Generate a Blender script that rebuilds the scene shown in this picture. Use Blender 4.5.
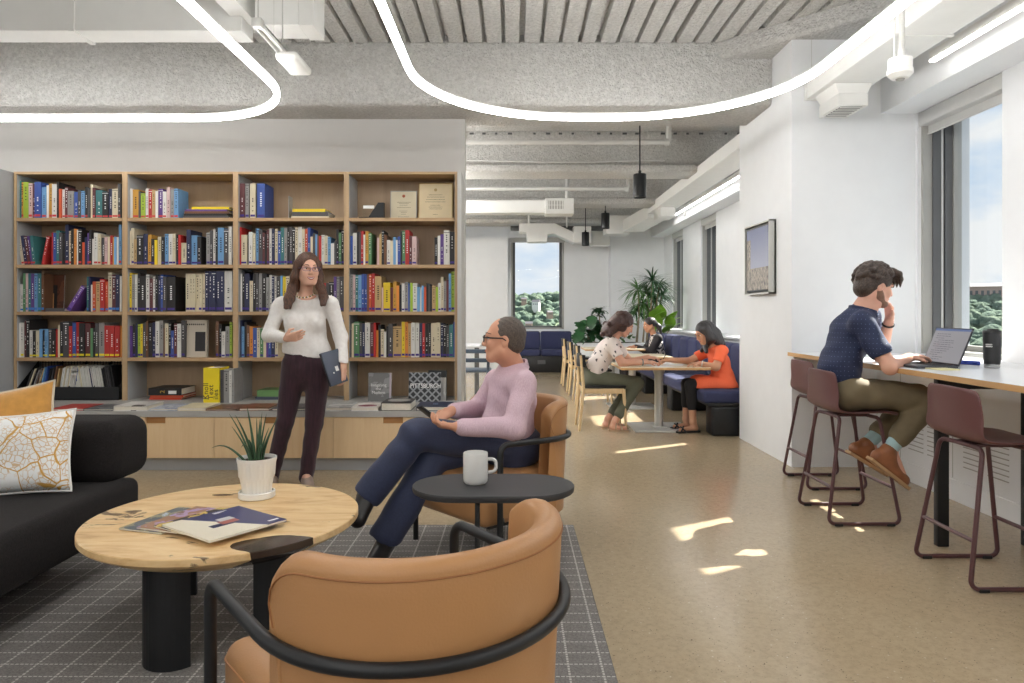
import bpy, bmesh, math, random
import numpy as np
from mathutils import Vector as V, Matrix

for _o in list(bpy.data.objects):
    bpy.data.objects.remove(_o)
SC = bpy.context.scene
COL = SC.collection
PI = math.pi
random.seed(7)

# ---------------------------------------------------------------- camera
H_EYE = 1.23
cam_d = bpy.data.cameras.new('camera')
cam_d.sensor_width = 36.0
cam_d.lens = 700.0 / 1024.0 * 36.0
cam_d.shift_x = -1.0 / 1024.0
cam_d.shift_y = -29.5 / 1024.0
cam_d.clip_start = 0.02
cam_d.clip_end = 2000.0
cam = bpy.data.objects.new('camera', cam_d)
COL.objects.link(cam)
cam.location = (0, 0, H_EYE)
cam.rotation_euler = (PI / 2, 0, 0)
SC.camera = cam

# ---------------------------------------------------------------- exposure
SC.view_settings.view_transform = 'Standard'
SC.view_settings.look = 'None'
SC.view_settings.gamma = 1.0
SC.view_settings.use_curve_mapping = False
SC.view_settings.exposure = 0.25
SC.cycles.max_bounces = 8
SC.cycles.diffuse_bounces = 5
SC.cycles.glossy_bounces = 3
SC.cycles.transmission_bounces = 6
SC.cycles.transparent_max_bounces = 8
SC.cycles.sample_clamp_indirect = 6.0
SC.cycles.caustics_reflective = False
SC.cycles.caustics_refractive = False
SC.cycles.use_denoising = True

LED_POWER = 19.0        # curved ceiling strips
LINEAR_POWER = 7.0      # straight strips by the windows
FILL_STRIP_POWER = 13.0       # fill strips added behind the camera, out of view
SUN_POWER = 16.0
SKY_POWER = 0.85

# ---------------------------------------------------------------- sky
def make_world():
    w = bpy.data.worlds.new('sky'); SC.world = w
    w.use_nodes = True
    nt = w.node_tree; nt.nodes.clear()
    N, L = nt.nodes.new, nt.links.new
    tc = N('ShaderNodeTexCoord'); sep = N('ShaderNodeSeparateXYZ'); L(tc.outputs['Generated'], sep.inputs[0])
    ramp = N('ShaderNodeValToRGB'); e = ramp.color_ramp.elements
    e[0].position = 0.0; e[0].color = (0.74, 0.82, 0.93, 1)
    e[1].position = 0.7; e[1].color = (0.25, 0.45, 0.80, 1)
    x = e.new(0.22); x.color = (0.60, 0.74, 0.91, 1)
    L(sep.outputs['Z'], ramp.inputs[0])
    mp = N('ShaderNodeMapping'); mp.inputs['Scale'].default_value = (1.0, 1.0, 2.3); mp.inputs['Location'].default_value = (0.35, 0.1, 0.2)
    L(tc.outputs['Generated'], mp.inputs[0])
    nz = N('ShaderNodeTexNoise'); nz.inputs['Scale'].default_value = 4.2; nz.inputs['Detail'].default_value = 9; nz.inputs['Roughness'].default_value = 0.56
    L(mp.outputs[0], nz.inputs['Vector'])
    cr = N('ShaderNodeValToRGB'); c = cr.color_ramp.elements
    c[0].position = 0.43; c[0].color = (0, 0, 0, 1); c[1].position = 0.57; c[1].color = (1, 1, 1, 1)
    L(nz.outputs['Fac'], cr.inputs[0])
    mx = N('ShaderNodeMix'); mx.data_type = 'RGBA'
    L(cr.outputs[0], mx.inputs[0]); L(ramp.outputs[0], mx.inputs[6]); mx.inputs[7].default_value = (0.96, 0.96, 0.97, 1)
    bg = N('ShaderNodeBackground'); bg.inputs['Strength'].default_value = SKY_POWER
    L(mx.outputs[2], bg.inputs['Color'])
    out = N('ShaderNodeOutputWorld'); L(bg.outputs[0], out.inputs[0])
make_world()

# ---------------------------------------------------------------- sun through the right-hand windows
sun_d = bpy.data.lights.new('sun', 'SUN'); sun_d.energy = SUN_POWER; sun_d.angle = 0.012; sun_d.color = (1.0, 0.95, 0.87)
sun = bpy.data.objects.new('sun', sun_d); COL.objects.link(sun)
sun.location = (40, 23, 45)
sun.rotation_euler = V((-1.0, -0.57, -1.04)).to_track_quat('-Z', 'Y').to_euler()

# ================================================================ helpers
def at(px, py, y):
    """a point of the place at depth y, read off the photograph's frame"""
    return V(((px - 513.0) * y / 700.0, y, H_EYE - (py - 312.0) * y / 700.0))

def S(r, g, b):
    def f(c):
        c /= 255.0
        return c / 12.92 if c <= 0.04045 else ((c + 0.055) / 1.055) ** 2.4
    return (f(r), f(g), f(b), 1.0)

def wm(o):
    m = o.matrix_basis.copy()
    while o.parent:
        o = o.parent
        m = o.matrix_basis @ m
    return m

def tag(o, label=None, cat=None, group=None, kind=None):
    if label: o['label'] = label
    if cat: o['category'] = cat
    if group: o['group'] = group
    if kind: o['kind'] = kind
    return o

def thing(name, label, cat, loc=(0, 0, 0), rz=0.0, group=None):
    o = bpy.data.objects.new(name, None); COL.objects.link(o)
    o.empty_display_size = 0.1
    o.location = loc; o.rotation_euler = (0, 0, rz)
    return tag(o, label, cat, group)

def copy_tree(o, parent=None):
    c = o.copy(); COL.objects.link(c)
    if parent is not None: c.parent = parent
    for ch in list(o.children):
        copy_tree(ch, c)
    return c

def fillet(pts, r, n=5, closed=False):
    pts = [V(p) for p in pts]; out = []
    m = len(pts)
    for i in range(m):
        if not closed and i in (0, m - 1):
            out.append(pts[i]); continue
        p, a, b = pts[i], pts[i - 1], pts[(i + 1) % m]
        da, db = a - p, b - p
        la, lb = da.length, db.length
        if la < 1e-6 or lb < 1e-6: continue
        da /= la; db /= lb
        ang = da.angle(db)
        if ang > PI - 0.02: out.append(p); continue
        t = min(r / math.tan(ang / 2), la * 0.49, lb * 0.49)
        rr = t * math.tan(ang / 2)
        c = p + (da + db).normalized() * (rr / math.sin(ang / 2))
        v0, v1 = p + da * t - c, p + db * t - c
        th = v0.angle(v1)
        ax = v0.cross(v1).normalized()
        for k in range(n + 1):
            out.append(c + Matrix.Rotation(th * k / n, 3, ax) @ v0)
    return out

class MB:
    """collects faces and links them as one mesh object"""
    def __init__(s): s.v = []; s.f = []; s.m = []
    def add(s, verts, faces, mi=0, M=None):
        o = len(s.v)
        for p in verts:
            p = V(p)
            s.v.append(M @ p if M is not None else p)
        for f in faces:
            s.f.append([i + o for i in f]); s.m.append(mi)
        return s
    def box(s, a, b, mi=0, M=None):
        x0, x1 = sorted((a[0], b[0])); y0, y1 = sorted((a[1], b[1])); z0, z1 = sorted((a[2], b[2]))
        return s.add([(x0, y0, z0), (x1, y0, z0), (x1, y1, z0), (x0, y1, z0), (x0, y0, z1), (x1, y0, z1), (x1, y1, z1), (x0, y1, z1)],
                     [(0, 3, 2, 1), (4, 5, 6, 7), (0, 1, 5, 4), (1, 2, 6, 5), (2, 3, 7, 6), (3, 0, 4, 7)], mi, M)
    def rbox(s, a, b, r, seg=3, mi=0, M=None):
        bm = bmesh.new(); bmesh.ops.create_cube(bm, size=1.0)
        lo = [min(a[i], b[i]) for i in range(3)]; hi = [max(a[i], b[i]) for i in range(3)]
        for v in bm.verts:
            v.co = V([(lo[i] + hi[i]) / 2 + v.co[i] * (hi[i] - lo[i]) for i in range(3)])
        bmesh.ops.bevel(bm, geom=bm.edges[:], offset=r, segments=seg, profile=0.5, affect='EDGES')
        bm.verts.index_update()
        s.add([v.co.copy() for v in bm.verts], [[v.index for v in f.verts] for f in bm.faces], mi, M)
        bm.free(); return s
    def tube(s, pts, r, n=10, closed=False, mi=0, M=None, flat=None):
        pts = [V(p) for p in pts]; m = len(pts)
        rs = r if isinstance(r, (list, tuple)) else [r] * m
        tan = []
        for i in range(m):
            a = pts[i - 1] if (i > 0 or closed) else pts[i]
            b = pts[(i + 1) % m] if (i < m - 1 or closed) else pts[i]
            t = (b - a); tan.append(t.normalized() if t.length > 1e-9 else V((0, 0, 1)))
        t = tan[0]; u = t.orthogonal().normalized()
        if abs(t.z) < 0.9: u = V((0, 0, 1)) - t * t.z; u.normalize()
        vs = []; fs = []
        for i in range(m):
            if i:
                q = tan[i - 1].rotation_difference(tan[i]); u = (q @ u); u = (u - tan[i] * u.dot(tan[i])).normalized()
            w = tan[i].cross(u)
            for k in range(n):
                a = 2 * PI * k / n
                c1, c2 = math.cos(a), math.sin(a)
                if flat: vs.append(pts[i] + (u * c1 * flat[0] + w * c2 * flat[1]) * rs[i])
                else: vs.append(pts[i] + (u * c1 + w * c2) * rs[i])
        for i in range(m if closed else m - 1):
            j = (i + 1) % m
            for k in range(n):
                k2 = (k + 1) % n
                fs.append((i * n + k, i * n + k2, j * n + k2, j * n + k))
        if not closed:
            fs.append(list(range(n))[::-1]); fs.append([(m - 1) * n + k for k in range(n)])
        return s.add(vs, fs, mi, M)
    def lathe(s, prof, c=(0, 0, 0), n=32, mi=0, M=None):
        c = V(c); vs = []; fs = []; m = len(prof)
        for (r, z) in prof:
            for k in range(n):
                a = 2 * PI * k / n
                vs.append(c + V((r * math.cos(a), r * math.sin(a), z)))
        for i in range(m - 1):
            for k in range(n):
                k2 = (k + 1) % n
                fs.append((i * n + k, i * n + k2, (i + 1) * n + k2, (i + 1) * n + k))
        if prof[0][0] > 1e-6: fs.append(list(range(n))[::-1])
        if prof[-1][0] > 1e-6: fs.append([(m - 1) * n + k for k in range(n)])
        return s.add(vs, fs, mi, M)
    def cyl(s, a, b, r, n=20, mi=0, r2=None):
        return s.tube([a, b], [r, r2 if r2 is not None else r], n, mi=mi)
    def prism(s, poly, vec, mi=0, M=None):
        poly = [V(p) for p in poly]; vec = V(vec); n = len(poly)
        nrm = V((0, 0, 0))
        for i in range(n): nrm += poly[i].cross(poly[(i + 1) % n])
        if nrm.dot(vec) > 0: poly = poly[::-1]
        fs = [list(range(n)), [n + i for i in range(n)][::-1]]
        for i in range(n):
            j = (i + 1) % n
            fs.append((i, n + i, n + j, j))
        return s.add(poly + [p + vec for p in poly], fs, mi, M)
    def grid(s, P, mi=0, M=None, close_u=False):
        nu, nv = len(P), len(P[0]); vs = [p for row in P for p in row]; fs = []
        for i in range(nu if close_u else nu - 1):
            for j in range(nv - 1):
                a = (i % nu) * nv + j; b = ((i + 1) % nu) * nv + j
                fs.append((a, b, b + 1, a + 1))
        return s.add(vs, fs, mi, M)
    def build(s, name, mats, parent=None, smooth=35, world=False, bevel=0.0, fix=False):
        me = bpy.data.meshes.new(name)
        me.from_pydata([tuple(p) for p in s.v], [], s.f)
        if not isinstance(mats, (list, tuple)): mats = [mats]
        for m in mats: me.materials.append(m)
        me.polygons.foreach_set('material_index', s.m)
        if fix:
            bm = bmesh.new(); bm.from_mesh(me); bmesh.ops.remove_doubles(bm, verts=bm.verts[:], dist=1e-5)
            bmesh.ops.recalc_face_normals(bm, faces=bm.faces[:]); bm.to_mesh(me); bm.free()
        o = bpy.data.objects.new(name, me); COL.objects.link(o)
        if world:
            if parent is not None:
                o.parent = parent; me.transform(wm(parent).inverted())
            else:
                co = np.array([tuple(p) for p in s.v]); lo = co.min(0); hi = co.max(0)
                b = V(((lo[0] + hi[0]) / 2, (lo[1] + hi[1]) / 2, lo[2]))
                me.transform(Matrix.Translation(-b)); o.location = b
        elif parent is not None:
            o.parent = parent
        if smooth:
            me.polygons.foreach_set('use_smooth', [True] * len(me.polygons))
            me.set_sharp_from_angle(angle=math.radians(smooth))
        if bevel:
            md = o.modifiers.new('bevel', 'BEVEL'); md.width = bevel; md.segments = 2; md.limit_method = 'ANGLE'; md.angle_limit = math.radians(40)
        me.update()
        return o

def struct(name, mb, mat, **k):
    o = mb.build(name, mat, **k)
    o['kind'] = 'structure'
    return o

def text(name, body, mat, size, loc, rot, parent, align='CENTER', depth=0.0006, sx=1.0, tracking=1.0):
    """lettering converted to a mesh; loc and rot in world space"""
    cu = bpy.data.curves.new(name, 'FONT'); cu.body = body; cu.size = size; cu.extrude = depth
    cu.align_x = align; cu.align_y = 'CENTER'; cu.space_character = tracking
    t = bpy.data.objects.new(name, cu); COL.objects.link(t)
    dg = bpy.context.evaluated_depsgraph_get()
    me = bpy.data.meshes.new_from_object(t.evaluated_get(dg))
    bpy.data.objects.remove(t); me.name = name
    M = Matrix.Translation(V(loc)) @ rot.to_4x4() @ Matrix.Diagonal((sx, 1, 1, 1))
    me.transform(M)
    o = bpy.data.objects.new(name, me); COL.objects.link(o)
    me.materials.clear(); me.materials.append(mat)
    if parent is not None:
        o.parent = parent; me.transform(wm(parent).inverted())
    return o

def basis(x, y, z):
    return Matrix((x, y, z)).transposed()

# ================================================================ materials
class NB:
    """small node-graph builder"""
    def __init__(s, name):
        s.mat = bpy.data.materials.new(name); s.mat.use_nodes = True
        s.nt = s.mat.node_tree; s.b = s.nt.nodes['Principled BSDF']
    def n(s, t): return s.nt.nodes.new('ShaderNode' + t)
    def l(s, a, b): s.nt.links.new(a, b)
    def put(s, sock, x):
        if x is None: return
        if hasattr(x, 'is_output'): s.l(x, sock)
        else: sock.default_value = x
    def m(s, op, a, b=None, c=None):
        n = s.n('Math'); n.operation = op
        for i, x in enumerate((a, b, c)):
            if x is not None: s.put(n.inputs[i], x)
        return n.outputs[0]
    def co(s, kind='Object', scale=None, rot=None, loc=None):
        o = s.n('TexCoord').outputs[kind]
        if scale or rot or loc:
            mp = s.n('Mapping'); s.l(o, mp.inputs[0])
            if scale: mp.inputs['Scale'].default_value = scale
            if rot: mp.inputs['Rotation'].default_value = rot
            if loc: mp.inputs['Location'].default_value = loc
            o = mp.outputs[0]
        return o
    def xyz(s, v):
        n = s.n('SeparateXYZ'); s.l(v, n.inputs[0]); return n.outputs
    def noise(s, v, scale, detail=3, rough=0.5, dist=0.0):
        n = s.n('TexNoise'); s.l(v, n.inputs['Vector'])
        n.inputs['Scale'].default_value = scale; n.inputs['Detail'].default_value = detail
        n.inputs['Roughness'].default_value = rough; n.inputs['Distortion'].default_value = dist
        return n.outputs['Fac']
    def vor(s, v, scale, feature='F1', out='Distance', rnd=1.0):
        n = s.n('TexVoronoi'); n.feature = feature; s.l(v, n.inputs['Vector']); n.inputs['Scale'].default_value = scale
        n.inputs['Randomness'].default_value = rnd
        return n.outputs[out]
    def ramp(s, f, stops, interp='LINEAR'):
        n = s.n('ValToRGB'); n.color_ramp.interpolation = interp; s.l(f, n.inputs[0]); e = n.color_ramp.elements
        while len(e) < len(stops): e.new(0.5)
        for i, (p, c) in enumerate(stops):
            e[i].position = p; e[i].color = c if len(c) == 4 else (*c, 1)
        return n.outputs[0]
    def mix(s, f, a, b):
        n = s.n('Mix'); n.data_type = 'RGBA'; s.put(n.inputs[0], f); s.put(n.inputs[6], a); s.put(n.inputs[7], b)
        return n.outputs[2]
    def bump(s, h, strength=0.3, dist=0.01):
        n = s.n('Bump'); n.inputs['Strength'].default_value = strength; n.inputs['Distance'].default_value = dist
        s.l(h, n.inputs['Height']); s.l(n.outputs[0], s.b.inputs['Normal'])
    def done(s, col=None, rough=None, metal=None, spec=None, coat=None, sheen=None):
        if col is not None: s.put(s.b.inputs['Base Color'], col)
        if rough is not None: s.put(s.b.inputs['Roughness'], rough)
        if metal is not None: s.put(s.b.inputs['Metallic'], metal)
        if spec is not None: s.put(s.b.inputs['Specular IOR Level'], spec)
        if coat is not None: s.put(s.b.inputs['Coat Weight'], coat)
        if sheen is not None: s.put(s.b.inputs['Sheen Weight'], sheen)
        return s.mat

BW = lambda a: (a, a, a, 1)

def plain(name, col, rough=0.5, metal=0.0, spec=0.5, var=0.06, vs=6.0, bump=0.0, bs=60.0, sheen=None):
    b = NB(name); v = b.co()
    f = b.noise(v, vs, 3)
    d = tuple(max(0, c * (1 - var)) for c in col[:3]) + (1,)
    u = tuple(min(1, c * (1 + var)) for c in col[:3]) + (1,)
    c = b.ramp(f, [(0.3, d), (0.7, u)])
    if bump: b.bump(b.noise(v, bs, 3), bump, 0.005)
    return b.done(c, rough, metal, spec, sheen=sheen)

def emitter(name, col, power):
    b = NB(name)
    b.b.inputs['Base Color'].default_value = (0.9, 0.9, 0.9, 1)
    b.b.inputs['Emission Color'].default_value = (*col, 1); b.b.inputs['Emission Strength'].default_value = power
    return b.done(rough=0.5)

def glass_pane(name):
    b = NB(name); nt = b.nt
    tr = b.n('BsdfTransparent'); tr.inputs[0].default_value = (0.96, 0.975, 0.975, 1)
    gl = b.n('BsdfGlossy'); gl.inputs['Roughness'].default_value = 0.02; gl.inputs[0].default_value = (1, 1, 1, 1)
    fr = b.n('LayerWeight'); fr.inputs[0].default_value = 0.12
    mx = b.n('MixShader'); b.l(b.m('MULTIPLY', fr.outputs['Fresnel'], 0.6), mx.inputs[0]); b.l(tr.outputs[0], mx.inputs[1]); b.l(gl.outputs[0], mx.inputs[2])
    nt.links.new(mx.outputs[0], nt.nodes['Material Output'].inputs[0])
    return b.mat

def wood(name, c0, c1, axis=0, scale=1.0, rough=0.45, ring=14.0):
    b = NB(name)
    sc = [9.0, 9.0, 9.0]; sc[axis] = 0.7
    v = b.co('Object', scale=tuple(x * scale for x in sc))
    f1 = b.noise(v, 1.3, 6, 0.6, 0.6)
    f2 = b.noise(v, ring, 3, 0.6)
    f = b.m('ADD', b.m('MULTIPLY', f1, 0.7), b.m('MULTIPLY', f2, 0.3))
    c = b.ramp(f, [(0.3, c0), (0.7, c1)])
    b.bump(f2, 0.05, 0.002)
    return b.done(c, rough)

M = {}
def setup_materials():
    M['paint'] = plain('white_paint', S(228, 230, 232), 0.6, var=0.015, spec=0.3)
    M['paint_warm'] = plain('grey_white_paint', S(192, 190, 187), 0.6, var=0.015, spec=0.3)
    M['panel_grey'] = plain('grey_laminate', S(168, 170, 172), 0.5, var=0.03)
    M['bench_top'] = plain('grey_bench_laminate', S(176, 175, 172), 0.45, var=0.03)
    M['duct'] = plain('white_duct_paint', S(226, 226, 223), 0.5, var=0.02)
    # polished concrete
    b = NB('polished_concrete'); v = b.co('Object')
    big = b.noise(v, 0.7, 2, 0.5)
    c = b.ramp(big, [(0.3, S(170, 152, 125)), (0.55, S(178, 160, 132)), (0.75, S(186, 169, 142))])
    fine = b.noise(v, 42, 4, 0.7)
    c = b.mix(b.ramp(fine, [(0.42, BW(0)), (0.72, BW(0.4))]), c, S(131, 115, 92))
    sp = b.ramp(b.vor(v, 55), [(0.10, BW(1)), (0.17, BW(0))])
    pick = b.ramp(b.noise(v, 24, 2), [(0.50, BW(0)), (0.60, BW(0.85))])
    c = b.mix(b.m('MULTIPLY', sp, pick), c, S(72, 62, 52))
    sp2 = b.ramp(b.vor(v, 23), [(0.05, BW(1)), (0.10, BW(0))])
    c = b.mix(b.m('MULTIPLY', sp2, 0.5), c, S(226, 216, 198))
    sp3 = b.ramp(b.vor(v, 95), [(0.16, BW(0.5)), (0.24, BW(0))])
    c = b.mix(b.m('MULTIPLY', sp3, b.ramp(b.noise(v, 60, 2), [(0.45, BW(0)), (0.6, BW(1))])), c, S(96, 82, 64))
    r = 0.19
    M['floor'] = b.done(c, r, spec=0.5)
    # sprayed fireproofing
    b = NB('sprayed_fireproofing'); v = b.co('Object')
    g = b.noise(v, 38, 6, 0.72)
    c = b.ramp(g, [(0.35, S(184, 183, 180)), (0.65, S(216, 215, 212))])
    c = b.mix(b.ramp(b.noise(v, 1.2, 3), [(0.4, BW(0)), (0.8, BW(0.35))]), c, S(160, 157, 151))
    lump = b.m('ADD', b.noise(v, 20, 4, 0.7), b.m('MULTIPLY', b.noise(v, 60, 3), 0.6))
    b.bump(lump, 0.9, 0.03)
    M['spray'] = b.done(c, 0.95, spec=0.1)
    # rug: grey weave with a dashed off-white grid
    b = NB('grid_rug'); v = b.co('Object'); x, y, z = b.xyz(v)
    base = b.ramp(b.noise(v, 160, 3, 0.8), [(0.3, S(102, 99, 97)), (0.7, S(150, 146, 143))])
    def line(a, c, pitch, w, dash):
        fa = b.m('ABSOLUTE', b.m('SUBTRACT', b.m('FRACT', b.m('DIVIDE', a, pitch)), 0.5))
        ln = b.m('LESS_THAN', fa, w / pitch / 2)
        fd = b.m('LESS_THAN', b.m('FRACT', b.m('DIVIDE', c, dash)), 0.7)
        return b.m('MULTIPLY', ln, fd)
    ln = b.m('MAXIMUM', line(x, y, 0.115, 0.0075, 0.017), line(y, x, 0.082, 0.006, 0.017))
    c = b.mix(b.m('MULTIPLY', ln, 0.8), base, S(206, 202, 196))
    b.bump(b.noise(v, 220, 2), 0.35, 0.004)
    M['rug'] = b.done(c, 0.95, spec=0.1)
    M['oak'] = wood('oak_veneer', S(178, 147, 111), S(197, 168, 130), axis=2)
    M['oak_h'] = wood('oak_veneer_across', S(172, 140, 103), S(192, 161, 123), axis=0)
    M['oak_back'] = wood('oak_back_panel', S(166, 140, 111), S(182, 156, 126), axis=2)
    M['oak_door'] = wood('pale_oak_door', S(226, 194, 150), S(238, 211, 170), axis=2)
    M['oak_dark'] = wood('oak_finger_pull', S(170, 120, 70), S(188, 140, 90), axis=0)
    M['ash'] = wood('ash_wood', S(212, 182, 136), S(228, 201, 158), axis=2)
    M['ply'] = wood('plywood_edge', S(186, 142, 92), S(206, 164, 112), axis=1)
    M['laminate'] = plain('white_laminate', S(226, 228, 232), 0.28, var=0.01)
    M['table_lam'] = plain('cream_table_top', S(224, 210, 182), 0.35, var=0.03)
    M['steel_black'] = plain('black_powdercoat', S(26, 27, 29), 0.42, var=0.1, spec=0.4)
    M['steel_grey'] = plain('silver_powdercoat', S(196, 196, 192), 0.38, metal=0.3, var=0.03)
    M['black'] = plain('black_plastic', S(24, 24, 26), 0.45)
    M['frame_grey'] = plain('grey_window_frame', S(166, 165, 160), 0.45, metal=0.2, var=0.04)
    M['frame_dark'] = plain('dark_window_gasket', S(92, 93, 94), 0.5, var=0.05)
    M['blind'] = plain('grey_roller_blind', S(192, 192, 190), 0.6, var=0.03)
    M['glass'] = glass_pane('window_glass')
    M['led'] = emitter('led_diffuser', (1.0, 0.99, 0.97), LED_POWER)
    M['led_added'] = emitter('added_led_diffuser', (1.0, 0.99, 0.97), LED_POWER * 4.0)  # glow of the added loop that stays out of view
    M['linear_far'] = emitter('linear_diffuser_far', (1.0, 0.99, 0.98), LINEAR_POWER * 1.3)
    M['linear'] = emitter('linear_diffuser', (1.0, 0.98, 0.95), LINEAR_POWER)
    M['panel'] = emitter('fill_light_diffuser', (1.0, 0.98, 0.95), FILL_STRIP_POWER)  # glow of the added fill strips
    M['lamp_glow'] = emitter('pendant_lamp_lens', (1.0, 0.9, 0.75), 4.0)
    M['leather'] = plain('tan_leather', S(172, 126, 82), 0.42, var=0.09, vs=3.0, bump=0.12, bs=180)
    M['sofa'] = plain('black_wool', S(34, 31, 31), 0.92, var=0.25, vs=120, bump=0.3, bs=200, spec=0.2, sheen=0.03)
    M['blue_fab'] = plain('navy_upholstery', S(58, 62, 92), 0.9, var=0.12, vs=90, bump=0.2, bs=180, spec=0.2, sheen=0.05)
    M['maroon'] = plain('maroon_plastic', S(98, 62, 62), 0.42, var=0.05)
    M['maroon_m'] = plain('maroon_steel', S(84, 52, 54), 0.4, var=0.05)
    M['white_cer'] = plain('white_ceramic', S(236, 236, 232), 0.3, var=0.02)
    M['mug'] = plain('grey_stoneware', S(206, 205, 202), 0.4, var=0.03)
    M['soil'] = plain('potting_soil', S(52, 40, 32), 0.95, var=0.3, vs=60, bump=0.6)
    M['chair_blue'] = plain('slate_blue_plastic', S(64, 78, 94), 0.4)
    M['table_black'] = plain('charcoal_table_top', S(48, 48, 50), 0.55, var=0.05)
    M['pipe'] = plain('white_pipe', S(206, 206, 203), 0.5, var=0.04)
    M['pages'] = plain('book_pages', S(232, 226, 212), 0.8, var=0.04, vs=50)
    M['paper'] = plain('white_paper', S(240, 240, 238), 0.7, var=0.01)
    M['ink'] = plain('dark_ink', S(40, 38, 40), 0.6)
    M['white_ink'] = plain('white_ink', S(238, 238, 236), 0.6)
    b = NB('book_cover'); oi = b.n('ObjectInfo')
    sc = b.mix(b.ramp(b.noise(b.co('Object'), 5, 2), [(0.3, BW(0.06)), (0.7, BW(0.20))]), oi.outputs['Color'], S(70, 66, 62))
    M['cover'] = b.done(sc, 0.5)
setup_materials()
# ================================================================ the setting
XR, XW, XL = 2.915, 3.19, -8.0        # header face, pier face, unseen left wall
YB, YF = -6.0, 15.1
DECK = 3.53
WINS = [(-4.3, -3.3), (-2.1, -1.1), (0.1, 1.1), (2.3, 3.3), (4.565, 5.52), (6.7, 7.72), (8.85, 9.8), (11.0, 11.9), (13.15, 14.05)]

def build_room():
    struct('floor', MB().box((XL, YB, -0.2), (3.55, YF + 0.3, 0.0)), M['floor'], world=True)
    # ribbed deck: grooves run along y
    c = MB(); prof = []
    x = XL; pitch = 0.162; g = 0.03
    k = 0
    while x < 3.55:
        gg = g * (1.25 if k % 4 == 1 else 0.8)
        prof += [(x, DECK), (x + pitch - gg - 0.012, DECK), (x + pitch - gg, DECK + 0.07), (x + pitch - 0.006, DECK + 0.07)]
        x += pitch; k += 1
    rows = [[V((px, y, z)) for y in (YB, 0.0, 3.0, 5.0, 5.99)] for (px, z) in prof]
    c.grid(rows[::-1])
    c.box((XL, YB, DECK + 0.075), (3.6, 6.0, DECK + 0.25))
    c.box((XL, 6.0, DECK), (3.6, YF + 0.3, DECK + 0.25))
    struct('ceiling', c, M['spray'], smooth=0)
    # beams, all sprayed
    b = MB().rbox((XL, 5.97, 2.995), (2.25, 6.68, DECK + 0.03), 0.05, 3)
    struct('trim_1', b, M['spray'], world=True)
    for n, y in ((2, 8.9), (3, 11.5), (4, 14.0)):
        b = MB().box((-4.2, y, 3.08), (3.3, y + 0.3, DECK + 0.01)).rbox((-4.2, y - 0.11, 2.99), (3.3, y + 0.41, 3.10), 0.04, 3)
        # open flute ends of the deck over the beam
        for i in range(26):
            if i * 7 % 5 != 1: b.box((-1.2 + i * 0.162, y - 0.012, 3.485), (-1.2 + i * 0.162 + 0.03 + 0.012 * (i * 5 % 3), y, 3.508), 1)
        struct('trim_%d' % n, b, [M['spray'], M['frame_dark']], world=True)
    # diagonal beam
    d = V((1.4, -1.42, 0)).normalized(); nrm = V((0.71, 0.70, 0))
    p = V((1.70, 6.02, 3.39)); q = V((3.3, 4.40, 3.39))
    b = MB().prism([p, q, q + nrm * 0.5, p + nrm * 0.5], (0, 0, 0.17))
    struct('trim_5', b, M['spray'], world=True, bevel=0.03)
    # wall behind the bookcases, and the low end panel at its left
    struct('wall_bookcase', MB().box((XL, 6.40, 0), (-0.44, 6.53, 3.0)), M['paint_warm'], world=True)
    struct('wall_end', MB().box((-4.40, 4.9, 0), (-4.335, 6.40, 2.44)), M['panel_grey'], world=True)
    struct('wall_end_right', MB().box((-0.478, 6.02, 0), (-0.445, 6.40, 2.445)).box((-0.452, 5.405, 0), (-0.4465, 6.02, 0.464)), M['paint_warm'], world=True)
    struct('wall_left', MB().box((XL - 0.2, YB, 0), (XL, 6.6, DECK + 0.2)), M['paint'], world=True)
    w = MB(); xs = [XL - 0.2] + [q for k in range(5) for q in (XL + 0.5 + k * 2.3, XL + 2.3 + k * 2.3)] + [3.6]
    for k in range(0, len(xs), 2): w.box((xs[k], YB - 0.2, 0.9), (xs[k + 1], YB, 2.8))
    w.box((XL - 0.2, YB - 0.2, 0), (3.6, YB, 0.9)).box((XL - 0.2, YB - 0.2, 2.8), (3.6, YB, DECK + 0.2))
    struct('wall_back', w, M['paint'], world=True)
    for k in range(5):                                   # added windows out of view, letting in sky light as frontal fill
        a, c = xs[2 * k + 1], xs[2 * k + 2]; f = MB()
        f.box((a, YB - 0.16, 0.9), (a + 0.05, YB - 0.05, 2.8)).box((c - 0.05, YB - 0.16, 0.9), (c, YB - 0.05, 2.8)).box((a, YB - 0.16, 0.9), (c, YB - 0.05, 0.95)).box((a, YB - 0.16, 2.75), (c, YB - 0.05, 2.8))
        o = f.build('window_%d' % (11 + k), M['frame_grey'], world=True); o['kind'] = 'structure'
        MB().box((a + 0.04, YB - 0.11, 0.94), (c - 0.04, YB - 0.104, 2.76)).build('pane', M['glass'], o, world=True)
    struct('wall_side', MB().box((-4.4, 6.53, 0), (-4.2, YF + 0.2, DECK + 0.2)), M['paint'], world=True)
    # the pier the picture hangs on
    struct('pillar', MB().box((2.21, 5.55, 0), (3.6, 6.83, DECK + 0.02)), M['paint'], world=True)
    # far wall with its window and a stepped return at either side
    w = MB(); x0, x1, z0, z1 = -0.043, 1.10, 0.86, 2.80
    w.box((-4.2, YF, 0), (x0, YF + 0.3, DECK)); w.box((x1, YF, 0), (3.6, YF + 0.3, DECK))
    w.box((x0, YF, 0), (x1, YF + 0.3, z0)); w.box((x0, YF, z1), (x1, YF + 0.3, DECK))
    struct('wall_far', w, M['paint'], world=True)
    struct('wall_far_left', MB().box((-4.2, 14.72, 0), (-0.105, YF, 2.80)), M['paint'], world=True)
    struct('column', MB().box((2.06, 14.75, 0), (3.2, YF, DECK)), M['paint'], world=True)
    # right-hand wall: header, piers, ledge
    w = MB()
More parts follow.
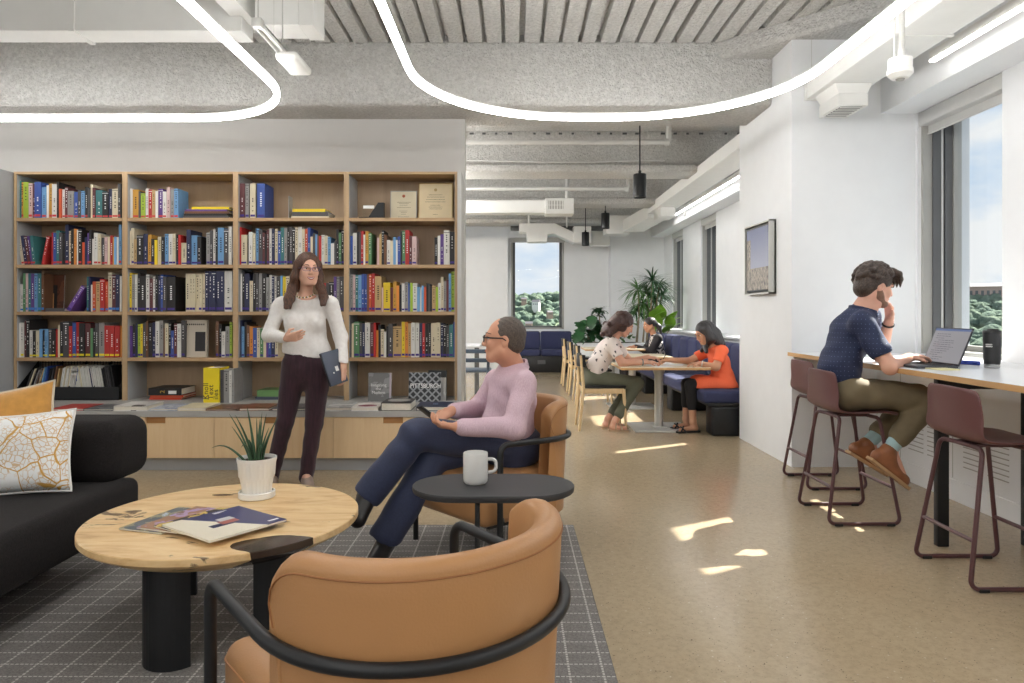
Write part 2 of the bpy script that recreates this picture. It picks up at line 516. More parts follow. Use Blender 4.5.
    for s0, s1 in ((YB, 5.55), (6.83, YF)):
        w.box((XR, s0, 2.80), (3.6, s1, DECK + 0.02))
        w.box((2.96, s0, 0), (3.6, s1, 0.885))
    ys = [YB] + [v for a in WINS for v in a] + [YF]
    for i in range(0, len(ys), 2):
        w.box((XW, ys[i], 0.885), (3.6, ys[i + 1], 2.80))
    struct('wall_right', w, M['paint'], world=True)
    for n, (s0, s1) in enumerate(((0.0, 5.55), (6.83, 14.75)), 1):
        struct('ledge_%d' % n, MB().box((2.865, s0, 0.875), (3.24, s1, 0.905)), M['paint'], world=True, bevel=0.004)
    # convector casing under the ledge, with louvre panels
    cv = MB().box((2.885, 0, 0.135), (2.97, 5.55, 0.88)).box((2.875, 0, 0.0), (2.97, 5.55, 0.135))
    cv.box((2.881, 0, 0.80), (2.887, 5.55, 0.808), 1)
    for i in range(9):
        y = 0.25 + i * 0.62
        cv.box((2.8835, y, 0.145), (2.8865, y + 0.004, 0.80), 1)
        for c2 in range(2):
            for r in range(7):
                z = 0.235 + r * 0.032
                cv.box((2.8805, y + 0.10 + c2 * 0.23, z), (2.886, y + 0.28 + c2 * 0.23, z + 0.006), 1)
    struct('baseboard_right', cv, [M['paint'], M['frame_grey']], world=True)
    # windows
    for n, (y0, y1) in enumerate(WINS, 1):
        window_right(n, y0, y1)
    # far window
    f = MB()
    for a, b2 in (((x0, z0), (x0 + 0.035, z1)), ((x1 - 0.035, z0), (x1, z1)), ((x0, z0), (x1, z0 + 0.03)), ((x0, z1 - 0.05), (x1, z1))):
        f.box((a[0], YF + 0.01, a[1]), (b2[0], YF + 0.24, b2[1]))
    for a, b2 in (((x0 + 0.035, z0 + .03), (x0 + 0.09, z1)), ((x1 - 0.09, z0 + .03), (x1 - 0.035, z1)), ((x0, z0 + 0.03), (x1, z0 + 0.07))):
        f.box((a[0], YF + 0.17, a[1]), (b2[0], YF + 0.24, b2[1]), 1)
    o = f.build('window_10', [M['frame_grey'], M['frame_dark']], world=True); o['kind'] = 'structure'
    MB().box((x0 + 0.05, YF + 0.20, z0 + 0.04), (x1 - 0.05, YF + 0.206, z1 - 0.04)).build('pane', M['glass'], o, world=True)
    MB().rbox((x0 - 0.02, YF - 0.04, z1 - 0.07), (x1 + 0.02, YF + 0.04, z1 + 0.03), 0.01).build('roller_blind', M['blind'], o, world=True)

def window_right(n, y0, y1):
    f = MB(); z0, z1 = 0.905, 2.80
    for ya, yb, s in ((y1 - 0.025, y1, -1), (y0, y0 + 0.025, 1)):       # jambs as deep as the wall
        f.box((XW + 0.03, ya, z0), (3.50, yb, z1))
        e = ya if s < 0 else yb
        f.box((XW + 0.10, e, z0), (XW + 0.16, e + s * 0.018, z1), 1)      # gasket recess
        f.box((XW + 0.16, e, z0), (XW + 0.175, e + s * 0.022, z1), 2)
        f.box((XW + 0.19, e, z0), (XW + 0.25, e + s * 0.02, z1), 1)
        f.box((3.44, e, z0), (3.50, e + s * 0.035, z1))                   # sash stile
    f.box((3.30, y0, z0), (3.50, y1, z0 + 0.03), 0); f.box((3.44, y0, z0 + 0.03), (3.50, y1, z0 + 0.07), 0)
    f.box((3.36, y0, z1 - 0.06), (3.50, y1, z1), 0)
    o = f.build('window_%d' % n, [M['frame_grey'], M['frame_dark'], M['steel_grey']], world=True); o['kind'] = 'structure'
    MB().box((3.465, y0 + 0.03, z0 + 0.05), (3.471, y1 - 0.03, z1 - 0.04)).build('pane', M['glass'], o, world=True)
    bl = MB().rbox((XW + 0.001, y0 - 0.0, 2.69), (XW + 0.10, y1, 2.797), 0.012)
    bl.box((XW + 0.07, y0 + 0.02, 2.63), (XW + 0.074, y1 - 0.02, 2.70)).tube([(XW + 0.072, y0 + 0.02, 2.63), (XW + 0.072, y1 - 0.02, 2.63)], 0.01, 8)
    bl.build('roller_blind', M['blind'], o, world=True)
build_room()

# ---------------------------------------------------------------- rug
r = MB().rbox((-5.6, -2.2, 0.0), (0.347, 4.02, 0.009), 0.003, 1).build('rug', M['rug'], world=True)
tag(r, 'large grey woven rug with a thin off-white grid under the armchairs', 'rug')

# ---------------------------------------------------------------- ceiling services
def led_loop(name, label, x0, x1, yn, yf, z, rad):
    pts = fillet([(x0, yn, z), (x1, yn, z), (x1, yf, z), (x0, yf, z)], rad, 14, closed=True)
    o = thing(name, label, 'ceiling light', ((x0 + x1) / 2, (yn + yf) / 2, z), group='curved ceiling strips')
    prof = MB()
    n = len(pts); P = []
    w, h = 0.018, 0.018
    def ring(k, a, b, c, d):
        p = pts[k]; t = (pts[(k + 1) % n] - pts[k - 1]).normalized(); s = V((t.y, -t.x, 0))
        return [p + s * a + V((0, 0, c)), p + s * b + V((0, 0, c)), p + s * b + V((0, 0, d)), p + s * a + V((0, 0, d)), p + s * a + V((0, 0, c))]
    lens = MB().grid([ring(k, -w, w, -h, h) for k in range(n)], close_u=True)
    lens.build('diffuser', M['led_added'] if yn > 6 else M['led'], o, world=True, smooth=40, fix=True)
    MB().grid([ring(k, -w * 0.35, w * 0.35, h + 0.001, h + 0.02) for k in range(n)], close_u=True).build('housing', M['duct'], o, world=True, smooth=40, fix=True)
    cab = [pts[int(n * q)] for q in (0.02, 0.30, 0.52, 0.80)]
    for p in cab:
        MB().cyl(p + V((0, 0, h + 0.03)), V((p.x, p.y, DECK - 0.003)), 0.0015, 6).build('cable', M['steel_grey'], o, world=True)
    return o
led_loop('curved_light', 'glowing white strip light bending past the black box of the left duct', -6.8, -1.60, -2.2, 5.50, 2.75, 0.9)
led_loop('curved_light', 'glowing white strip light with two rounded corners crossing below the big sprayed beam', -0.65, 1.92, -2.6, 5.48, 2.75, 1.12)

led_loop('curved_light', 'added unseen strip light loop brightening the area behind the bookcase wall', -3.8, -1.1, 7.2, 12.0, 2.75, 0.9)  # added loop, never in view, to brighten the far room

def linear_light(label, x, y0, y1, z):
    o = thing('linear_light', label, 'ceiling light', (x, (y0 + y1) / 2, z), group='straight strip lights by the windows')
    MB().rbox((x - 0.022, y0, z + 0.010), (x + 0.022, y1, z + 0.07), 0.006).build('housing', M['duct'], o, world=True)
    MB().box((x - 0.02, y0 + 0.003, z), (x + 0.02, y1 - 0.003, z + 0.010)).build('diffuser', M['linear_far'] if y0 > 6 else M['linear'], o, world=True)
    y = y1 - 0.75
    while y > max(y0, y1 - 4):
        MB().box((x + 0.022, y - 0.02, z + 0.05), (XR, y + 0.02, z + 0.06)).box((XR - 0.012, y - 0.02, z - 0.05), (XR, y + 0.02, z + 0.16)).build('bracket', M['duct'], o, world=True)
        y -= 1.6
linear_light('straight white strip light on brackets above the window counter', 2.80, -3.5, 4.68, 2.90)
linear_light('straight white strip light running away above the dining banquette', 2.80, 6.95, 12.6, 2.90)

for y in (-1.4, -3.2, -5.0):  # added strip lights behind the camera, unseen, for soft frontal fill
    for x in (-5.2, -1.6):
        o = thing('fill_light', 'added fill strip light hung out of view behind the camera', 'ceiling light', (x, y, 2.9), group='added fill strips behind the camera')
        MB().rbox((x - 1.3, y - 0.06, 2.912), (x + 1.3, y + 0.06, 2.98), 0.006).build('housing', M['duct'], o, world=True)
        MB().box((x - 1.29, y - 0.055, 2.90), (x + 1.29, y + 0.055, 2.912)).build('diffuser', M['panel'], o, world=True)  # glowing face of the added fill strip
        for q in (-1.1, 1.1): MB().cyl((x + q, y, 2.98), (x + q, y, DECK - 0.003), 0.002, 6).build('cable', M['steel_grey'], o, world=True)

def window_duct(label, y0, y1, stub):
    o = thing('air_duct', label, 'air duct', (2.49, (y0 + y1) / 2, 2.91), group='ducts along the window wall')
    MB().box((2.315, y0, 2.91), (2.66, y1, 3.06)).build('duct_run', M['duct'], o, world=True, bevel=0.006)
    for y in ([y1 - 0.02] + [y1 - 1.3 * k for k in range(1, 4)]):
        if y > y0: MB().box((2.305, y - 0.012, 2.90), (2.67, y + 0.012, 3.07)).build('flange', M['duct'], o, world=True)
    for (a, b, s) in stub:
        # tapered boot with a grille in its underside
        bt = MB()
        bt.add([(2.36, a - .03, 2.91), (2.64, a - .03, 2.91), (2.64, b, 2.91), (2.36, b, 2.91), (2.405, a, 2.83), (2.605, a, 2.83), (2.605, b, 2.83), (2.405, b, 2.83)],
               [(0, 1, 2, 3), (0, 4, 5, 1), (1, 5, 6, 2), (2, 6, 7, 3), (3, 7, 4, 0)])
        bt.box((2.395, a - .01, 2.75), (2.615, b + .01, 2.84))
        bt.build('outlet_box', M['duct'], o, world=True, bevel=0.004)
        g = MB().box((2.425, a + 0.02, 2.748), (2.585, b - 0.02, 2.7505), 1)
        for k in range(7): g.box((2.425, a + 0.03 + k * (b - a - 0.06) / 6 - 0.006, 2.744), (2.585, a + 0.03 + k * (b - a - 0.06) / 6 + 0.006, 2.749))
        g.build('grille', [M['duct'], M['frame_dark']], o, world=True)
window_duct('white rectangular duct with a square grille ending at the picture wall', -3.0, 5.55, [(5.16, 5.47, 1)])
o = thing('air_duct', 'white rectangular duct running away above the dining banquette', 'air duct', (2.49, 9.5, 2.91), group='ducts along the window wall')
MB().box((2.315, 6.83, 2.91), (2.66, 12.0, 3.06)).build('duct_run', M['duct'], o, world=True, bevel=0.006)
MB().prism([(2.315, 12.0, 3.06), (2.66, 12.0, 3.06), (2.45, 13.1, 2.95), (2.05, 13.1, 2.95)], (0, 0, -0.22)).build('elbow', M['duct'], o, world=True, bevel=0.006)
MB().box((2.36, 11.2, 2.76), (2.60, 11.7, 2.92)).build('outlet_box', M['duct'], o, world=True, bevel=0.006)
MB().rbox((1.75, 13.15, 2.70), (2.2, 13.6, 3.05), 0.01).build('end_box', M['duct'], o, world=True)

# overhead ducts at the left
o = thing('air_duct', 'wide white sheet-metal duct crossing in front of the sprayed beam', 'air duct', (-4.5, 5.0, 3.2))
MB().box((-7.9, 4.90, 3.20), (-1.90, 5.12, DECK)).build('duct_run', M['duct'], o, world=True, bevel=0.004)
for x in (-3.10, -5.2): MB().box((x, 4.885, 3.19), (x + 0.035, 5.14, DECK)).build('flange', M['duct'], o, world=True)
MB().box((-1.98, 4.2, 3.30), (-1.84, 5.05, DECK)).build('flange', M['duct'], o, world=True)
o = thing('duct_box', 'boxy white duct end with flanged edges next to the ribbed ceiling', 'air duct', (-1.57, 4.95, 3.2))
MB().box((-1.77, 4.80, 3.20), (-1.47, 5.05, DECK)).build('duct_run', M['duct'], o, world=True, bevel=0.004)
MB().box((-1.47, 4.80, 3.195), (-1.365, 5.07, DECK)).build('flange', M['duct'], o, world=True, bevel=0.004)

# access point on a hung strut
o = thing('access_point', 'small white ceiling device with rounded corners hung below the duct end', 'ceiling device', (-1.455, 4.65, 2.85))
MB().rbox((-1.53, 4.48, 2.85), (-1.38, 4.815, 2.905), 0.025, 3).build('case', M['white_cer'], o, world=True)
MB().box((-1.54, 4.14, 2.945), (-1.49, 4.66, 2.955)).box((-1.54, 4.14, 2.92), (-1.535, 4.66, 2.955)).box((-1.495, 4.14, 2.92), (-1.49, 4.66, 2.955)).build('strut', M['duct'], o, world=True)
MB().rbox((-1.545, 4.13, 2.915), (-1.485, 4.18, 2.97), 0.005).build('clamp', M['steel_grey'], o, world=True)
for y in (4.16, 4.60): MB().cyl((-1.515, y, 2.905), (-1.515, y, DECK), 0.004, 8).build('rod', M['steel_grey'], o, world=True)

# round sensor on a drop pipe near the windows
o = thing('ceiling_sensor', 'round white ceiling sensor on a drop pipe near the window', 'sensor', (2.19, 3.96, 2.54))
MB().lathe([(0, 2.545), (0.045, 2.55), (0.067, 2.575), (0.067, 2.60), (0.062, 2.605), (0.062, 2.66), (0.0, 2.662)], (2.19, 3.96, 0), 28).build('dome', M['white_cer'], o, world=True)
MB().lathe([(0, 2.538), (0.02, 2.54), (0.026, 2.55)], (2.19, 3.96, 0), 20).build('lens', M['frame_grey'], o, world=True)
MB().cyl((2.20, 3.96, 2.66), (2.20, 3.96, DECK), 0.016, 14).lathe([(0.021, 2.66), (0.021, 2.71)], (2.20, 3.96, 0), 16).build('drop_pipe', M['pipe'], o, world=True)
MB().cyl((2.158, 3.96, 2.66), (2.158, 3.96, DECK), 0.005, 8).build('conduit', M['pipe'], o, world=True)

# pipes of the back part of the room
def pipe(label, y, z, x1, drop):
    pts = fillet([(-3.5, y, z), (x1, y, z), (x1, y, z + drop)], 0.05, 5)
    o = MB().tube(pts, 0.03, 12).tube([(x1 - 0.05, y, z), (x1 + 0.0, y, z)], 0.04, 12).build('sprinkler_pipe', M['pipe'], world=True)
    tag(o, label, 'pipe')
pipe('white sprinkler pipe nearest the big sprayed beam, turning up at its end', 8.3, 3.245, 1.85, 0.2)
pipe('white sprinkler pipe behind the second sprayed beam', 10.9, 3.15, 1.79, 0.25)
pts = fillet([(-3.5, 12.4, 3.24), (0.95, 12.4, 3.24), (1.5, 12.4, 3.25), (1.56, 12.4, 3.5)], 0.25, 6)
tag(MB().tube(pts, 0.012, 8).build('conduit', plain('brown_conduit', S(110, 84, 74), 0.5), world=True), 'thin brown conduit curving up to the deck behind the grille duct', 'conduit')
rnd = random.Random(3)
pts = [(x * 0.3 - 3.5, 8.76, 3.115 + 0.01 * math.sin(x * 0.8) + rnd.uniform(-.004, .004)) for x in range(19)]
tag(MB().tube(pts, 0.008, 6).build('cable', M['pipe'], world=True), 'slack white cable lying along the flange of the second sprayed beam', 'cable')

# duct with a grille across the back
o = thing('air_duct', 'white duct across the back with a small square grille at its end', 'air duct', (0, 11.05, 2.77))
MB().box((-3.9, 10.95, 2.78), (0.52, 11.2, 2.98)).build('duct_run', M['duct'], o, world=True, bevel=0.006)
MB().box((0.50, 10.86, 2.755), (0.945, 11.2, 3.0)).build('end_box', M['duct'], o, world=True, bevel=0.006)
g = MB().box((0.545, 10.852, 2.82), (0.785, 10.86, 2.96), 1)
for k in range(6): g.box((0.555 + k * 0.042, 10.848, 2.82), (0.566 + k * 0.042, 10.856, 2.96))
for k in range(3): g.box((0.545, 10.85, 2.82 + k * 0.065), (0.785, 10.856, 2.826 + k * 0.065))
g.box((0.53, 10.845, 2.80), (0.80, 10.86, 2.82)).box((0.53, 10.845, 2.96), (0.80, 10.86, 2.98)).box((0.53, 10.845, 2.80), (0.545, 10.86, 2.98)).box((0.785, 10.845, 2.80), (0.80, 10.86, 2.98))
g.build('grille', [M['duct'], M['frame_grey']], o, world=True)
MB().cyl((0.845, 10.95, 2.99), (0.845, 10.95, DECK - 0.01), 0.03, 14).build('riser_pipe', M['pipe'], o, world=True)
o = thing('fan_coil_duct', 'white angular duct hung on rods in front of the far window head', 'air duct', (0.8, 13.8, 2.75))
MB().prism([(0.12, 13.65, 2.96), (0.12, 13.65, 2.80), (0.26, 13.65, 2.78), (0.28, 13.65, 2.60), (0.66, 13.65, 2.60), (0.68, 13.65, 2.74), (0.80, 13.65, 2.76), (1.15, 13.65, 2.60), (1.20, 13.65, 2.60), (1.20, 13.65, 2.78), (0.82, 13.65, 2.96)], (0, 0.35, 0)).build('duct_run', M['duct'], o, world=True, bevel=0.008)
MB().box((1.18, 13.6, 2.58), (1.52, 14.0, 2.90)).build('end_box', M['duct'], o, world=True, bevel=0.008)
for x in (0.31, 1.06): MB().cyl((x, 13.8, 2.9), (x, 13.8, DECK), 0.018, 8).build('rod', M['duct'], o, world=True)
o = MB().cyl((-0.05, 14.2, 2.925), (2.0, 14.2, 2.925), 0.05, 12).build('dark_pipe', M['frame_dark'], world=True)
tag(o, 'dark horizontal pipe close to the far wall above the window', 'pipe')
o = MB().rbox((1.62, 14.4, 2.6), (2.0, 14.72, 2.92), 0.02).build('duct_box', M['duct'], world=True)
tag(o, 'small white duct box in the far corner beside the column', 'air duct')

# pendants over the dining tables
for i, (x, y, z, lab) in enumerate(((1.377, 7.6, 2.47, 'black cylinder pendant lamp hanging nearest, over the front dining table'),
                              (1.53, 11.6, 2.61, 'black cylinder pendant lamp in the middle of the three'),
                              (1.377, 13.3, 2.49, 'black cylinder pendant lamp hanging farthest, by the far window'))):
    if i == 0:
        o = thing('pendant_lamp', lab, 'pendant lamp', (x, y, z), group='pendant lamps over the dining tables'); pl = o
        MB().lathe([(0.06, 0.012), (0.064, 0.0), (0.07, 0.0), (0.07, 0.25), (0.066, 0.256), (0.0, 0.256)], n=32).build('shade', M['steel_black'], o)
        MB().lathe([(0.0, 0.02), (0.058, 0.02)], n=24).build('lens', M['lamp_glow'], o)
        MB().lathe([(0.016, 0.25), (0.016, 0.29), (0.008, 0.30), (0.008, 1.04)], n=12).build('stem', M['steel_black'], o)
        MB().lathe([(0.035, 0.98), (0.05, 1.0), (0.05, 1.06), (0, 1.06)], n=16).build('ceiling_cap', M['steel_black'], o)
    else:
        o = copy_tree(pl); o.location = (x, y, z); o['label'] = lab

# ---------------------------------------------------------------- framed picture on the pier
o = thing('framed_picture', 'framed city photograph in a pale float frame on the picture wall', 'picture', (2.19, 6.3, 1.37))
y0, y1, z0, z1 = 5.88, 6.50, 1.385, 2.01
fr = MB()
for a, b in (((y0, z0), (y1, z0 + 0.012)), ((y0, z1 - 0.012), (y1, z1)), ((y0, z0), (y0 + 0.012, z1)), ((y1 - 0.012, z0), (y1, z1))):
    fr.box((2.15, a[0], a[1]), (2.209, b[0], b[1]))
fr.box((2.195, y0, z0), (2.209, y1, z1)); fr.build('frame', M['steel_grey'], o, world=True)
MB().box((2.162, y0 + 0.025, z0 + 0.025), (2.195, y1 - 0.025, z1 - 0.025)).build('backing', M['black'], o, world=True)
b = NB('city_photograph'); v = b.co('Object'); x, y, z = b.xyz(v)
sky = b.ramp(b.m('MULTIPLY', z, 1.8), [(0.3, S(170, 174, 192)), (1.0, S(126, 132, 160))])
bl = b.ramp(b.noise(b.co('Object', scale=(1, 26, 14)), 1.6, 4, 0.65), [(0.32, S(84, 82, 86)), (0.5, S(148, 140, 132)), (0.62, S(182, 172, 158)), (0.72, S(112, 112, 118))])
h = b.m('ADD', 0.25, b.m('MULTIPLY', b.m('GREATER_THAN', y, 0.06), 0.26))
c = b.mix(b.m('LESS_THAN', z, h), sky, bl)
mp = b.done(c, 0.25)
MB().box((2.158, y0 + 0.04, z0 + 0.04), (2.163, y1 - 0.04, z1 - 0.04)).build('print', mp, o, world=True)

# ================================================================ outside
def terrain():
    rnd = random.Random(11)
    def hz(az, q):
        # q 0 at the river, 1 at the crest; rolling skyline
        crest = 8.0 + 2.2 * math.sin(az * 5.1 + 0.6) + 1.3 * math.sin(az * 13.0)
        return -75 + (crest + 75) * (q ** 0.8)
    rows = []
    for i in range(60):
        az = math.radians(-14 + i * 1.9)
        row = []
        for j in range(22):
            q = j / 21.0
            R = 240 + 190 * q
            row.append(V((R * math.sin(az), R * math.cos(az), hz(az, q) + 1.2 * math.sin(i * 1.7 + j * 2.3))))
        row.append(V((520 * math.sin(az), 520 * math.cos(az), -20)))
        rows.append(row)
    b = NB('hillside_grass'); v = b.co('Object')
    c = b.ramp(b.noise(v, 0.05, 6, 0.7), [(0.3, S(100, 118, 96)), (0.6, S(130, 144, 112)), (0.8, S(168, 166, 134))])
    struct('hills', MB().grid(rows), b.done(c, 0.95), smooth=180)
    struct('river', MB().box((-160, 20, -76), (430, 420, -75.5)), plain('river_water', S(120, 140, 150), 0.1), world=True)
    b = NB('hazy_tree_crowns'); v = b.co('Object')
    c = b.ramp(b.noise(v, 0.12, 5, 0.75), [(0.32, S(96, 116, 104)), (0.5, S(120, 138, 120)), (0.7, S(146, 160, 134))])  # aerial haze painted into the crowns as paler, bluish green
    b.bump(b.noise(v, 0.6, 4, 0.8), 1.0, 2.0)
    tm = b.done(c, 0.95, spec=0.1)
    bm = bmesh.new(); bmesh.ops.create_icosphere(bm, subdivisions=2, radius=1.0); bm.verts.index_update()
    sv = [v.co.copy() for v in bm.verts]; sf = [[v.index for v in f.verts] for f in bm.faces]; bm.free()
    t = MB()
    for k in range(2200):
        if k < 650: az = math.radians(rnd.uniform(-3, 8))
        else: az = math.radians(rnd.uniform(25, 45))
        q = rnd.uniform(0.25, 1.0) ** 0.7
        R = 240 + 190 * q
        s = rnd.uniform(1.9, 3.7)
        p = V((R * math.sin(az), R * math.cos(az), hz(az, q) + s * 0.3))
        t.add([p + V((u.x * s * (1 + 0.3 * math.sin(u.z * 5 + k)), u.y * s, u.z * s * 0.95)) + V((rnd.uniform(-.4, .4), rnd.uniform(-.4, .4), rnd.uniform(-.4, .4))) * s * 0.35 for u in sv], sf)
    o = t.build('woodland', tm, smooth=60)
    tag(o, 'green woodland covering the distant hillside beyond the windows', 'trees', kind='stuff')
    # houses among the trees seen through the far window
    hm = plain('house_siding', S(226, 222, 216), 0.8); hb = plain('house_brick', S(176, 150, 134), 0.8); rf = plain('house_roof', S(120, 116, 118), 0.8)
    spots = [(0.4, 0.62), (1.3, 0.70), (2.2, 0.60), (3.0, 0.78), (3.6, 0.64), (1.9, 0.86), (0.9, 0.9), (4.1, 0.84)]
    cols = ['white', 'tan', 'white', 'tan', 'white', 'white', 'tan', 'white']
    for k, (a, q) in enumerate(spots):
        az = math.radians(a); R = 240 + 190 * q
        s = 1.5 + (k % 3) * 0.3
        p = V((R * math.sin(az), R * math.cos(az), hz(az, q) + 4.5))
        rank = ['first', 'second', 'third', 'fourth', 'fifth', 'sixth', 'seventh', 'eighth'][sorted(spots, key=lambda z: z[0]).index((a, q))]
        o = thing('house', '%s gabled house among the trees, %s from the left in the far window' % (cols[k], rank), 'house', p, rnd.uniform(-.5, .5), 'houses on the far hillside')
        MB().box((-s, -s * .7, -4), (s, s * .7, s * 1.0)).build('wall', hm if cols[k] == 'white' else hb, o)
        MB().prism([(-s * 1.1, -s * .8, s * 1.0), (-s * 1.1, s * .8, s * 1.0), (-s * 1.1, 0, s * 1.65)], (s * 2.2, 0, 0)).build('roof', rf, o)
        for wx in (-.55, .0, .55):
            MB().box((wx * s - .25, -s * .7 - .05, s * .2), (wx * s + .25, -s * .7, s * .6)).build('window', M['frame_dark'], o)
    # long building on the crest seen through the near window
    az = math.radians(34.2); p = V((430 * math.sin(az), 430 * math.cos(az), 5.5))
    o = thing('hilltop_building', 'long brown brick building on the hilltop outside the near window', 'building', p, -az)
    br = plain('brown_brick', S(176, 152, 142), 0.85)
    MB().box((-9, -6, -4), (26, 6, 8.5)).box((16, -7, 8), (24, 5, 10.5)).build('wall', br, o)
    MB().prism([(-10, -7, 8.5), (-10, 7, 8.5), (-10, 0, 10.5)], (25, 0, 0)).build('roof', rf, o)
    for k in range(14):
        MB().box((-8 + k * 2.4, -6.1, 3), (-6.8 + k * 2.4, -6, 6.5)).build('window', M['frame_dark'], o)
terrain()
# ================================================================ bookcases, bench and books
BX = [-4.323, -3.363, -2.403, -1.443, -0.483]      # sides of the four bookcase units
BY = 6.06
SHELF_Z = [2.046, 1.640, 1.233, 0.834]              # tops of the fixed shelves, then the bench top
BTOP, BENCH = 2.445, 0.465
ORD = ['first', 'second', 'third', 'fourth', 'fifth', 'sixth', 'seventh', 'eighth', 'ninth', 'tenth', 'eleventh', 'twelfth', 'thirteenth', 'fourteenth', 'fifteenth',
       'sixteenth', 'seventeenth', 'eighteenth', 'nineteenth', 'twentieth'] + ['twenty-' + q for q in ('first', 'second', 'third', 'fourth', 'fifth', 'sixth', 'seventh', 'eighth', 'ninth')] + \
      ['thirtieth'] + ['thirty-' + q for q in ('first', 'second', 'third', 'fourth', 'fifth', 'sixth', 'seventh', 'eighth', 'ninth')] + ['fortieth']
BAYN = ['leftmost', 'second', 'third', 'rightmost']

def bookcases():
    for i in range(4):
        x0, x1 = BX[i], BX[i + 1]
        lab = ['leftmost oak bookcase unit, with the black magazine rack on its bottom shelf', 'second oak bookcase unit from the left, with the yellow book at bottom',
               'third oak bookcase unit, behind the standing woman', 'rightmost oak bookcase unit, with two framed certificates on top shelf'][i]
        o = thing('bookcase', lab, 'bookcase', ((x0 + x1) / 2, BY, BENCH), group='oak bookcase units along the wall')
        t = 0.021
        for a in (x0, x1 - t):
            MB().box((a, BY, BENCH), (a + t, 6.395, BTOP)).build('side_panel', M['oak'], o, world=True)
        # grey laminate inner faces
        MB().box((x0 + t, BY + 0.012, BENCH + 0.001), (x0 + t + 0.003, 6.385, BTOP - t)).box((x1 - t - 0.003, BY + 0.012, BENCH + 0.001), (x1 - t, 6.385, BTOP - t)).build('side_lining', M['panel_grey'], o, world=True)
        MB().box((x0 + t, BY, BTOP - t), (x1 - t, 6.395, BTOP)).build('top_panel', M['oak_h'], o, world=True)
        MB().box((x0 + t, 6.385, BENCH), (x1 - t, 6.395, BTOP - t)).build('back_panel', M['oak_back'], o, world=True)
        for z in SHELF_Z:
            MB().box((x0 + t + 0.003, BY + 0.002, z - 0.029), (x1 - t - 0.003, 6.385, z)).build('shelf', M['oak_h'], o, world=True)
    # low storage bench in front
    o = thing('storage_bench', 'low oak storage bench with grey top running under the bookcases', 'bench', (-2.4, 5.75, 0))
    MB().box((-4.33, 5.40, BENCH - 0.046), (-0.447, 6.395, BENCH - 0.001)).build('bench_top', M['bench_top'], o, world=True, bevel=0.002)
    MB().box((-4.33, 5.45, 0.0), (-0.46, 6.38, 0.10)).build('plinth', M['panel_grey'], o, world=True)
    MB().box((-4.33, 5.425, 0.10), (-0.45, 6.38, BENCH - 0.046)).build('carcass', M['oak_dark'], o, world=True)
    xs = [-4.142, -3.224, -2.307, -1.389, -0.451]
    for a, b in zip(xs, xs[1:]):
        d = MB(); zt = BENCH - 0.05; h = 0.047; n0, n1 = a + 0.385, a + 0.54
        d.box((a + 0.002, 5.403, 0.102), (b - 0.002, 5.424, zt - h)).box((a + 0.002, 5.403, zt - h), (n0, 5.424, zt)).box((n1, 5.403, zt - h), (b - 0.002, 5.424, zt))
        d.build('door', M['oak_door'], o, world=True)
bookcases()

PAL = {'w': ('white', S(226, 224, 218)), 'c': ('cream', S(219, 207, 178)), 't': ('tan', S(196, 163, 112)), 'o': ('orange', S(222, 140, 58)), 'm': ('mustard', S(208, 154, 58)),
       'y': ('yellow', S(236, 206, 40)), 'l': ('lime green', S(166, 194, 62)), 'g': ('green', S(92, 140, 96)), 'e': ('teal', S(58, 122, 124)), 'b': ('blue', S(58, 88, 166)),
       's': ('light blue', S(112, 162, 208)), 'n': ('navy', S(40, 46, 82)), 'p': ('purple', S(98, 66, 140)), 'v': ('maroon', S(98, 48, 52)), 'r': ('red', S(188, 46, 44)),
       'k': ('black', S(36, 34, 36)), 'd': ('charcoal', S(78, 76, 78)), 'a': ('grey', S(152, 150, 148)), 'h': ('brown', S(112, 76, 52)), 'i': ('pale pink', S(216, 186, 184)), 'q': ('rust', S(206, 90, 52))}
LABC = [plain('spine_label_purple', S(66, 48, 132), 0.6), plain('spine_label_red', S(202, 62, 66), 0.6), plain('spine_label_blue', S(66, 126, 206), 0.6), plain('spine_label_yellow', S(232, 214, 40), 0.6)]

def book_mesh(lab, dark, var):
    m = MB()
    m.box((-.5, 0, 0), (.5, 0.04, 1)).box((-.5, 0.04, 0), (-.38, 1, 1)).box((.38, 0.04, 0), (.5, 1, 1))
    m.box((-.38, 0.04, 0.015), (.38, 0.975, 0.985), 1)
    if lab is not None:
        m.box((-.42, -0.006, 0.045), (.42, 0.01, 0.105), 2)
    lo, hi = ((0.28, 0.82), (0.35, 0.9), (0.5, 0.88), (0.2, 0.6))[var]
    n = 9
    r = random.Random(var * 7 + 1)
    for k in range(n):                                   # title as a broken run of strokes up the spine
        z = lo + (hi - lo) * k / n
        if r.random() < 0.2: continue
        m.box((-.11, -0.004, z), (.11, 0.01, z + (hi - lo) / n * 0.55), 3)
    if var == 1: m.box((-.5, -0.003, 0.93), (.5, 0.01, 0.945), 3)
    o = m.build('book', [M['cover'], M['pages'], LABC[lab] if lab is not None else M['cover'], M['ink'] if dark else M['white_ink']], smooth=0)
    me = o.data; bpy.data.objects.remove(o); return me
BM = {(l, d, v): book_mesh(l, d, v) for l in (0, 1, 2, 3, None) for d in (0, 1) for v in range(4)}
LIGHT = 'wctmylasioc'

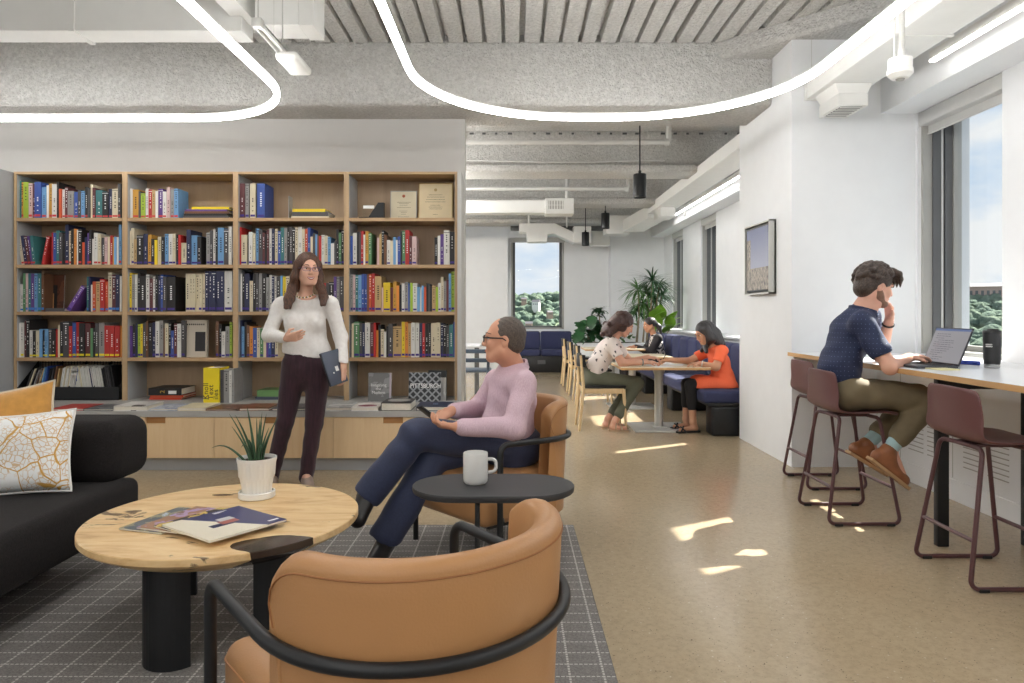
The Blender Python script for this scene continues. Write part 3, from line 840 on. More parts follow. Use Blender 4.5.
SHELVES = {
 (0, 0): (12, .1133, 170, 217, 'R', "38,115,w;52,85,e;70,95,m;105,95,l;148,105,i;182,110,v;205,95,b;262,140,s;302,122,w;322,108,m;358,115,w;400,95,k;418,155,q;440,160,w;468,140,v;495,175,a;550,182,b;586,165,d;615,175,s;648,140,k;672,150,d;690,115,c;710,145,v;735,165,e;795,180,k;850,155,n;885,155,c;938,110,d;962"),
 (0, 1): (12, .1133, 170, 264, 'R', "70,578,c,-8;102,572,n,-8;128,575,v,-8;146,575,p,-8;172,572,e,-6;205,X;262,576,r,11;292,X;348,545,r;364,548,b;390,525,e;420,545,d;448,560,k;470,465,n;500,530,c;525,515,k;552,512,o;572,520,w;585,515,k;616,630,q;640,585,n;664,548,p;686,522,k;707,600,w;726,548,w;760,560,c;788,590,d;822,585,i;848,585,c;866,570,r;892,585,m;905,583,s;925,585,w;942,470,s;966"),
 (0, 2): (12, .1133, 240, 311, 'B', "42,390,a;62,385,w;103,290,g;125,288,i;145,290,e;172,290,p;202,290,s;228,290,e;255,290,h;280,X;655,318,e;678,318,n;694,390,w;715,362,q;742,362,t;780,340,r;820,362,q;845,283,c;882,300,v;915,300,n;950,312,w;968"),
 (0, 3): (12, .1465, 310, 357, 'Y', "30,88,w;58,85,w;85,70,v;100,62,k;122,135,w;145,140,k;168,140,c;190,128,s;208,135,k;228,128,s;248,130,d;270,130,k;298,130,r;316,100,c;330,80,k;352,75,d;390,108,r;410,85,b;435,82,r;460,88,k;498,90,v;535,122,g;552,120,k;572,90,d;592,85,a;632,105,r;668,105,r;700,105,r;735,105,o;748"),
 (1, 0): (122, .1133, 170, 217, 'R', "45,152,w;92,160,m;145,175,d;165,195,l;205,152,w;232,162,r;265,165,t;298,175,w;320,155,p;362,180,w;395,142,i;425,160,a;458,152,s;495"),
 (1, 1): (122, .1133, 170, 264, 'P', "45,530,c;80,505,c;108,605,t;135,568,k;190,556,n;228,562,m;260,600,k;290,610,y;312,580,c;350,585,k;378,556,s;410,556,w;448,556,c;475,560,k;498,565,r;520,635,c;572,520,n;610,568,s;665,580,k;700,X;745,545,a;778,525,d;802,515,w;828,498,k;848,502,s;902,515,d;943,492,w;973"),
 (1, 2): (122, .1133, 240, 311, 'P', "45,285,y;92,300,a;115,300,w;135,288,k;158,315,k;210,300,w;242,335,v;272,318,w;295,300,k;318,310,n;342,300,b;365,320,d;395,318,k;470,X;560,293,c;595,293,c;625,293,c;652,293,c;680,293,c;708,293,c;735,258,n;765,258,n;795,258,n;830,258,n;868,258,n;902,265,w;973"),
 (1, 3): (122, .1465, 310, 357, 'P', "35,102,c;55,105,p;72,95,k;90,90,n;105,95,l;125,92,y;142,85,d;165,75,h;180,85,k;205,82,n;228,75,w;255,68,a;280,120,h;295,90,c;318,85,k;335,138,b;358,90,v;380,92,w;405,70,d;430,X;642,75,h;662,95,k;680,145,w;705,110,a;733,82,l;750"),
 (2, 0): (234, .1133, 170, 217, 'P', "42,108,v;98,108,a;132,108,k;142,108,c;192,108,k;202,105,b;270"),
 (2, 1): (234, .1133, 170, 264, 'P', "32,498,r;62,565,c;118,560,d;133,540,w;165,555,c;190,508,s;217,520,d;252,545,v;275,560,k;292,520,v;312,508,w;335,512,n;360,512,c;385,530,b;412,502,e;445,505,a;470,495,k;490,495,d;515,505,k;540,500,c;565,495,w;600,515,c;624,512,q;650,502,b;674,580,c;695,550,d;715,560,s;735,565,h;753,575,r;770,565,w;798,575,c;830,585,s;855,640,w;885,620,d;905,515,k;925,545,g;948,520,k;970"),
 (2, 2): (234, .1133, 240, 311, 'P', "40,292,w;70,250,k;92,292,n;135,355,c;168,290,k;193,288,d;218,290,a;245,290,k;285,325,a;310,302,w;335,318,n;355,318,w;378,318,d;412,310,s;430,318,y;460,315,c;490,X;770,375,r;812,375,d;838,365,k;880,318,p;905,318,a;930,318,d;968"),
 (2, 3): (234, .1465, 310, 357, 'P', "30,68,n;52,110,s;70,80,k;85,100,h;105,110,o;130,120,b;158,120,c;178,125,g;200,130,c;218,130,p;235,135,b;255,135,n;280,135,c;302,X;710,68,n;732,70,b;750"),
 (3, 1): (346, .1172, 170, 264, 'P', "30,555,b;58,530,w;92,520,k;110,525,d;130,512,r;150,545,w;165,515,m;193,530,g;218,X;265,570,i;285,540,t;305,508,k;325,545,h;347,588,w;378,595,c;402,565,s;425,590,w;440,560,b;465,515,k;480,512,g;505,505,r;540,555,v;565,560,i;603,X;755,568,k;783,555,w;805,540,p;835,508,w;885,520,k;930"),
 (3, 2): (346, .1172, 240, 311, 'P', "33,290,a;58,290,i;80,293,e;105,295,s;133,285,b;157,285,b;180,288,h;197,285,q;218,282,r;248,305,t;305,400,i;318,358,y;378,400,v;402,350,m;432,385,o;455,375,k;475,365,w;500,355,a;530,365,b;548,362,l;570,365,w;606,395,s;630,400,w;646,385,s;666,395,q;685,365,k;703,370,d;718,390,k;735,385,t;766,395,l;786,362,w;810,310,c;833,345,a;856,335,v;877,282,s;898,265,l;935"),
 (3, 3): (346, .1465, 310, 357, 'P', "24,135,d;40,90,c;55,78,g;92,85,d;110,90,n;130,85,w;165,90,v;190,85,r;205,135,o;222,100,k;238,130,c;260,145,w;276,110,k;290,92,d;320,110,t;380,78,y;402,78,o;425,90,t;445,85,w;473,88,w;500,88,n;522,88,r;540,90,k;563,95,k;580,88,c;615,85,c;645,90,n;665,95,k;685,105,d;705,97,e;733,80,b;748"),
}
rb = random.Random(21)
BOOKS = []
for (bay, row), (px0, sc, py0, pyb, lbl, spec) in SHELVES.items():
    toks = [t.split(',') for t in spec.split(';')]
    k = 0
    inner0, inner1 = BX[bay] + 0.026, BX[bay + 1] - 0.026
    for i, t in enumerate(toks[:-1]):
        if t[1] == 'X': continue
        xa = float(t[0]); xb = float(toks[i + 1][0])
        tilt = float(t[3]) if len(t) > 3 else 0.0
        k += 1
        yd = 6.10
        h = (pyb - (py0 + sc * float(t[1]))) * yd / 700.0
        h = min(h, 0.352)
        X0 = (px0 + xa * sc - 513) * yd / 700.0; X1 = (px0 + xb * sc - 513) * yd / 700.0
        X0 = max(X0, inner0); X1 = min(X1, inner1)
        if tilt: X1 = X0 + 0.026
        w = max(0.012, X1 - X0 - 0.0012)
        BOOKS.append([bay, row, k, X0 + w / 2, w, h, t[2], tilt, lbl])
# the 280 largest are single books; the slimmest leftovers are one object
order = sorted(range(len(BOOKS)), key=lambda q: -BOOKS[q][4] * BOOKS[q][5])
single = set(order[:280])
rest = MB(); rest_m = []
def size_word(w, h):
    a = 'tall ' if h > 0.30 else ('short ' if h < 0.205 else '')
    b = 'thick ' if w > 0.05 else ('slim ' if w < 0.022 else '')
    return a + b
for q, (bay, row, k, xc, w, h, c, tilt, lbl) in enumerate(BOOKS):
    dep = min(0.24, max(0.15, h * 0.72)) + rb.uniform(-.01, .01)
    y = BY + 0.03 + rb.uniform(0, 0.018)
    z = SHELF_Z[row] + 0.001
    if q in single:
        li = {'P': 0, 'R': 1, 'B': 2, 'Y': 3}[lbl]
        if rb.random() < 0.12: li = None
        me = BM[(li, 1 if c in LIGHT else 0, rb.randrange(4))]
        o = bpy.data.objects.new('book', me); COL.objects.link(o)
        o.scale = (w, dep, h)
        o.location = (xc, y, z)
        if tilt:
            o.rotation_euler = (0, math.radians(tilt), 0)
            if tilt < 0: o.location = (xc + h * math.sin(math.radians(-tilt)) * 0.35, y, z + w / 2 * math.sin(math.radians(abs(tilt))))
            else: o.location = (xc, y, z + w / 2 * math.sin(math.radians(abs(tilt))))
        o.color = PAL[c][1]
        tag(o, '%s%s book, %s from left on the %s shelf, %s bookcase' % (size_word(w, h), PAL[c][0], ORD[k - 1], ORD[row] if row else 'top', BAYN[bay]), 'book',
            group='books on the %s shelf of the %s bookcase' % (ORD[row] if row else 'top', BAYN[bay]))
    else:
        if c not in rest_m: rest_m.append(c)
        rest.box((xc - w / 2, y, z), (xc + w / 2, y + dep, z + h), rest_m.index(c))
o = rest.build('slim_books', [plain('slim_cover_' + c, PAL[c][1], 0.5) for c in rest_m], world=True, smooth=0)
tag(o, 'slimmest booklets and paperbacks squeezed between the larger books on the shelves', 'books', kind='stuff')

def flat_book(name, x0, x1, y0, y1, z, t, col, label, group, rz=0.0, art=None, spine='front'):
    """a lying book: covers, page block"""
    cx, cy = (x0 + x1) / 2, (y0 + y1) / 2
    hx, hy = (x1 - x0) / 2, (y1 - y0) / 2
    o = thing(name, label, 'book', (cx, cy, z), rz, group)
    cov = plain('cover_' + label.split(' book')[0].replace(' ', '_')[:40], col, 0.45) if art is None else art
    cc = MB().box((-hx, -hy, t - 0.004), (hx, hy, t)).box((-hx, -hy, 0), (hx, hy, 0.004))
    if spine == 'front': cc.box((-hx, -hy, 0.004), (hx, -hy + 0.004, t - 0.004))
    if spine == 'left': cc.box((-hx, -hy, 0.004), (-hx + 0.004, hy, t - 0.004))
    cc.build('cover', cov, o)
    MB().box((-hx + 0.004, -hy + 0.005, 0.004), (hx - 0.004, hy - 0.004, t - 0.004)).build('page_block', M['pages'], o)
    return o

# covers with pictures
def photo_cover(name, a, b2, c2, sc=9.0):
    b = NB(name); v = b.co('Object')
    return b.done(b.ramp(b.noise(v, sc, 3, 0.6), [(0.35, a), (0.5, b2), (0.62, c2)], 'CONSTANT'), 0.35)

# ---- stack in the second bookcase (top shelf)
def px2x(px, y): return (px - 513) * y / 700.0
st = [(540, 0.022, 'd'), (545, 0.020, 'k'), (550, 0.020, 'h'), (556, 0.016, 'p'), (615, 0.022, 'y')]
z = SHELF_Z[0] + 0.001
for i, (xa, t, c) in enumerate(st):
    X0 = px2x(122 + xa * .1133, 6.1); X1 = px2x(122 + (945 - (i % 2) * 20) * .1133, 6.1)
    flat_book('book', X0, X1, 6.10, 6.30, z, t - 0.0004, PAL[c][1], '%s book lying %s in the flat stack on the second bookcase' % (PAL[c][0], ['at the very bottom', 'second from bottom', 'in the middle', 'second from top', 'on top'][i]), 'flat stack on the second bookcase')
    z += t
z = SHELF_Z[0] + 0.001
for i, (xa, xb, t, c) in enumerate([(505, 840, 0.018, 'c'), (512, 835, 0.038, 'd'), (515, 805, 0.026, 'y')]):
    flat_book('book', px2x(234 + xa * .1133, 6.1), px2x(234 + xb * .1133, 6.1), 6.10, 6.32, z, t - 0.0004, PAL[c][1],
              '%s book lying %s of three flat books on the third bookcase' % (PAL[c][0], ['at the bottom', 'in the middle', 'on top'][i]), 'flat stack on the third bookcase')
    z += t
# a steel bookend beside the blue book
X = px2x(290, 6.15)
tag(MB().box((X - 0.03, 6.12, SHELF_Z[0] + 0.001), (X, 6.22, SHELF_Z[0] + 0.004)).box((X - 0.004, 6.12, SHELF_Z[0] + 0.001), (X, 6.22, SHELF_Z[0] + 0.20)).build('bookend', M['bench_top'], world=True), 'thin pale metal bookend on the top shelf of the third bookcase', 'bookend')

# ---- books shown face-on
def face_book(name, xa, xb, y, z, h, t, col, label, group='books standing face-on', art=None, lean=0.0):
    o = thing(name, label, 'book', ((xa + xb) / 2, y, z), 0, group)
    o.rotation_euler = (math.radians(-lean), 0, 0)
    w = (xb - xa) / 2
    c = MB().box((-w, 0, 0), (w, 0.003, h)).box((-w, t - 0.003, 0), (w, t, h)).box((-w, 0.003, 0), (-w + 0.004, t - 0.003, h))
    c.build('cover', art or plain('cover_face', col, 0.4), o)
    MB().box((-w + 0.004, 0.003, 0.003), (w - 0.003, t - 0.003, h - 0.003)).build('page_block', M['pages'], o)
    return o
z3 = SHELF_Z[2]
f = face_book('book', px2x(12 + 284 * .1133, 6.2), px2x(12 + 440 * .1133, 6.2), 6.22, z3 + 0.002, 0.328, 0.02, S(96, 58, 38), 'large brown picture book facing out on the third shelf, leftmost bookcase', lean=3,
              art=photo_cover('brown_cover', S(80, 44, 28), S(104, 62, 40), S(86, 50, 34), 5))
wl = wm(f)
MB().box((-0.07, -0.0012, 0.02), (0.02, 0, 0.235)).build('cover_panel', M['black'], f)
MB().rbox((-0.045, -0.0022, 0.03), (-0.008, -0.001, 0.16), 0.0004, 1).build('cover_figure', M['oak_dark'], f)
# leaning purple book
o = bpy.data.objects.new('book', BM[(0, 0, 1)]); COL.objects.link(o)
o.scale = (0.034, 0.2, 0.245); o.color = S(122, 84, 170); o.location = (px2x(12 + 500 * .1133, 6.1), 6.095, z3 + 0.012); o.rotation_euler = (0, math.radians(32), 0)
tag(o, 'purple book leaning far over in the gap of the third shelf, leftmost bookcase', 'book', 'books leaning in the gap')
o = flat_book('book', px2x(12 + 300 * .1133, 6.1), px2x(12 + 470 * .1133, 6.1), 6.09, 6.19, z3 + 0.001, 0.03, PAL['d'][1], 'grey book lying in front of the brown picture book', 'books leaning in the gap')
f = face_book('book', px2x(122 + 436 * .1465, 6.15), px2x(122 + 582 * .1465, 6.15), 6.13, SHELF_Z[3] + 0.002, 0.325, 0.045, S(196, 186, 170), 'large pale picture book with a dark doorway photo, fourth shelf of the second bookcase', lean=2)
MB().box((-0.005, -0.0012, 0.05), (0.085, 0, 0.22)).build('cover_photo', M['ink'], f)
tl = MB()
for k in range(9): tl.box((-0.08 + k * 0.018, -0.0014, 0.278), (-0.07 + k * 0.018, 0, 0.292))
tl.build('cover_title', M['ink'], f)
# yellow spine-lettered book and its grey neighbours on the bench
RXZ = basis(V((1, 0, 0)), V((0, 0, 1)), V((0, -1, 0)))
RUP = basis(V((0, 0, 1)), V((-1, 0, 0)), V((0, -1, 0)))
xa, xb = px2x(203.6, 5.88), px2x(219.4, 5.88)
o = thing('book', 'thick yellow book with large black vertical lettering, bottom shelf of the second bookcase', 'book', ((xa + xb) / 2, 5.88, BENCH), group='books at the end of the bench top')
MB().box((xa, 5.875, BENCH + 0.001), (xb, 5.88, BENCH + 0.295)).box((xa, 5.88, BENCH + 0.001), (xa + 0.003, 6.08, BENCH + 0.295)).box((xb - 0.003, 5.88, BENCH + 0.001), (xb, 6.08, BENCH + 0.295)).build('cover', plain('yellow_cover', S(240, 214, 30), 0.5), o, world=True)
MB().box((xa + 0.003, 5.88, BENCH + 0.004), (xb - 0.003, 6.07, BENCH + 0.29)).build('page_block', M['pages'], o, world=True)
for k, s in enumerate(('Knoll', 'Text', 'iles')):
    text('spine_lettering', s, M['ink'], 0.062, (xa + 0.022 + k * 0.042, 5.8745, BENCH + 0.03), RUP, o, align='LEFT', tracking=1.05)
for k, (c, w, h) in enumerate((('d', 0.030, 0.275), ('a', 0.045, 0.28), ('w', 0.022, 0.27), ('a', 0.020, 0.285))):
    x = xb + 0.002 + sum((0.030, 0.045, 0.022, 0.020)[:k])
    o = bpy.data.objects.new('book', BM[(None, 1, k)]); COL.objects.link(o)
    o.scale = (w - 0.001, 0.2, h); o.color = PAL[c][1]; o.location = (x + w / 2, 5.89, BENCH + 0.001)
    tag(o, '%s book, %s to the right of the thick yellow lettered book' % (PAL[c][0], ORD[k]), 'book', 'books at the end of the bench top')
# black and red books stacked in the second bookcase
xa, xb = px2x(149, 6.1), px2x(182, 6.1)
flat_book('book', xa + 0.003, xb, 6.10, 6.36, BENCH + 0.001, 0.018, S(200, 72, 44), 'red-orange book at the bottom of the low stack under the black book', 'low stack in the second bookcase', rz=-0.03)
flat_book('book', xa + 0.006, xb + 0.006, 6.10, 6.36, BENCH + 0.0195, 0.020, S(206, 84, 52), 'orange book in the middle of the low stack under the black book', 'low stack in the second bookcase', rz=0.02)
f = flat_book('book', xa, xb, 6.09, 6.36, BENCH + 0.040, 0.062, S(34, 32, 32), 'thick black book with a gold numeral on its spine, topmost of the low stack', 'low stack in the second bookcase')
text('spine_lettering', '2', plain('gold_ink', S(214, 176, 70), 0.4), 0.055, ((xa + xb) / 2 - 0.02, 6.0885, BENCH + 0.071), RXZ @ Matrix.Rotation(PI / 2, 3, 'Z'), f)
MB().box((0.03, -0.1365, 0.012), (0.10, -0.135, 0.04)).build('spine_label', M['white_ink'], f)
# green and grey books behind the woman
xa, xb = px2x(257, 6.1), px2x(280, 6.1)
flat_book('book', xa - 0.015, xb, 6.10, 6.34, BENCH + 0.001, 0.026, S(70, 76, 92), 'slate book under the green book, bottom shelf of the third bookcase', 'low stack in the third bookcase')
flat_book('book', xa, xb + 0.02, 6.10, 6.34, BENCH + 0.0275, 0.055, S(110, 150, 92), 'thick green book on top of the slate book, third bookcase', 'low stack in the third bookcase')

# ---- books lying along the bench top
def bench_book(pa, pb, t, col, label, art=None, yn=5.415, dep=0.29, rz=0.0):
    return flat_book('book', px2x(pa, yn), px2x(pb, yn), yn, yn + dep, BENCH, t, col, label, 'books lying along the bench top', rz, art, 'left')
bench_book(50, 82, 0.018, S(186, 52, 44), 'red book lying on the bench top behind the mustard pillow', rz=0.04)
bench_book(83, 110, 0.016, 0, 'book with a dark city photo cover lying right of the red one', photo_cover('city_cover', S(70, 74, 80), S(120, 124, 128), S(96, 96, 100)), rz=0.03)
bench_book(113, 146, 0.038, 0, 'thick white book with a dark title panel on the bench top', photo_cover('white_dark_cover', S(228, 226, 222), S(222, 220, 216), S(60, 58, 58), 3.5), rz=0.05)
bench_book(149, 175, 0.018, 0, 'pale blue illustrated book lying in front of the black stack', photo_cover('blue_cover', S(198, 204, 214), S(150, 160, 182), S(224, 224, 226)), rz=0.06)
bench_book(177, 205, 0.026, S(224, 212, 178), 'cream book lying on the bench top below the yellow book', rz=0.05)
bench_book(206, 237, 0.014, 0, 'brown photo book lying on the bench top above the potted plant', photo_cover('brown_photo', S(126, 82, 58), S(98, 66, 50), S(150, 104, 74)), rz=-0.03)
bench_book(238.5, 268, 0.022, 0, 'rust brown photo book lying on the bench left of the standing woman', photo_cover('rust_photo', S(140, 84, 56), S(110, 66, 46), S(160, 110, 80)), rz=0.04)
bench_book(271, 306, 0.020, 0, 'yellow-edged grey photo book lying behind the standing woman', photo_cover('grey_photo', S(90, 94, 104), S(60, 62, 70), S(140, 140, 146)), rz=0.05)
bench_book(325, 350, 0.028, 0, 'white book with grey building photo lying right of the standing woman', photo_cover('bldg_photo', S(206, 206, 204), S(168, 170, 170), S(120, 122, 124)), rz=0.04)
f = bench_book(351, 378, 0.026, S(230, 226, 220), 'white book with dark red arc on its cover, bench top', rz=0.03)
MB().lathe([(0.0, 0.0262), (0.075, 0.0266)], n=24, M=Matrix.Translation((0.0, -0.03, 0)) @ Matrix.Diagonal((1, 0.7, 1, 1))).build('cover_disc', plain('crimson_ink', S(128, 30, 62), 0.4), f)
f = bench_book(381, 411, 0.062, S(48, 48, 50), 'thickest white-edged book with a black cover on the bench top')
MB().lathe([(0.05, 0.0622), (0.09, 0.0626)], n=24, M=Matrix.Translation((0.0, 0.02, 0)) @ Matrix.Diagonal((1, 1.0, 1, 1))).build('cover_ring', M['frame_grey'], f)
f = bench_book(416, 451, 0.034, S(38, 48, 78), 'navy blue book lying at the right end of the bench top', rz=0.02)
text('cover_emblem', '*', plain('pale_blue_ink', S(170, 196, 226), 0.4), 0.09, (f.location.x, f.location.y - 0.02, BENCH + 0.0352), Matrix.Identity(3), f)

# two display books at the right
f = face_book('book', px2x(368, 5.97), px2x(391, 5.97), 5.97, BENCH + 0.001, 0.245, 0.03, 0, 'grey photo book with white title, upright on the bench in the rightmost bookcase', lean=5,
              art=photo_cover('street_cover', S(118, 118, 118), S(146, 146, 146), S(88, 88, 90), 7))
MB().box((0.083, -0.0012, 0), (0.097, 0, 0.245)).build('cover_strip', plain('lilac_ink', S(186, 172, 182), 0.5), f)
RL = Matrix.Rotation(math.radians(-5), 3, 'X') @ RXZ
for k, s in enumerate(('Imagining', 'the', 'Modern')):
    text('cover_title', s, M['white_ink'], 0.036, V((f.location.x - 0.01, f.location.y, f.location.z)) + RL @ V((0, 0.14 - k * 0.032, 0.0015)), RL, f)
b = NB('facade_cover'); v = b.co('Object', rot=(0, math.radians(45), 0)); x, y, z = b.xyz(v)
fx = b.m('ABSOLUTE', b.m('SUBTRACT', b.m('FRACT', b.m('MULTIPLY', x, 22)), 0.5)); fz = b.m('ABSOLUTE', b.m('SUBTRACT', b.m('FRACT', b.m('MULTIPLY', z, 22)), 0.5))
c = b.ramp(b.m('MAXIMUM', fx, fz), [(0.30, S(44, 46, 50)), (0.42, S(150, 153, 156))])
f = face_book('book', px2x(408.5, 5.95), px2x(440.5, 5.95), 5.95, BENCH + 0.001, 0.25, 0.028, 0, 'black and white diamond facade book lettered in capitals, upright in the rightmost bookcase', art=b.done(c, 0.4), lean=5)
text('cover_title', 'PITTSBURGH', M['paper'], 0.053, V((f.location.x + 0.008, f.location.y, f.location.z)) + RL @ V((0, 0.135, 0.0015)), RL, f, sx=0.86, depth=0.002)
f = face_book('book', px2x(428, 6.02), px2x(446.5, 6.02), 6.02, BENCH + 0.001, 0.262, 0.02, S(38, 38, 38), 'black book with a beige panel peeping out behind the diamond facade book', lean=4)
MB().box((0.02, -0.0012, 0.0), (0.075, 0, 0.20)).build('cover_panel', M['bench_top'], f)

# ---- black wire magazine rack with magazines
o = thing('magazine_rack', 'black wire rack holding rows of magazines in the leftmost bookcase', 'magazine rack', (-3.86, 6.2, BENCH))
x0, x1 = px2x(19.5, 6.1), px2x(120.5, 6.1)
MB().box((x0, 6.07, BENCH + 0.001), (x1, 6.075, BENCH + 0.115)).box((x0, 6.07, BENCH + 0.001), (x1, 6.36, BENCH + 0.006)).build('front_panel', M['black'], o, world=True)
wr = MB()
for k in range(4):
    z = BENCH + 0.14 + k * 0.055
    wr.tube([(x0 + 0.01, 6.35, z), (x1 - 0.002, 6.35, z)], 0.003, 6)
for k in range(34):
    x = x0 + 0.01 + k * (x1 - x0 - 0.02) / 33
    wr.tube([(x, 6.35, BENCH + 0.1), (x, 6.35, BENCH + 0.33)], 0.0025, 5)
wr.build('wire_back', M['black'], o, world=True)
for i in range(5):
    x = x0 + (x1 - x0) * i / 4
    d = MB().prism([(x - 0.002, 6.072, BENCH + 0.11), (x - 0.002, 6.35, BENCH + 0.33), (x - 0.002, 6.35, BENCH + 0.005), (x - 0.002, 6.072, BENCH + 0.005)], (0.004, 0, 0))
    d.build('divider', M['black'], o, world=True)
PALM = {}
for i, (s0, s1, n, tl, cols, nm) in enumerate(((95, 185, 6, 20, 'dckaht', 'first'), (190, 330, 7, 10, 'asbkdht', 'second'), (340, 450, 11, 9, 'wwcwwcwwwwb', 'third'), (455, 590, 13, -9, 'wwwwwcwwwwwwn', 'fourth'), (590, 740, 12, -10, 'wwwwwwkkddkk', 'last'))):
    for k in range(n):
        x = px2x(12 + (s0 + (s1 - s0) * k / n) * .1465, 6.14)
        m = MB().box((0, 0, 0), (0.006 + 0.004 * (k % 2), 0.2, 0.26 + 0.01 * (k % 3)))
        q = m.build('magazine', PALM.setdefault(cols[k], plain('magazine_' + cols[k], PAL[cols[k]][1], 0.4)))
        q.location = (x, 6.09, BENCH + 0.008 + 0.01)
        q.rotation_euler = (0, math.radians(tl), 0)
        tag(q, '%s magazine, %s from the left in the %s bundle of the black wire rack' % (PAL[cols[k]][0], ORD[k], nm), 'magazine', 'magazines in the black wire rack')

# ---- top shelf of the rightmost bookcase: two certificates, a black award
zs = SHELF_Z[0] + 0.001
def certificate(xa, xb, y, h, fcol, paper, label, lines, seal, lean=4):
    w = (xb - xa) / 2
    o = thing('framed_certificate', label, 'certificate', ((xa + xb) / 2, y, zs), group='framed certificates on the top shelf'); o.rotation_euler = (math.radians(-lean), 0, 0)
    t = 0.006
    MB().box((-w, 0, 0), (w, 0.014, t)).box((-w, 0, h - t), (w, 0.014, h)).box((-w, 0, t), (-w + t, 0.014, h - t)).box((w - t, 0, t), (w, 0.014, h - t)).build('frame', fcol, o)
    MB().box((-w + t, 0.004, t), (w - t, 0.012, h - t)).build('sheet', paper, o)
    lathe = MB().lathe([(0.0, 0), (0.014, 0.0)], n=16, M=Matrix.Translation((0, 0.003, h * 0.82)) @ Matrix.Rotation(PI / 2, 4, 'X'))
    lathe.build('seal', seal, o)
    tx = MB()
    for (zf, lw) in lines:
        k = -lw
        while k < lw:
            tx.box((k * w, 0.0025, zf * h), ((k + 0.05) * w, 0.004, zf * h + 0.004)); k += 0.075
    tx.build('lettering', plain('certificate_ink', S(128, 116, 98), 0.7), o)
certificate(px2x(390, 6.2), px2x(416.5, 6.2), 6.21, 0.262, M['frame_grey'], plain('certificate_paper', S(206, 196, 168), 0.5), 'smaller framed certificate with a red seal, left of the pair on the top shelf',
            [(0.60, .5), (0.56, .35), (0.50, .3), (0.42, .5), (0.30, .3), (0.25, .2), (0.19, .18), (0.1, .4)], plain('red_seal', S(202, 110, 86), 0.5))
certificate(px2x(418, 6.2), px2x(452, 6.2), 6.23, 0.335, plain('gold_frame', S(178, 150, 92), 0.35, metal=0.5), plain('certificate_paper_cream', S(222, 205, 168), 0.5), 'larger framed certificate in a thin gold frame, right of the pair on the top shelf',
            [(0.68, .4), (0.62, .5), (0.55, .55), (0.49, .6), (0.40, .3), (0.35, .4), (0.30, .35), (0.15, .15)], plain('gold_seal', S(186, 160, 110), 0.5))
o = thing('award', 'black wedge-shaped award with a clear plate on the top shelf', 'award', (px2x(373, 6.15), 6.15, zs))
xq = px2x(373, 6.15)
MB().box((xq - 0.115, 6.10, zs), (xq + 0.105, 6.19, zs + 0.012)).build('base', M['black'], o, world=True)
MB().prism([(xq - 0.035, 6.12, zs + 0.012), (xq + 0.10, 6.12, zs + 0.012), (xq + 0.10, 6.12, zs + 0.14), (xq + 0.05, 6.12, zs + 0.14)], (0, 0.05, 0)).build('wedge', M['steel_black'], o, world=True)
MB().box((xq - 0.085, 6.128, zs + 0.012), (xq + 0.0, 6.134, zs + 0.12)).build('clear_plate', M['glass'], o, world=True)
MB().box((xq - 0.08, 6.122, zs + 0.088), (xq + 0.015, 6.128, zs + 0.115)).build('label_strip', M['white_ink'], o, world=True)
# ================================================================ lounge: sofa, coffee table, armchairs
o = thing('sofa', 'low black wool sofa with a rounded back bolster at the left', 'sofa', (-2.9, 2.9, 0))
MB().rbox((-4.2, 1.7, 0.19), (-1.84, 3.47, 0.42), 0.045, 4).build('seat', M['sofa'], o, world=True, smooth=60)
MB().rbox((-4.1, 3.30, 0.40), (-1.885, 3.67, 0.705), 0.085, 6).build('back_bolster', M['sofa'], o, world=True, smooth=60)
MB().box((-4.1, 1.8, 0.0095), (-2.2, 3.30, 0.20)).build('plinth', M['black'], o, world=True)

def pillow(name, label, w, h, t, mat, loc, rx, ry, rz, piping=None):
    """a stuffed square: puffed middle, pinched corners"""
    n = 22; vs = []; P0 = []; P1 = []
    for i in range(n + 1):
        r0 = []; r1 = []
        for j in range(n + 1):
            u, v = i / n * 2 - 1, j / n * 2 - 1
            pu = u * (1 - 0.07 * (1 - u * u) * 0 - 0.075 * (1 - v * v) * abs(u)) ; pv = v * (1 - 0.075 * (1 - u * u) * abs(v))
            d = t * (max(0, (1 - u ** 4)) ** 0.6) * (max(0, (1 - v ** 4)) ** 0.6) * 0.5
            d *= 1 + 0.06 * math.sin(3.1 * u + 2 * v) + 0.05 * math.sin(5 * v - u)
            r0.append(V((pu * w / 2, -d, pv * h / 2))); r1.append(V((pu * w / 2, d, pv * h / 2)))
        P0.append(r0); P1.append(r1)
    o = thing(name, label, 'pillow', loc, 0, 'throw pillows on the sofa')
    o.rotation_euler = (math.radians(rx), math.radians(ry), math.radians(rz))
    MB().grid(P0).grid([r[::-1] for r in P1]).build('cover', mat, o, smooth=180, fix=True)
    edge = [P0[i][0] for i in range(n)] + [P0[n][j] for j in range(n)] + [P0[i][n] for i in range(n, 0, -1)] + [P0[0][j] for j in range(n, 0, -1)]
    if piping: MB().tube(edge, 0.006, 6, closed=True).build('piping', piping, o)
    return o
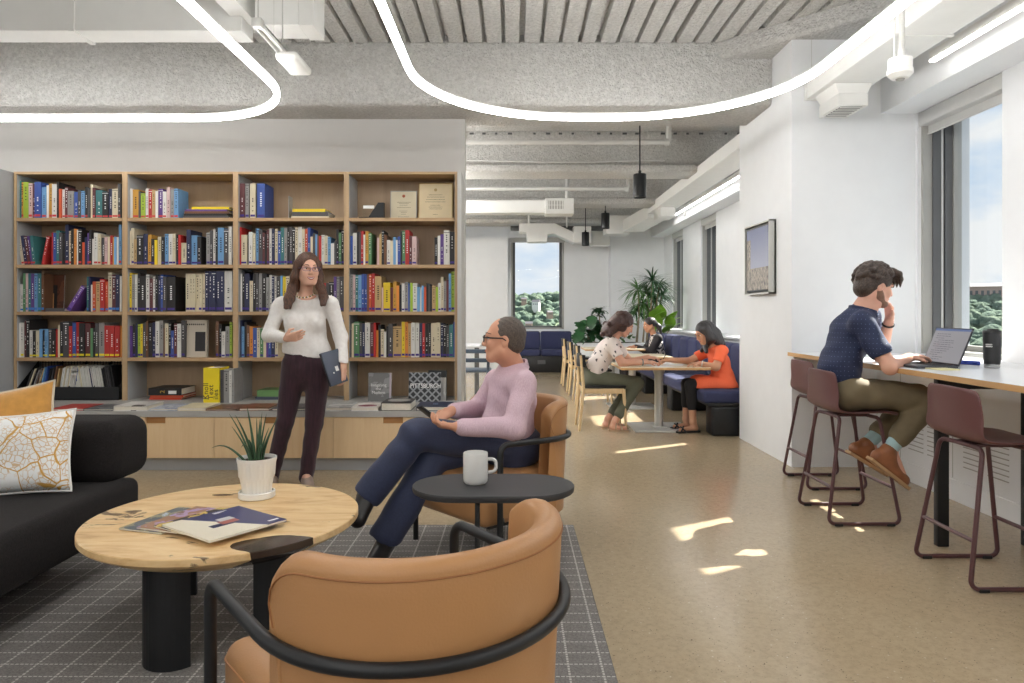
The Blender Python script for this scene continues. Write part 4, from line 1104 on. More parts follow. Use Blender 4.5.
# map print: gold streets on white
b = NB('map_print'); v = b.co('Object')
wv = b.n('VectorMath'); wv.operation = 'ADD'; b.l(v, wv.inputs[0])
nz = b.n('TexNoise'); b.l(v, nz.inputs['Vector']); nz.inputs['Scale'].default_value = 5; 
sc_ = b.n('VectorMath'); sc_.operation = 'SCALE'; b.l(nz.outputs['Color'], sc_.inputs[0]); sc_.inputs['Scale'].default_value = 0.12
b.l(sc_.outputs[0], wv.inputs[1]); wp = wv.outputs[0]
mj = b.ramp(b.vor(wp, 8.5, 'DISTANCE_TO_EDGE'), [(0.0, BW(1)), (0.018, BW(1)), (0.026, BW(0))])
mn = b.ramp(b.vor(wp, 46, 'DISTANCE_TO_EDGE'), [(0.0, BW(0.7)), (0.04, BW(0.7)), (0.08, BW(0))])
zone = b.ramp(b.noise(v, 7, 2), [(0.38, BW(0)), (0.44, BW(1))])
f = b.m('MAXIMUM', mj, b.m('MULTIPLY', mn, zone))
M['map'] = b.done(b.mix(f, S(236, 236, 234), S(204, 156, 74)), 0.85)
M['mustard'] = plain('mustard_velvet', S(196, 142, 66), 0.8, var=0.1, vs=30, bump=0.2, sheen=0.25)
pillow('throw_pillow', 'mustard velvet throw pillow with pale piping, behind the white one', 0.56, 0.44, 0.15, M['mustard'], (-2.475, 3.36, 0.635), -12, -10, 4, plain('pale_piping', S(206, 196, 176), 0.8))
pillow('throw_pillow', 'white throw pillow printed with a gold street map', 0.50, 0.365, 0.17, M['map'], (-2.235, 3.14, 0.592), -14, -4, 6, plain('white_piping', S(230, 228, 224), 0.8))

# ---------------------------------------------------------------- coffee table
CT = V((-1.146, 2.80, 0))
TZ = 0.42
o = thing('coffee_table', 'round oak coffee table with a dark resin inlay on curved black legs', 'coffee table', CT)
b = NB('burl_oak_top'); v = b.co('Object'); x, y, z = b.xyz(v)
st = b.co('Object', scale=(1.6, 7, 7), rot=(0, 0, 0.35))
f1 = b.noise(st, 1.6, 8, 0.62, 1.4); f2 = b.noise(st, 9, 4, 0.6)
c = b.ramp(b.m('ADD', b.m('MULTIPLY', f1, 0.75), b.m('MULTIPLY', f2, 0.25)), [(0.28, S(192, 146, 92)), (0.45, S(222, 186, 134)), (0.60, S(234, 204, 156)), (0.76, S(204, 158, 102))])
kn = b.noise(b.co('Object', scale=(3.2, 5.2, 4), rot=(0, 0, 0.5)), 1.5, 5, 0.62, 0.8)
c = b.mix(b.ramp(kn, [(0.62, BW(0)), (0.65, BW(0.85))]), c, S(74, 50, 34))
def blob(cx, cy, ax, ay, amp):
    dx = b.m('DIVIDE', b.m('SUBTRACT', x, cx), ax); dy = b.m('DIVIDE', b.m('SUBTRACT', y, cy), ay)
    d = b.m('ADD', b.m('MULTIPLY', dx, dx), b.m('MULTIPLY', dy, dy))
    return b.m('LESS_THAN', b.m('ADD', d, b.m('MULTIPLY', b.m('SUBTRACT', b.noise(v, 9, 3), 0.5), amp)), 1.0)
res = b.m('MAXIMUM', blob(0.33, -0.36, 0.155, 0.095, 0.8), b.m('MAXIMUM', blob(-0.0, 0.315, 0.03, 0.05, 1.6), b.m('MAXIMUM', blob(0.03, 0.06, 0.045, 0.022, 1.2), blob(-0.14, 0.30, 0.05, 0.015, 1.6))))
c = b.mix(res, c, S(62, 50, 42))
r = b.mix(res, BW(0.42), BW(0.16))
M['burl'] = b.done(c, r)
R = 0.515
MB().lathe([(0, TZ - 0.068), (R - 0.075, TZ - 0.068), (R - 0.006, TZ - 0.030), (R, TZ - 0.024), (R, TZ - 0.003), (R - 0.003, TZ), (0, TZ)], n=96).build('tabletop', M['burl'], o, smooth=30)
for a, dr in ((math.radians(262), 0.435), (math.radians(324), 0.37), (math.radians(150), 0.36)):
    # curved shell leg
    r1, r2 = 0.105, 0.090; cen = V((math.cos(a), math.sin(a), 0)) * (dr - r1)
    n = 14; th = [a + math.radians(-60 + 120 * k / n) for k in range(n + 1)]
    poly = [cen + V((math.cos(t) * r1, math.sin(t) * r1, 0)) for t in th] + [cen + V((math.cos(t) * r2, math.sin(t) * r2, 0)) for t in th[::-1]]
    lg = MB()
    for k in range(n):
        q = [cen + V((math.cos(th[k]) * r1, math.sin(th[k]) * r1, 0.01)), cen + V((math.cos(th[k + 1]) * r1, math.sin(th[k + 1]) * r1, 0.01)), cen + V((math.cos(th[k + 1]) * r2, math.sin(th[k + 1]) * r2, 0.01)), cen + V((math.cos(th[k]) * r2, math.sin(th[k]) * r2, 0.01))]
        lg.prism(q, (0, 0, TZ - 0.078))
    lg.build('leg', M['steel_black'], o, fix=False, smooth=0)

# magazines fanned on the table
def mag(label, poly_px, zoff, t, mat, grp='magazines fanned on the coffee table'):
    """poly: four corners on the table, near-left first"""
    z = TZ + 0.001 + zoff; d = H_EYE - z
    pts = []
    for px, py in poly_px:
        Y = 700.0 * d / (py - 312.0); pts.append(V(((px - 513) * Y / 700.0, Y, z)))
    cen = sum(pts, V()) / 4
    # square the corners up into a true rectangle
    ux = ((pts[1] - pts[0]) + (pts[2] - pts[3])); L = ux.length / 2; ux.normalize()
    uy = V((-ux.y, ux.x, 0)); W = abs(((pts[3] - pts[0]) + (pts[2] - pts[1])).dot(uy)) / 2
    o = thing('magazine', label, 'magazine', cen, math.atan2(ux.y, ux.x), grp)
    MB().box((-L / 2, -W / 2, t - 0.0006), (L / 2, W / 2, t)).box((-L / 2, -W / 2, 0), (L / 2, W / 2, 0.0006)).box((-L / 2, W / 2 - 0.0006, 0), (L / 2, W / 2, t)).build('cover', mat, o)
    MB().box((-L / 2 + 0.001, -W / 2 + 0.001, 0.0006), (L / 2 - 0.001, W / 2 - 0.001, t - 0.0006)).build('page_block', M['pages'], o)
    return o, L, W
mag('bottom magazine of the fan with a green and grey landscape cover', [(122, 531), (182, 536), (200, 511), (176, 507)], 0.0, 0.006, photo_cover('landscape_mag', S(96, 104, 110), S(150, 146, 118), S(182, 194, 206), 14))
mag('magazine with a lilac and brown cover, second from the bottom of the fan', [(140, 530), (190, 535), (222, 511), (193, 506.5)], 0.0065, 0.006, photo_cover('lilac_mag', S(166, 124, 96), S(176, 150, 190), S(132, 102, 84), 11))
mag('magazine with a dark and gold cover just under the navy one', [(160, 530), (200, 538), (236, 513), (214, 506)], 0.013, 0.005, photo_cover('gold_mag', S(58, 54, 52), S(206, 178, 88), S(92, 84, 76), 16))
# navy and cream cover with an armchair picture
b = NB('navy_mag'); v = b.co('Object'); x, y, z = b.xyz(v)
c = b.mix(b.m('GREATER_THAN', b.m('ADD', x, b.m('MULTIPLY', y, 0.5)), -0.005), S(232, 224, 204), S(52, 58, 106))
def rect(cx, cy, hx, hy): return b.m('MULTIPLY', b.m('LESS_THAN', b.m('ABSOLUTE', b.m('SUBTRACT', x, cx)), hx), b.m('LESS_THAN', b.m('ABSOLUTE', b.m('SUBTRACT', y, cy)), hy))
c = b.mix(rect(-0.02, -0.02, 0.05, 0.018), c, S(48, 54, 92)); c = b.mix(rect(0.012, 0.0, 0.035, 0.022), c, S(176, 98, 88)); c = b.mix(rect(0.02, 0.035, 0.03, 0.02), c, S(206, 204, 204))
o, L, W = mag('topmost magazine with a navy and cream cover picturing a chair', [(204, 546.5), (279, 522), (246, 507), (168, 524)], 0.0185, 0.008, b.done(c, 0.3))
lw = MB()
for k in range(3): lw.box((0.03, W / 2 - 0.02 - k * 0.007, 0.008), (0.09 - k * 0.015, W / 2 - 0.017 - k * 0.007, 0.0085))
lw.box((L / 2 - 0.055, -W / 2 + 0.03, 0.008), (L / 2 - 0.012, -W / 2 + 0.042, 0.0085)).build('lettering', M['white_ink'], o)

# potted succulent with a fluted pot
PX = at(253.5, 0, 3.02).x
o = thing('potted_plant', 'spiky green plant in a fluted white pot on the coffee table', 'potted plant', (PX, 3.06, TZ))
n = 120; prof = [(0.062, 0.02), (0.064, 0.05), (0.071, 0.085), (0.076, 0.095), (0.080, 0.150), (0.0835, 0.166), (0.0835, 0.176), (0.077, 0.176), (0.075, 0.160), (0.0, 0.158)]
P = []
for (r, z) in prof:
    row = []
    for k in range(n):
        a = 2 * PI * k / n
        fl = 1.0
        if 0.02 < z < 0.09: fl = 1 - 0.045 * abs(math.sin(a * 13))
        elif 0.09 <= z < 0.16 and r > 0.07: fl = 1 - 0.045 * abs(math.cos(a * 13))
        row.append(V((r * fl * math.cos(a), r * fl * math.sin(a), z)))
    row.append(row[0]); P.append(row)
MB().grid([[P[i][k] for i in range(len(P))] for k in range(n + 1)]).build('pot', M['white_cer'], o, smooth=40, fix=True)
MB().lathe([(0.0, 0.001), (0.072, 0.001), (0.077, 0.006), (0.077, 0.028), (0.070, 0.030), (0.068, 0.02), (0, 0.02)], n=40).build('saucer', M['white_cer'], o)
MB().lathe([(0.0, 0.166), (0.04, 0.165), (0.0745, 0.161)], n=24).build('soil', M['soil'], o)
lf = plain('aloe_green', S(64, 92, 66), 0.45, var=0.25, vs=20)
rp = random.Random(5)
tips = [(-0.13, .02, .205), (-0.115, .05, .195), (-0.185, -.03, .115), (-0.055, .03, .238), (-0.035, -.02, .232), (0.012, .03, .21), (0.025, -.03, .19), (0.085, .02, .19), (0.055, .05, .15), (-0.09, -.05, .16), (-0.07, .06, .13), (0.045, -.06, .12), (0.0, .06, .16), (-0.02, .05, .18), (0.035, .02, .205), (-0.075, .0, .17), (0.0, -.05, .14), (0.06, -.02, .15), (-0.045, -.06, .13)]
for tx, ty, tz in tips:
    bx, by = tx * 0.25, ty * 0.4
    pts = []; rad = []
    for k in range(9):
        t = k / 8
        if tz < 0.15: p = V((bx + (tx - bx) * t, by + (ty - by) * t, 0.16 + tz * math.sin(t * 2.1) * 0.62))
        else: p = V((bx + (tx - bx) * t ** 1.5, by + (ty - by) * t ** 1.5, 0.158 + tz * t))
        pts.append(p); rad.append(0.0085 * (1 - t) ** 0.7 + 0.0006)
    MB().tube(pts, rad, 8, flat=(0.6, 1.0)).build('leaf', lf, o, smooth=60)

# ---------------------------------------------------------------- leather armchairs
def armchair():
    """tub chair: x across, y forward, standing on the origin"""
    o = thing('armchair', 'armchair', 'armchair', group='tan leather armchairs round the coffee table')
    def outline(s, inset, n=40):
        # U-shaped plan from the right front, round the back, to the left front
        pts = []
        hw, yb, yf = 0.330 - inset, -0.345 + inset, -0.10
        rad = 0.315 - inset * 0.8
        path = [V((hw, yf, 0)), V((hw, yb + rad, 0))]
        for k in range(1, 13): a = (PI / 2) * k / 12; path.append(V((hw - rad + rad * math.cos(a), yb + rad - rad * math.sin(a), 0)))
        for k in range(0, 13): a = PI / 2 + (PI / 2) * k / 12; path.append(V((-hw + rad + rad * math.cos(a), yb + rad - rad * math.sin(a), 0)))
        path.append(V((-hw, yf, 0)))
        L = [0]
        for p, q in zip(path, path[1:]): L.append(L[-1] + (q - p).length)
        for k in range(n + 1):
            t = L[-1] * k / n
            for i in range(len(L) - 1):
                if L[i] <= t <= L[i + 1] + 1e-9:
                    u = (t - L[i]) / max(1e-9, L[i + 1] - L[i]); pts.append(path[i].lerp(path[i + 1], u)); break
        return pts
    N = 56
    po, pi_ = outline(0, 0.0, N), outline(0, 0.058, N)
    def top(k):
        t = abs(k / N * 2 - 1)                 # 1 at the front ends, 0 at the back
        if t < 0.66: return 0.765
        u = (t - 0.66) / 0.34
        return 0.40 + 0.365 * math.sqrt(max(0.0, 1 - u ** 2.4))
    def flare(p, z):
        q = V((p.x, p.y, z)); f = max(0, (z - 0.3)) / 0.48
        return V((p.x * (1 + 0.03 * f), p.y - 0.025 * f, z))
    m = 12; rows = []
    for k in range(N + 1):
        zt = top(k); col = []
        zs = [0.20 + (zt - 0.022 - 0.20) * j / m for j in range(m + 1)]
        for z in zs: col.append(flare(po[k], z))
        for j in range(1, 6):                   # rolled top edge
            a = PI * j / 6; c = (po[k] + pi_[k]) / 2; d = (po[k] - pi_[k]) / 2
            col.append(flare(c + d * math.cos(a), zt - 0.022 + 0.022 * math.sin(a)))
        for z in zs[::-1]: col.append(flare(pi_[k], z))
        col.append(col[0]); rows.append(col)
    sh = MB().grid(rows)
    for e in (0, N):
        c = rows[e][:-1]; i0 = len(sh.v); sh.v += [V(p) for p in c]; f = list(range(i0, i0 + len(c)))
        sh.f.append(f if e else f[::-1]); sh.m.append(0)
    sh.build('back_shell', M['leather'], o, smooth=50, fix=True)
    # stitched seam just below the rolled edge
    sm = MB().tube([flare(po[k] + (po[k] - pi_[k]).normalized() * 0.0012, top(k) - 0.03) for k in range(2, N - 1)], 0.002, 6)
    sm.build('seam', plain('stitching', S(150, 100, 58), 0.6), o)
    MB().rbox((-0.262, -0.25, 0.205), (0.262, 0.1, 0.425), 0.045, 5).rbox((-0.303, 0.03, 0.205), (0.303, 0.35, 0.43), 0.045, 5).build('seat', M['leather'], o, smooth=60)
    pp = fillet([(-0.302, 0.07, 0.388), (-0.302, 0.348, 0.388), (0.302, 0.348, 0.388), (0.302, 0.07, 0.388)], 0.045, 5)
    MB().tube([p + V((0, 0.004, 0)) for p in pp], 0.003, 6).build('seat_piping', plain('leather_piping', S(170, 116, 70), 0.5), o)
    MB().box((-0.24, -0.24, 0.18), (0.24, 0.26, 0.206)).build('seat_base', M['black'], o)
    # tubular frame: front legs, arms and the rail round the back in one bend
    za = 0.60
    path = [(0.345, 0.285, 0.0), (0.345, 0.285, za), (0.349, -0.03, za - 0.012), (0.345, -0.362, za - 0.022), (-0.345, -0.362, za - 0.022), (-0.349, -0.03, za - 0.012), (-0.345, 0.285, za), (-0.345, 0.285, 0.0)]
    a = fillet(path[:3], 0.045, 6); c2 = fillet(path[5:], 0.045, 6)
    bb = [V((0.349 * math.cos(PI * k / 36), -0.03 - 0.345 * math.sin(PI * k / 36) ** 0.92, za - 0.012 - 0.012 * math.sin(PI * k / 36))) for k in range(37)]
    MB().tube(a[:-1] + bb + c2[1:], 0.0145, 12).build('frame', M['steel_black'], o)
    for s in (-1, 1):
        MB().cyl((s * 0.22, -0.22, 0.0), (s * 0.22, -0.2, 0.19), 0.0135, 12).build('rear_leg', M['steel_black'], o)
        MB().cyl((s * 0.345, 0.27, 0.235), (s * 0.26, 0.2, 0.235), 0.011, 10).build('seat_bracket', M['steel_black'], o)
    return o
a0 = armchair()
def place(o, loc, fwd, label):
    o.location = loc; o.rotation_euler = (0, 0, math.atan2(fwd[1], fwd[0]) - PI / 2); o['label'] = label
place(a0, (-0.254, 1.627, 0.009), (-0.644, 0.765), 'nearest tan leather armchair, empty and seen from behind')
a1 = copy_tree(a0)
place(a1, (-0.08, 3.70, 0.009), (-0.74, -0.67), 'tan leather armchair the man in the pink shirt sits in')

# ---------------------------------------------------------------- side table and mug
TZ2 = 0.57
o = thing('side_table', 'pill-shaped charcoal side table with a grey mug on it', 'side table', (-0.075, 2.68, 0.009))
n = 14; hw, hd = 0.31, 0.178; pts = []
for s, a0_ in ((1, -PI / 2), (-1, PI / 2)):
    for k in range(n + 1): a = a0_ + PI * k / n; pts.append(V((s * (hw - hd) + hd * math.cos(a) * 1.0, hd * math.sin(a), 0)))
top = MB(); rings = []
for (ins, z) in ((0.012, TZ2 - 0.036), (0.003, TZ2 - 0.030), (0.0, TZ2 - 0.018), (0.0, TZ2 - 0.014), (0.002, TZ2 - 0.009)):
    rings.append([V((p.x * (1 - ins / hw), p.y * (1 - ins / hd), z)) for p in pts])
top.grid([[r[k] for r in rings] for k in range(len(pts))], close_u=True)
i0 = len(top.v); top.v += rings[0]; top.f.append(list(range(i0, i0 + len(pts)))[::-1]); top.m.append(0)
i0 = len(top.v); top.v += rings[-1]; top.f.append(list(range(i0, i0 + len(pts)))); top.m.append(0)
top.build('table_top', M['table_black'], o, smooth=30, fix=True)
for x in (-0.055, 0.17):
    MB().tube(fillet([(x, 0.12, 0.008), (x, -0.13, 0.008), (x, -0.13, TZ2 - 0.04), (x, 0.10, TZ2 - 0.04)], 0.03, 6), 0.0095, 10).build('leg', M['steel_black'], o)
MB().cyl((-0.055, 0.12, 0.008), (0.17, 0.12, 0.008), 0.0095, 10).cyl((-0.055, -0.1, 0.008), (0.17, -0.1, 0.008), 0.0095, 10).build('base_rail', M['steel_black'], o)
mg_ = thing('mug', 'plain light grey coffee mug standing on the charcoal side table', 'mug', (px2x(475.5, 2.70), 2.70, 0.009 + TZ2 - 0.009))
MB().lathe([(0, 0.001), (0.040, 0.001), (0.046, 0.008), (0.0475, 0.02), (0.0475, 0.116), (0.0455, 0.119), (0.0435, 0.116), (0.0425, 0.02), (0.0, 0.015)], n=40).build('body', M['mug'], mg_)
MB().tube(fillet([(0.045, 0.005, 0.092), (0.078, 0.005, 0.092), (0.080, 0.005, 0.045), (0.045, 0.005, 0.040)], 0.022, 6), 0.0065, 10).build('handle', M['mug'], mg_)
# ================================================================ window counter
CZ = 0.915
o = thing('window_counter', 'long white-topped counter with a plywood edge along the window', 'counter', (2.5, 3.6, 0))
MB().box((2.175, 1.7, CZ - 0.031), (2.79, 5.545, CZ - 0.002)).build('core', M['ply'], o, world=True)
MB().box((2.175, 1.7, CZ - 0.002), (2.79, 5.545, CZ)).build('laminate_top', M['laminate'], o, world=True)
for x in (2.205, 2.665):
    MB().rbox((x + 0.02, 3.665, 0.0), (x + 0.08, 3.705, CZ - 0.031), 0.004, 2).build('post', M['steel_black'], o, world=True)
MB().box((2.284, 3.672, CZ - 0.09), (2.686, 3.698, CZ - 0.032)).build('rail', M['steel_black'], o, world=True)
MB().box((2.21, 5.50, CZ - 0.09), (2.78, 5.549, CZ - 0.031)).build('wall_batten', M['paint'], o, world=True)

def stool():
    o = thing('bar_stool', 'stool', 'bar stool', group='maroon bar stools at the window counter')
    # one-piece shell: profile from the front lip, over the seat, up the low back; x is the way it faces
    prof = [(0.222, 0.622), (0.215, 0.638), (0.18, 0.646), (0.09, 0.640), (0.0, 0.634), (-0.08, 0.634), (-0.130, 0.642), (-0.158, 0.664), (-0.170, 0.700), (-0.176, 0.75), (-0.181, 0.80), (-0.185, 0.845), (-0.188, 0.878), (-0.189, 0.889)]
    wid = [0.150, 0.185, 0.202, 0.212, 0.216, 0.217, 0.216, 0.214, 0.211, 0.207, 0.202, 0.196, 0.183, 0.150]
    P = []
    for j in range(-8, 9):
        s = j / 8.0; row = []
        for (x, z), w in zip(prof, wid):
            e = abs(s) ** 2.5
            k = max(0.0, min(1.0, (z - 0.64) / 0.1))
            row.append(V((x + e * 0.034 * k, s * w, z + e * 0.016 * (1 - k) * (1 if x < 0.15 else 0.2) - (e * 0.012 if z > 0.88 else 0))))
        P.append(row)
    sh = MB().grid(P).build('shell', M['maroon'], o, smooth=80)
    md = sh.modifiers.new('thick', 'SOLIDIFY'); md.thickness = 0.011; md.offset = 0
    md = sh.modifiers.new('sub', 'SUBSURF'); md.levels = 2; md.render_levels = 2
    r = 0.0105
    for s in (-1, 1):
        pts = fillet([(0.10, s * 0.06, 0.612), (0.115, s * 0.155, 0.612), (0.208, s * 0.212, 0.012), (-0.208, s * 0.212, 0.012), (-0.115, s * 0.155, 0.612), (-0.10, s * 0.06, 0.612)], 0.035, 6)
        MB().tube(pts, r, 10).build('sled_leg', M['maroon_m'], o)
        for x in (-0.15, 0.15):
            MB().rbox((x - 0.024, s * 0.212 - 0.013, 0.0), (x + 0.024, s * 0.212 + 0.013, 0.016), 0.003, 1).build('glide', M['black'], o)
    def leg_at(x0, z):                       # where a leg passes height z
        t = (z - 0.012) / 0.6
        return (abs(x0) * (0.208 + (0.115 - 0.208) * t) / 0.208 * (1 if x0 > 0 else -1) * 1.0, 0.212 + (0.155 - 0.212) * t)
    for sx in (1, -1):
        xx, yy = leg_at(0.208 * sx, 0.215)
        MB().cyl((xx, -yy, 0.215), (xx, yy, 0.215), 0.0095, 10).build('footrest', M['maroon_m'], o)
    MB().cyl((0.10, -0.06, 0.612), (0.10, 0.06, 0.612), r, 10).cyl((-0.10, -0.06, 0.612), (-0.10, 0.06, 0.612), r, 10).rbox((-0.11, -0.06, 0.606), (0.11, 0.06, 0.624), 0.004, 1).build('seat_plate', M['maroon_m'], o)
    return o
s0 = stool()
s0.location = (2.215, 3.285, 0); s0['label'] = 'maroon bar stool nearest the camera, empty, beside the black counter post'
s1 = copy_tree(s0); s1.location = (2.02, 4.235, 0); s1['label'] = 'maroon bar stool the man with the laptop sits on'
s2 = copy_tree(s0); s2.location = (2.235, 5.045, 0); s2['label'] = 'maroon bar stool farthest along the counter, standing against the pier wall'

# ---------------------------------------------------------------- things on the counter
o = thing('laptop', 'open dark laptop showing a document on the window counter', 'laptop', (2.352, 4.045, CZ))
yaw = math.radians(-90)             # screen faces the sitter
o.rotation_euler = (0, 0, yaw)
MB().rbox((-0.17, -0.115, 0.001), (0.17, 0.115, 0.016), 0.004, 2).build('base', plain('laptop_grey', S(74, 76, 82), 0.4, metal=0.4), o)
kb = MB()
for r_ in range(5):
    for c_ in range(13): kb.box((-0.145 + c_ * 0.0226, -0.005 + r_ * 0.021, 0.016), (-0.145 + c_ * 0.0226 + 0.019, 0.012 + r_ * 0.021, 0.0172))
kb.build('keyboard', M['black'], o)
sc = thing('screen', None, None, (0, 0.113, 0.014)); del_keys = [k for k in sc.keys()]
sc.parent = o; sc.rotation_euler = (math.radians(-22), 0, 0)
MB().rbox((-0.17, 0.0, 0.0), (0.17, 0.007, 0.225), 0.003, 2).build('lid', plain('laptop_lid', S(58, 60, 66), 0.4, metal=0.4), sc)
dm = MB().box((-0.162, -0.0008, 0.012), (0.162, 0.0, 0.218))
scr = emitter('screen_page', (0.62, 0.62, 0.66), 0.30); blu = emitter('screen_bar', (0.10, 0.22, 0.55), 0.35)
for q in (scr, blu): q.node_tree.nodes['Principled BSDF'].inputs['Base Color'].default_value = (0.05, 0.05, 0.055, 1)
dm.build('display', scr, sc)
t = MB().box((-0.162, -0.0014, 0.205), (0.162, -0.0008, 0.218)); t.build('title_bar', blu, sc)
ln = MB(); rl = random.Random(4)
for k in range(13):
    x = -0.13 + (0.03 if k % 4 == 1 else 0)
    for w_ in range(rl.randint(3, 7)):
        e = x + rl.uniform(0.012, 0.035)
        if e > 0.12: break
        ln.box((x, -0.0014, 0.028 + k * 0.013), (e, -0.0008, 0.0305 + k * 0.013)); x = e + 0.006
ln.build('text_lines', plain('screen_text', S(70, 74, 92), 0.6), sc)
def tumbler():
    o = thing('tumbler', 'black insulated tumbler with white lettering standing on the counter', 'tumbler', (px2x(992, 3.93), 3.93, CZ))
    MB().lathe([(0, 0.022), (0.0385, 0.022), (0.042, 0.05), (0.0445, 0.165), (0.0445, 0.195), (0.040, 0.2)], n=40).build('body', plain('matt_black_steel', S(44, 44, 46), 0.5), o)
    MB().lathe([(0, 0.001), (0.036, 0.001), (0.0385, 0.006), (0.0385, 0.022)], n=40).build('steel_base', plain('brushed_steel', S(190, 190, 190), 0.25, metal=0.9), o)
    MB().lathe([(0.046, 0.195), (0.046, 0.206), (0.042, 0.212), (0, 0.212)], n=40).rbox((-0.02, -0.015, 0.21), (0.03, 0.015, 0.22), 0.004, 2).build('lid', M['black'], o)
    d = V((-0.62, -0.78, 0)).normalized(); t_ = V((-d.y, d.x, 0)) 
    rot = basis(t_, V((0, 0, 1)), d)
    lt = MB()                                  # two short rows of small white strokes, too small to read
    for k in range(2):
        for j in range(9):
            a = math.atan2(d.y, d.x) - 0.62 + j * 0.085 + 0.02 * k
            q = V((math.cos(a), math.sin(a), 0)); w = V((-q.y, q.x, 0))
            lt.box((-0.0015, -0.0013 - 0.0004 * (j % 2), -0.004 if k else -0.0028), (0.0008, 0.0013, 0.004 if k else 0.0028), M=Matrix.Translation(q * 0.0447 + V((0, 0, 0.134 - k * 0.011))) @ basis(q, w, V((0, 0, 1))).to_4x4())
    lt.build('lettering', M['white_ink'], o)
    return o
tumbler()
nb = thing('notepad', 'pale yellow notepad lying in front of the laptop on the counter', 'notepad', (2.34, 3.86, CZ), math.radians(8))
MB().box((-0.055, -0.10, 0.001), (0.055, 0.10, 0.007)).build('sheets', plain('yellow_paper', S(232, 226, 178), 0.7), nb)
MB().box((-0.056, 0.088, 0.0005), (0.056, 0.102, 0.0082)).build('binding', plain('tan_binding', S(196, 180, 130), 0.7), nb)
pp_ = fillet([(2.66, 4.42, CZ + 0.012), (2.72, 4.32, CZ + 0.02), (2.70, 4.22, CZ + 0.012), (2.76, 4.14, CZ + 0.012)], 0.05, 5)
tag(MB().tube(pp_, 0.013, 10).rbox((2.66, 4.28, CZ + 0.001), (2.74, 4.40, CZ + 0.03), 0.012, 3).build('blue_pouch', plain('blue_cloth', S(44, 66, 150), 0.8), world=True, smooth=50), 'crumpled blue cloth lying behind the open laptop screen', 'cloth')
# ================================================================ dining nook by the far windows
def dining_table(label, y0, y1, first=None):
    yc = (y0 + y1) / 2
    if first is None:
        o = thing('dining_table', label, 'table', (1.55, yc, 0), group='cream pedestal tables at the banquette')
        hd = (y1 - y0) / 2
        MB().rbox((-0.455, -hd, 0.640), (0.455, hd, 0.664), 0.004, 2).build('edge', M['ply'], o)
        MB().rbox((-0.453, -hd + 0.002, 0.662), (0.453, hd - 0.002, 0.668), 0.002, 2).build('table_top', M['table_lam'], o)
        MB().lathe([(0.045, 0.02), (0.045, 0.56), (0.06, 0.60), (0.075, 0.64)], n=24, M=Matrix.Diagonal((1.0, 1.4, 1, 1))).build('column', M['steel_grey'], o)
        MB().rbox((-0.30, -0.30, 0.0), (0.30, 0.30, 0.014), 0.005, 2).rbox((-0.08, -0.1, 0.012), (0.08, 0.1, 0.026), 0.008, 2).build('base_plate', M['steel_grey'], o)
        MB().box((-0.3, -0.05, 0.62), (0.3, 0.05, 0.641)).build('support', M['steel_grey'], o)
        return o
    o = copy_tree(first); o.location = (1.55, yc, 0); o['label'] = label
    return o
t0 = dining_table('nearest cream dining table, where two women work over papers', 7.08, 7.80)
dining_table('second cream dining table, empty, just past the two women', 8.75, 9.47, t0)
dining_table('third cream dining table, where the woman in black sits', 10.60, 11.32, t0)

def side_chair():
    """ash chair: faces +x"""
    o = thing('side_chair', 'chair', 'chair', group='ash chairs along the dining tables')
    for s in (-1, 1):
        MB().tube([(0.235, s * 0.205, 0.0), (0.21, s * 0.20, 0.43)], [0.013, 0.019], 12).build('leg', M['ash'], o)
        MB().tube([(-0.25, s * 0.21, 0.0), (-0.205, s * 0.20, 0.45), (-0.235, s * 0.20, 0.78)], [0.013, 0.019, 0.013], 12).build('leg', M['ash'], o)
        MB().rbox((-0.20, s * 0.195 - 0.012, 0.385), (0.21, s * 0.195 + 0.012, 0.44), 0.005, 2).build('side_rail', M['ash'], o)
    for x in (-0.2, 0.2): MB().rbox((x - 0.012, -0.19, 0.385), (x + 0.012, 0.19, 0.44), 0.005, 2).build('cross_rail', M['ash'], o)
    MB().rbox((-0.215, -0.215, 0.44), (0.235, 0.215, 0.468), 0.012, 3).build('seat', M['steel_black'], o)
    # curved black backrest
    P = []
    for k in range(13):
        s = k / 12 * 2 - 1; a = s * 0.9
        x = -0.245 + 0.045 * s * s
        P.append([V((x + 0.012, s * 0.215, z)) for z in (0.66, 0.70, 0.75, 0.785)] + [V((x - 0.012, s * 0.215, z)) for z in (0.785, 0.75, 0.70, 0.66)] + [V((x + 0.012, s * 0.215, 0.66))])
    bk = MB().grid(P)
    for e in (0, 12):
        i0 = len(bk.v); bk.v += P[e][:-1]; bk.f.append(list(range(i0, i0 + 8))); bk.m.append(0)
    bk.build('backrest', M['steel_black'], o, smooth=40, fix=True)
    return o
c0 = side_chair()
for i, (x, y, lab) in enumerate(((0.935, 7.44, 'ash chair with black seat that the woman in the patterned blouse sits on'), (1.075, 9.46, 'second ash chair in the row, empty, behind the seated woman'),
                               (1.075, 10.55, 'third ash chair in the row, empty, further back'), (1.075, 11.80, 'farthest ash chair in the row, near the dark blue sofa'))):
    o = c0 if i == 0 else copy_tree(c0)
    o.location = (x, y, 0); o['label'] = lab

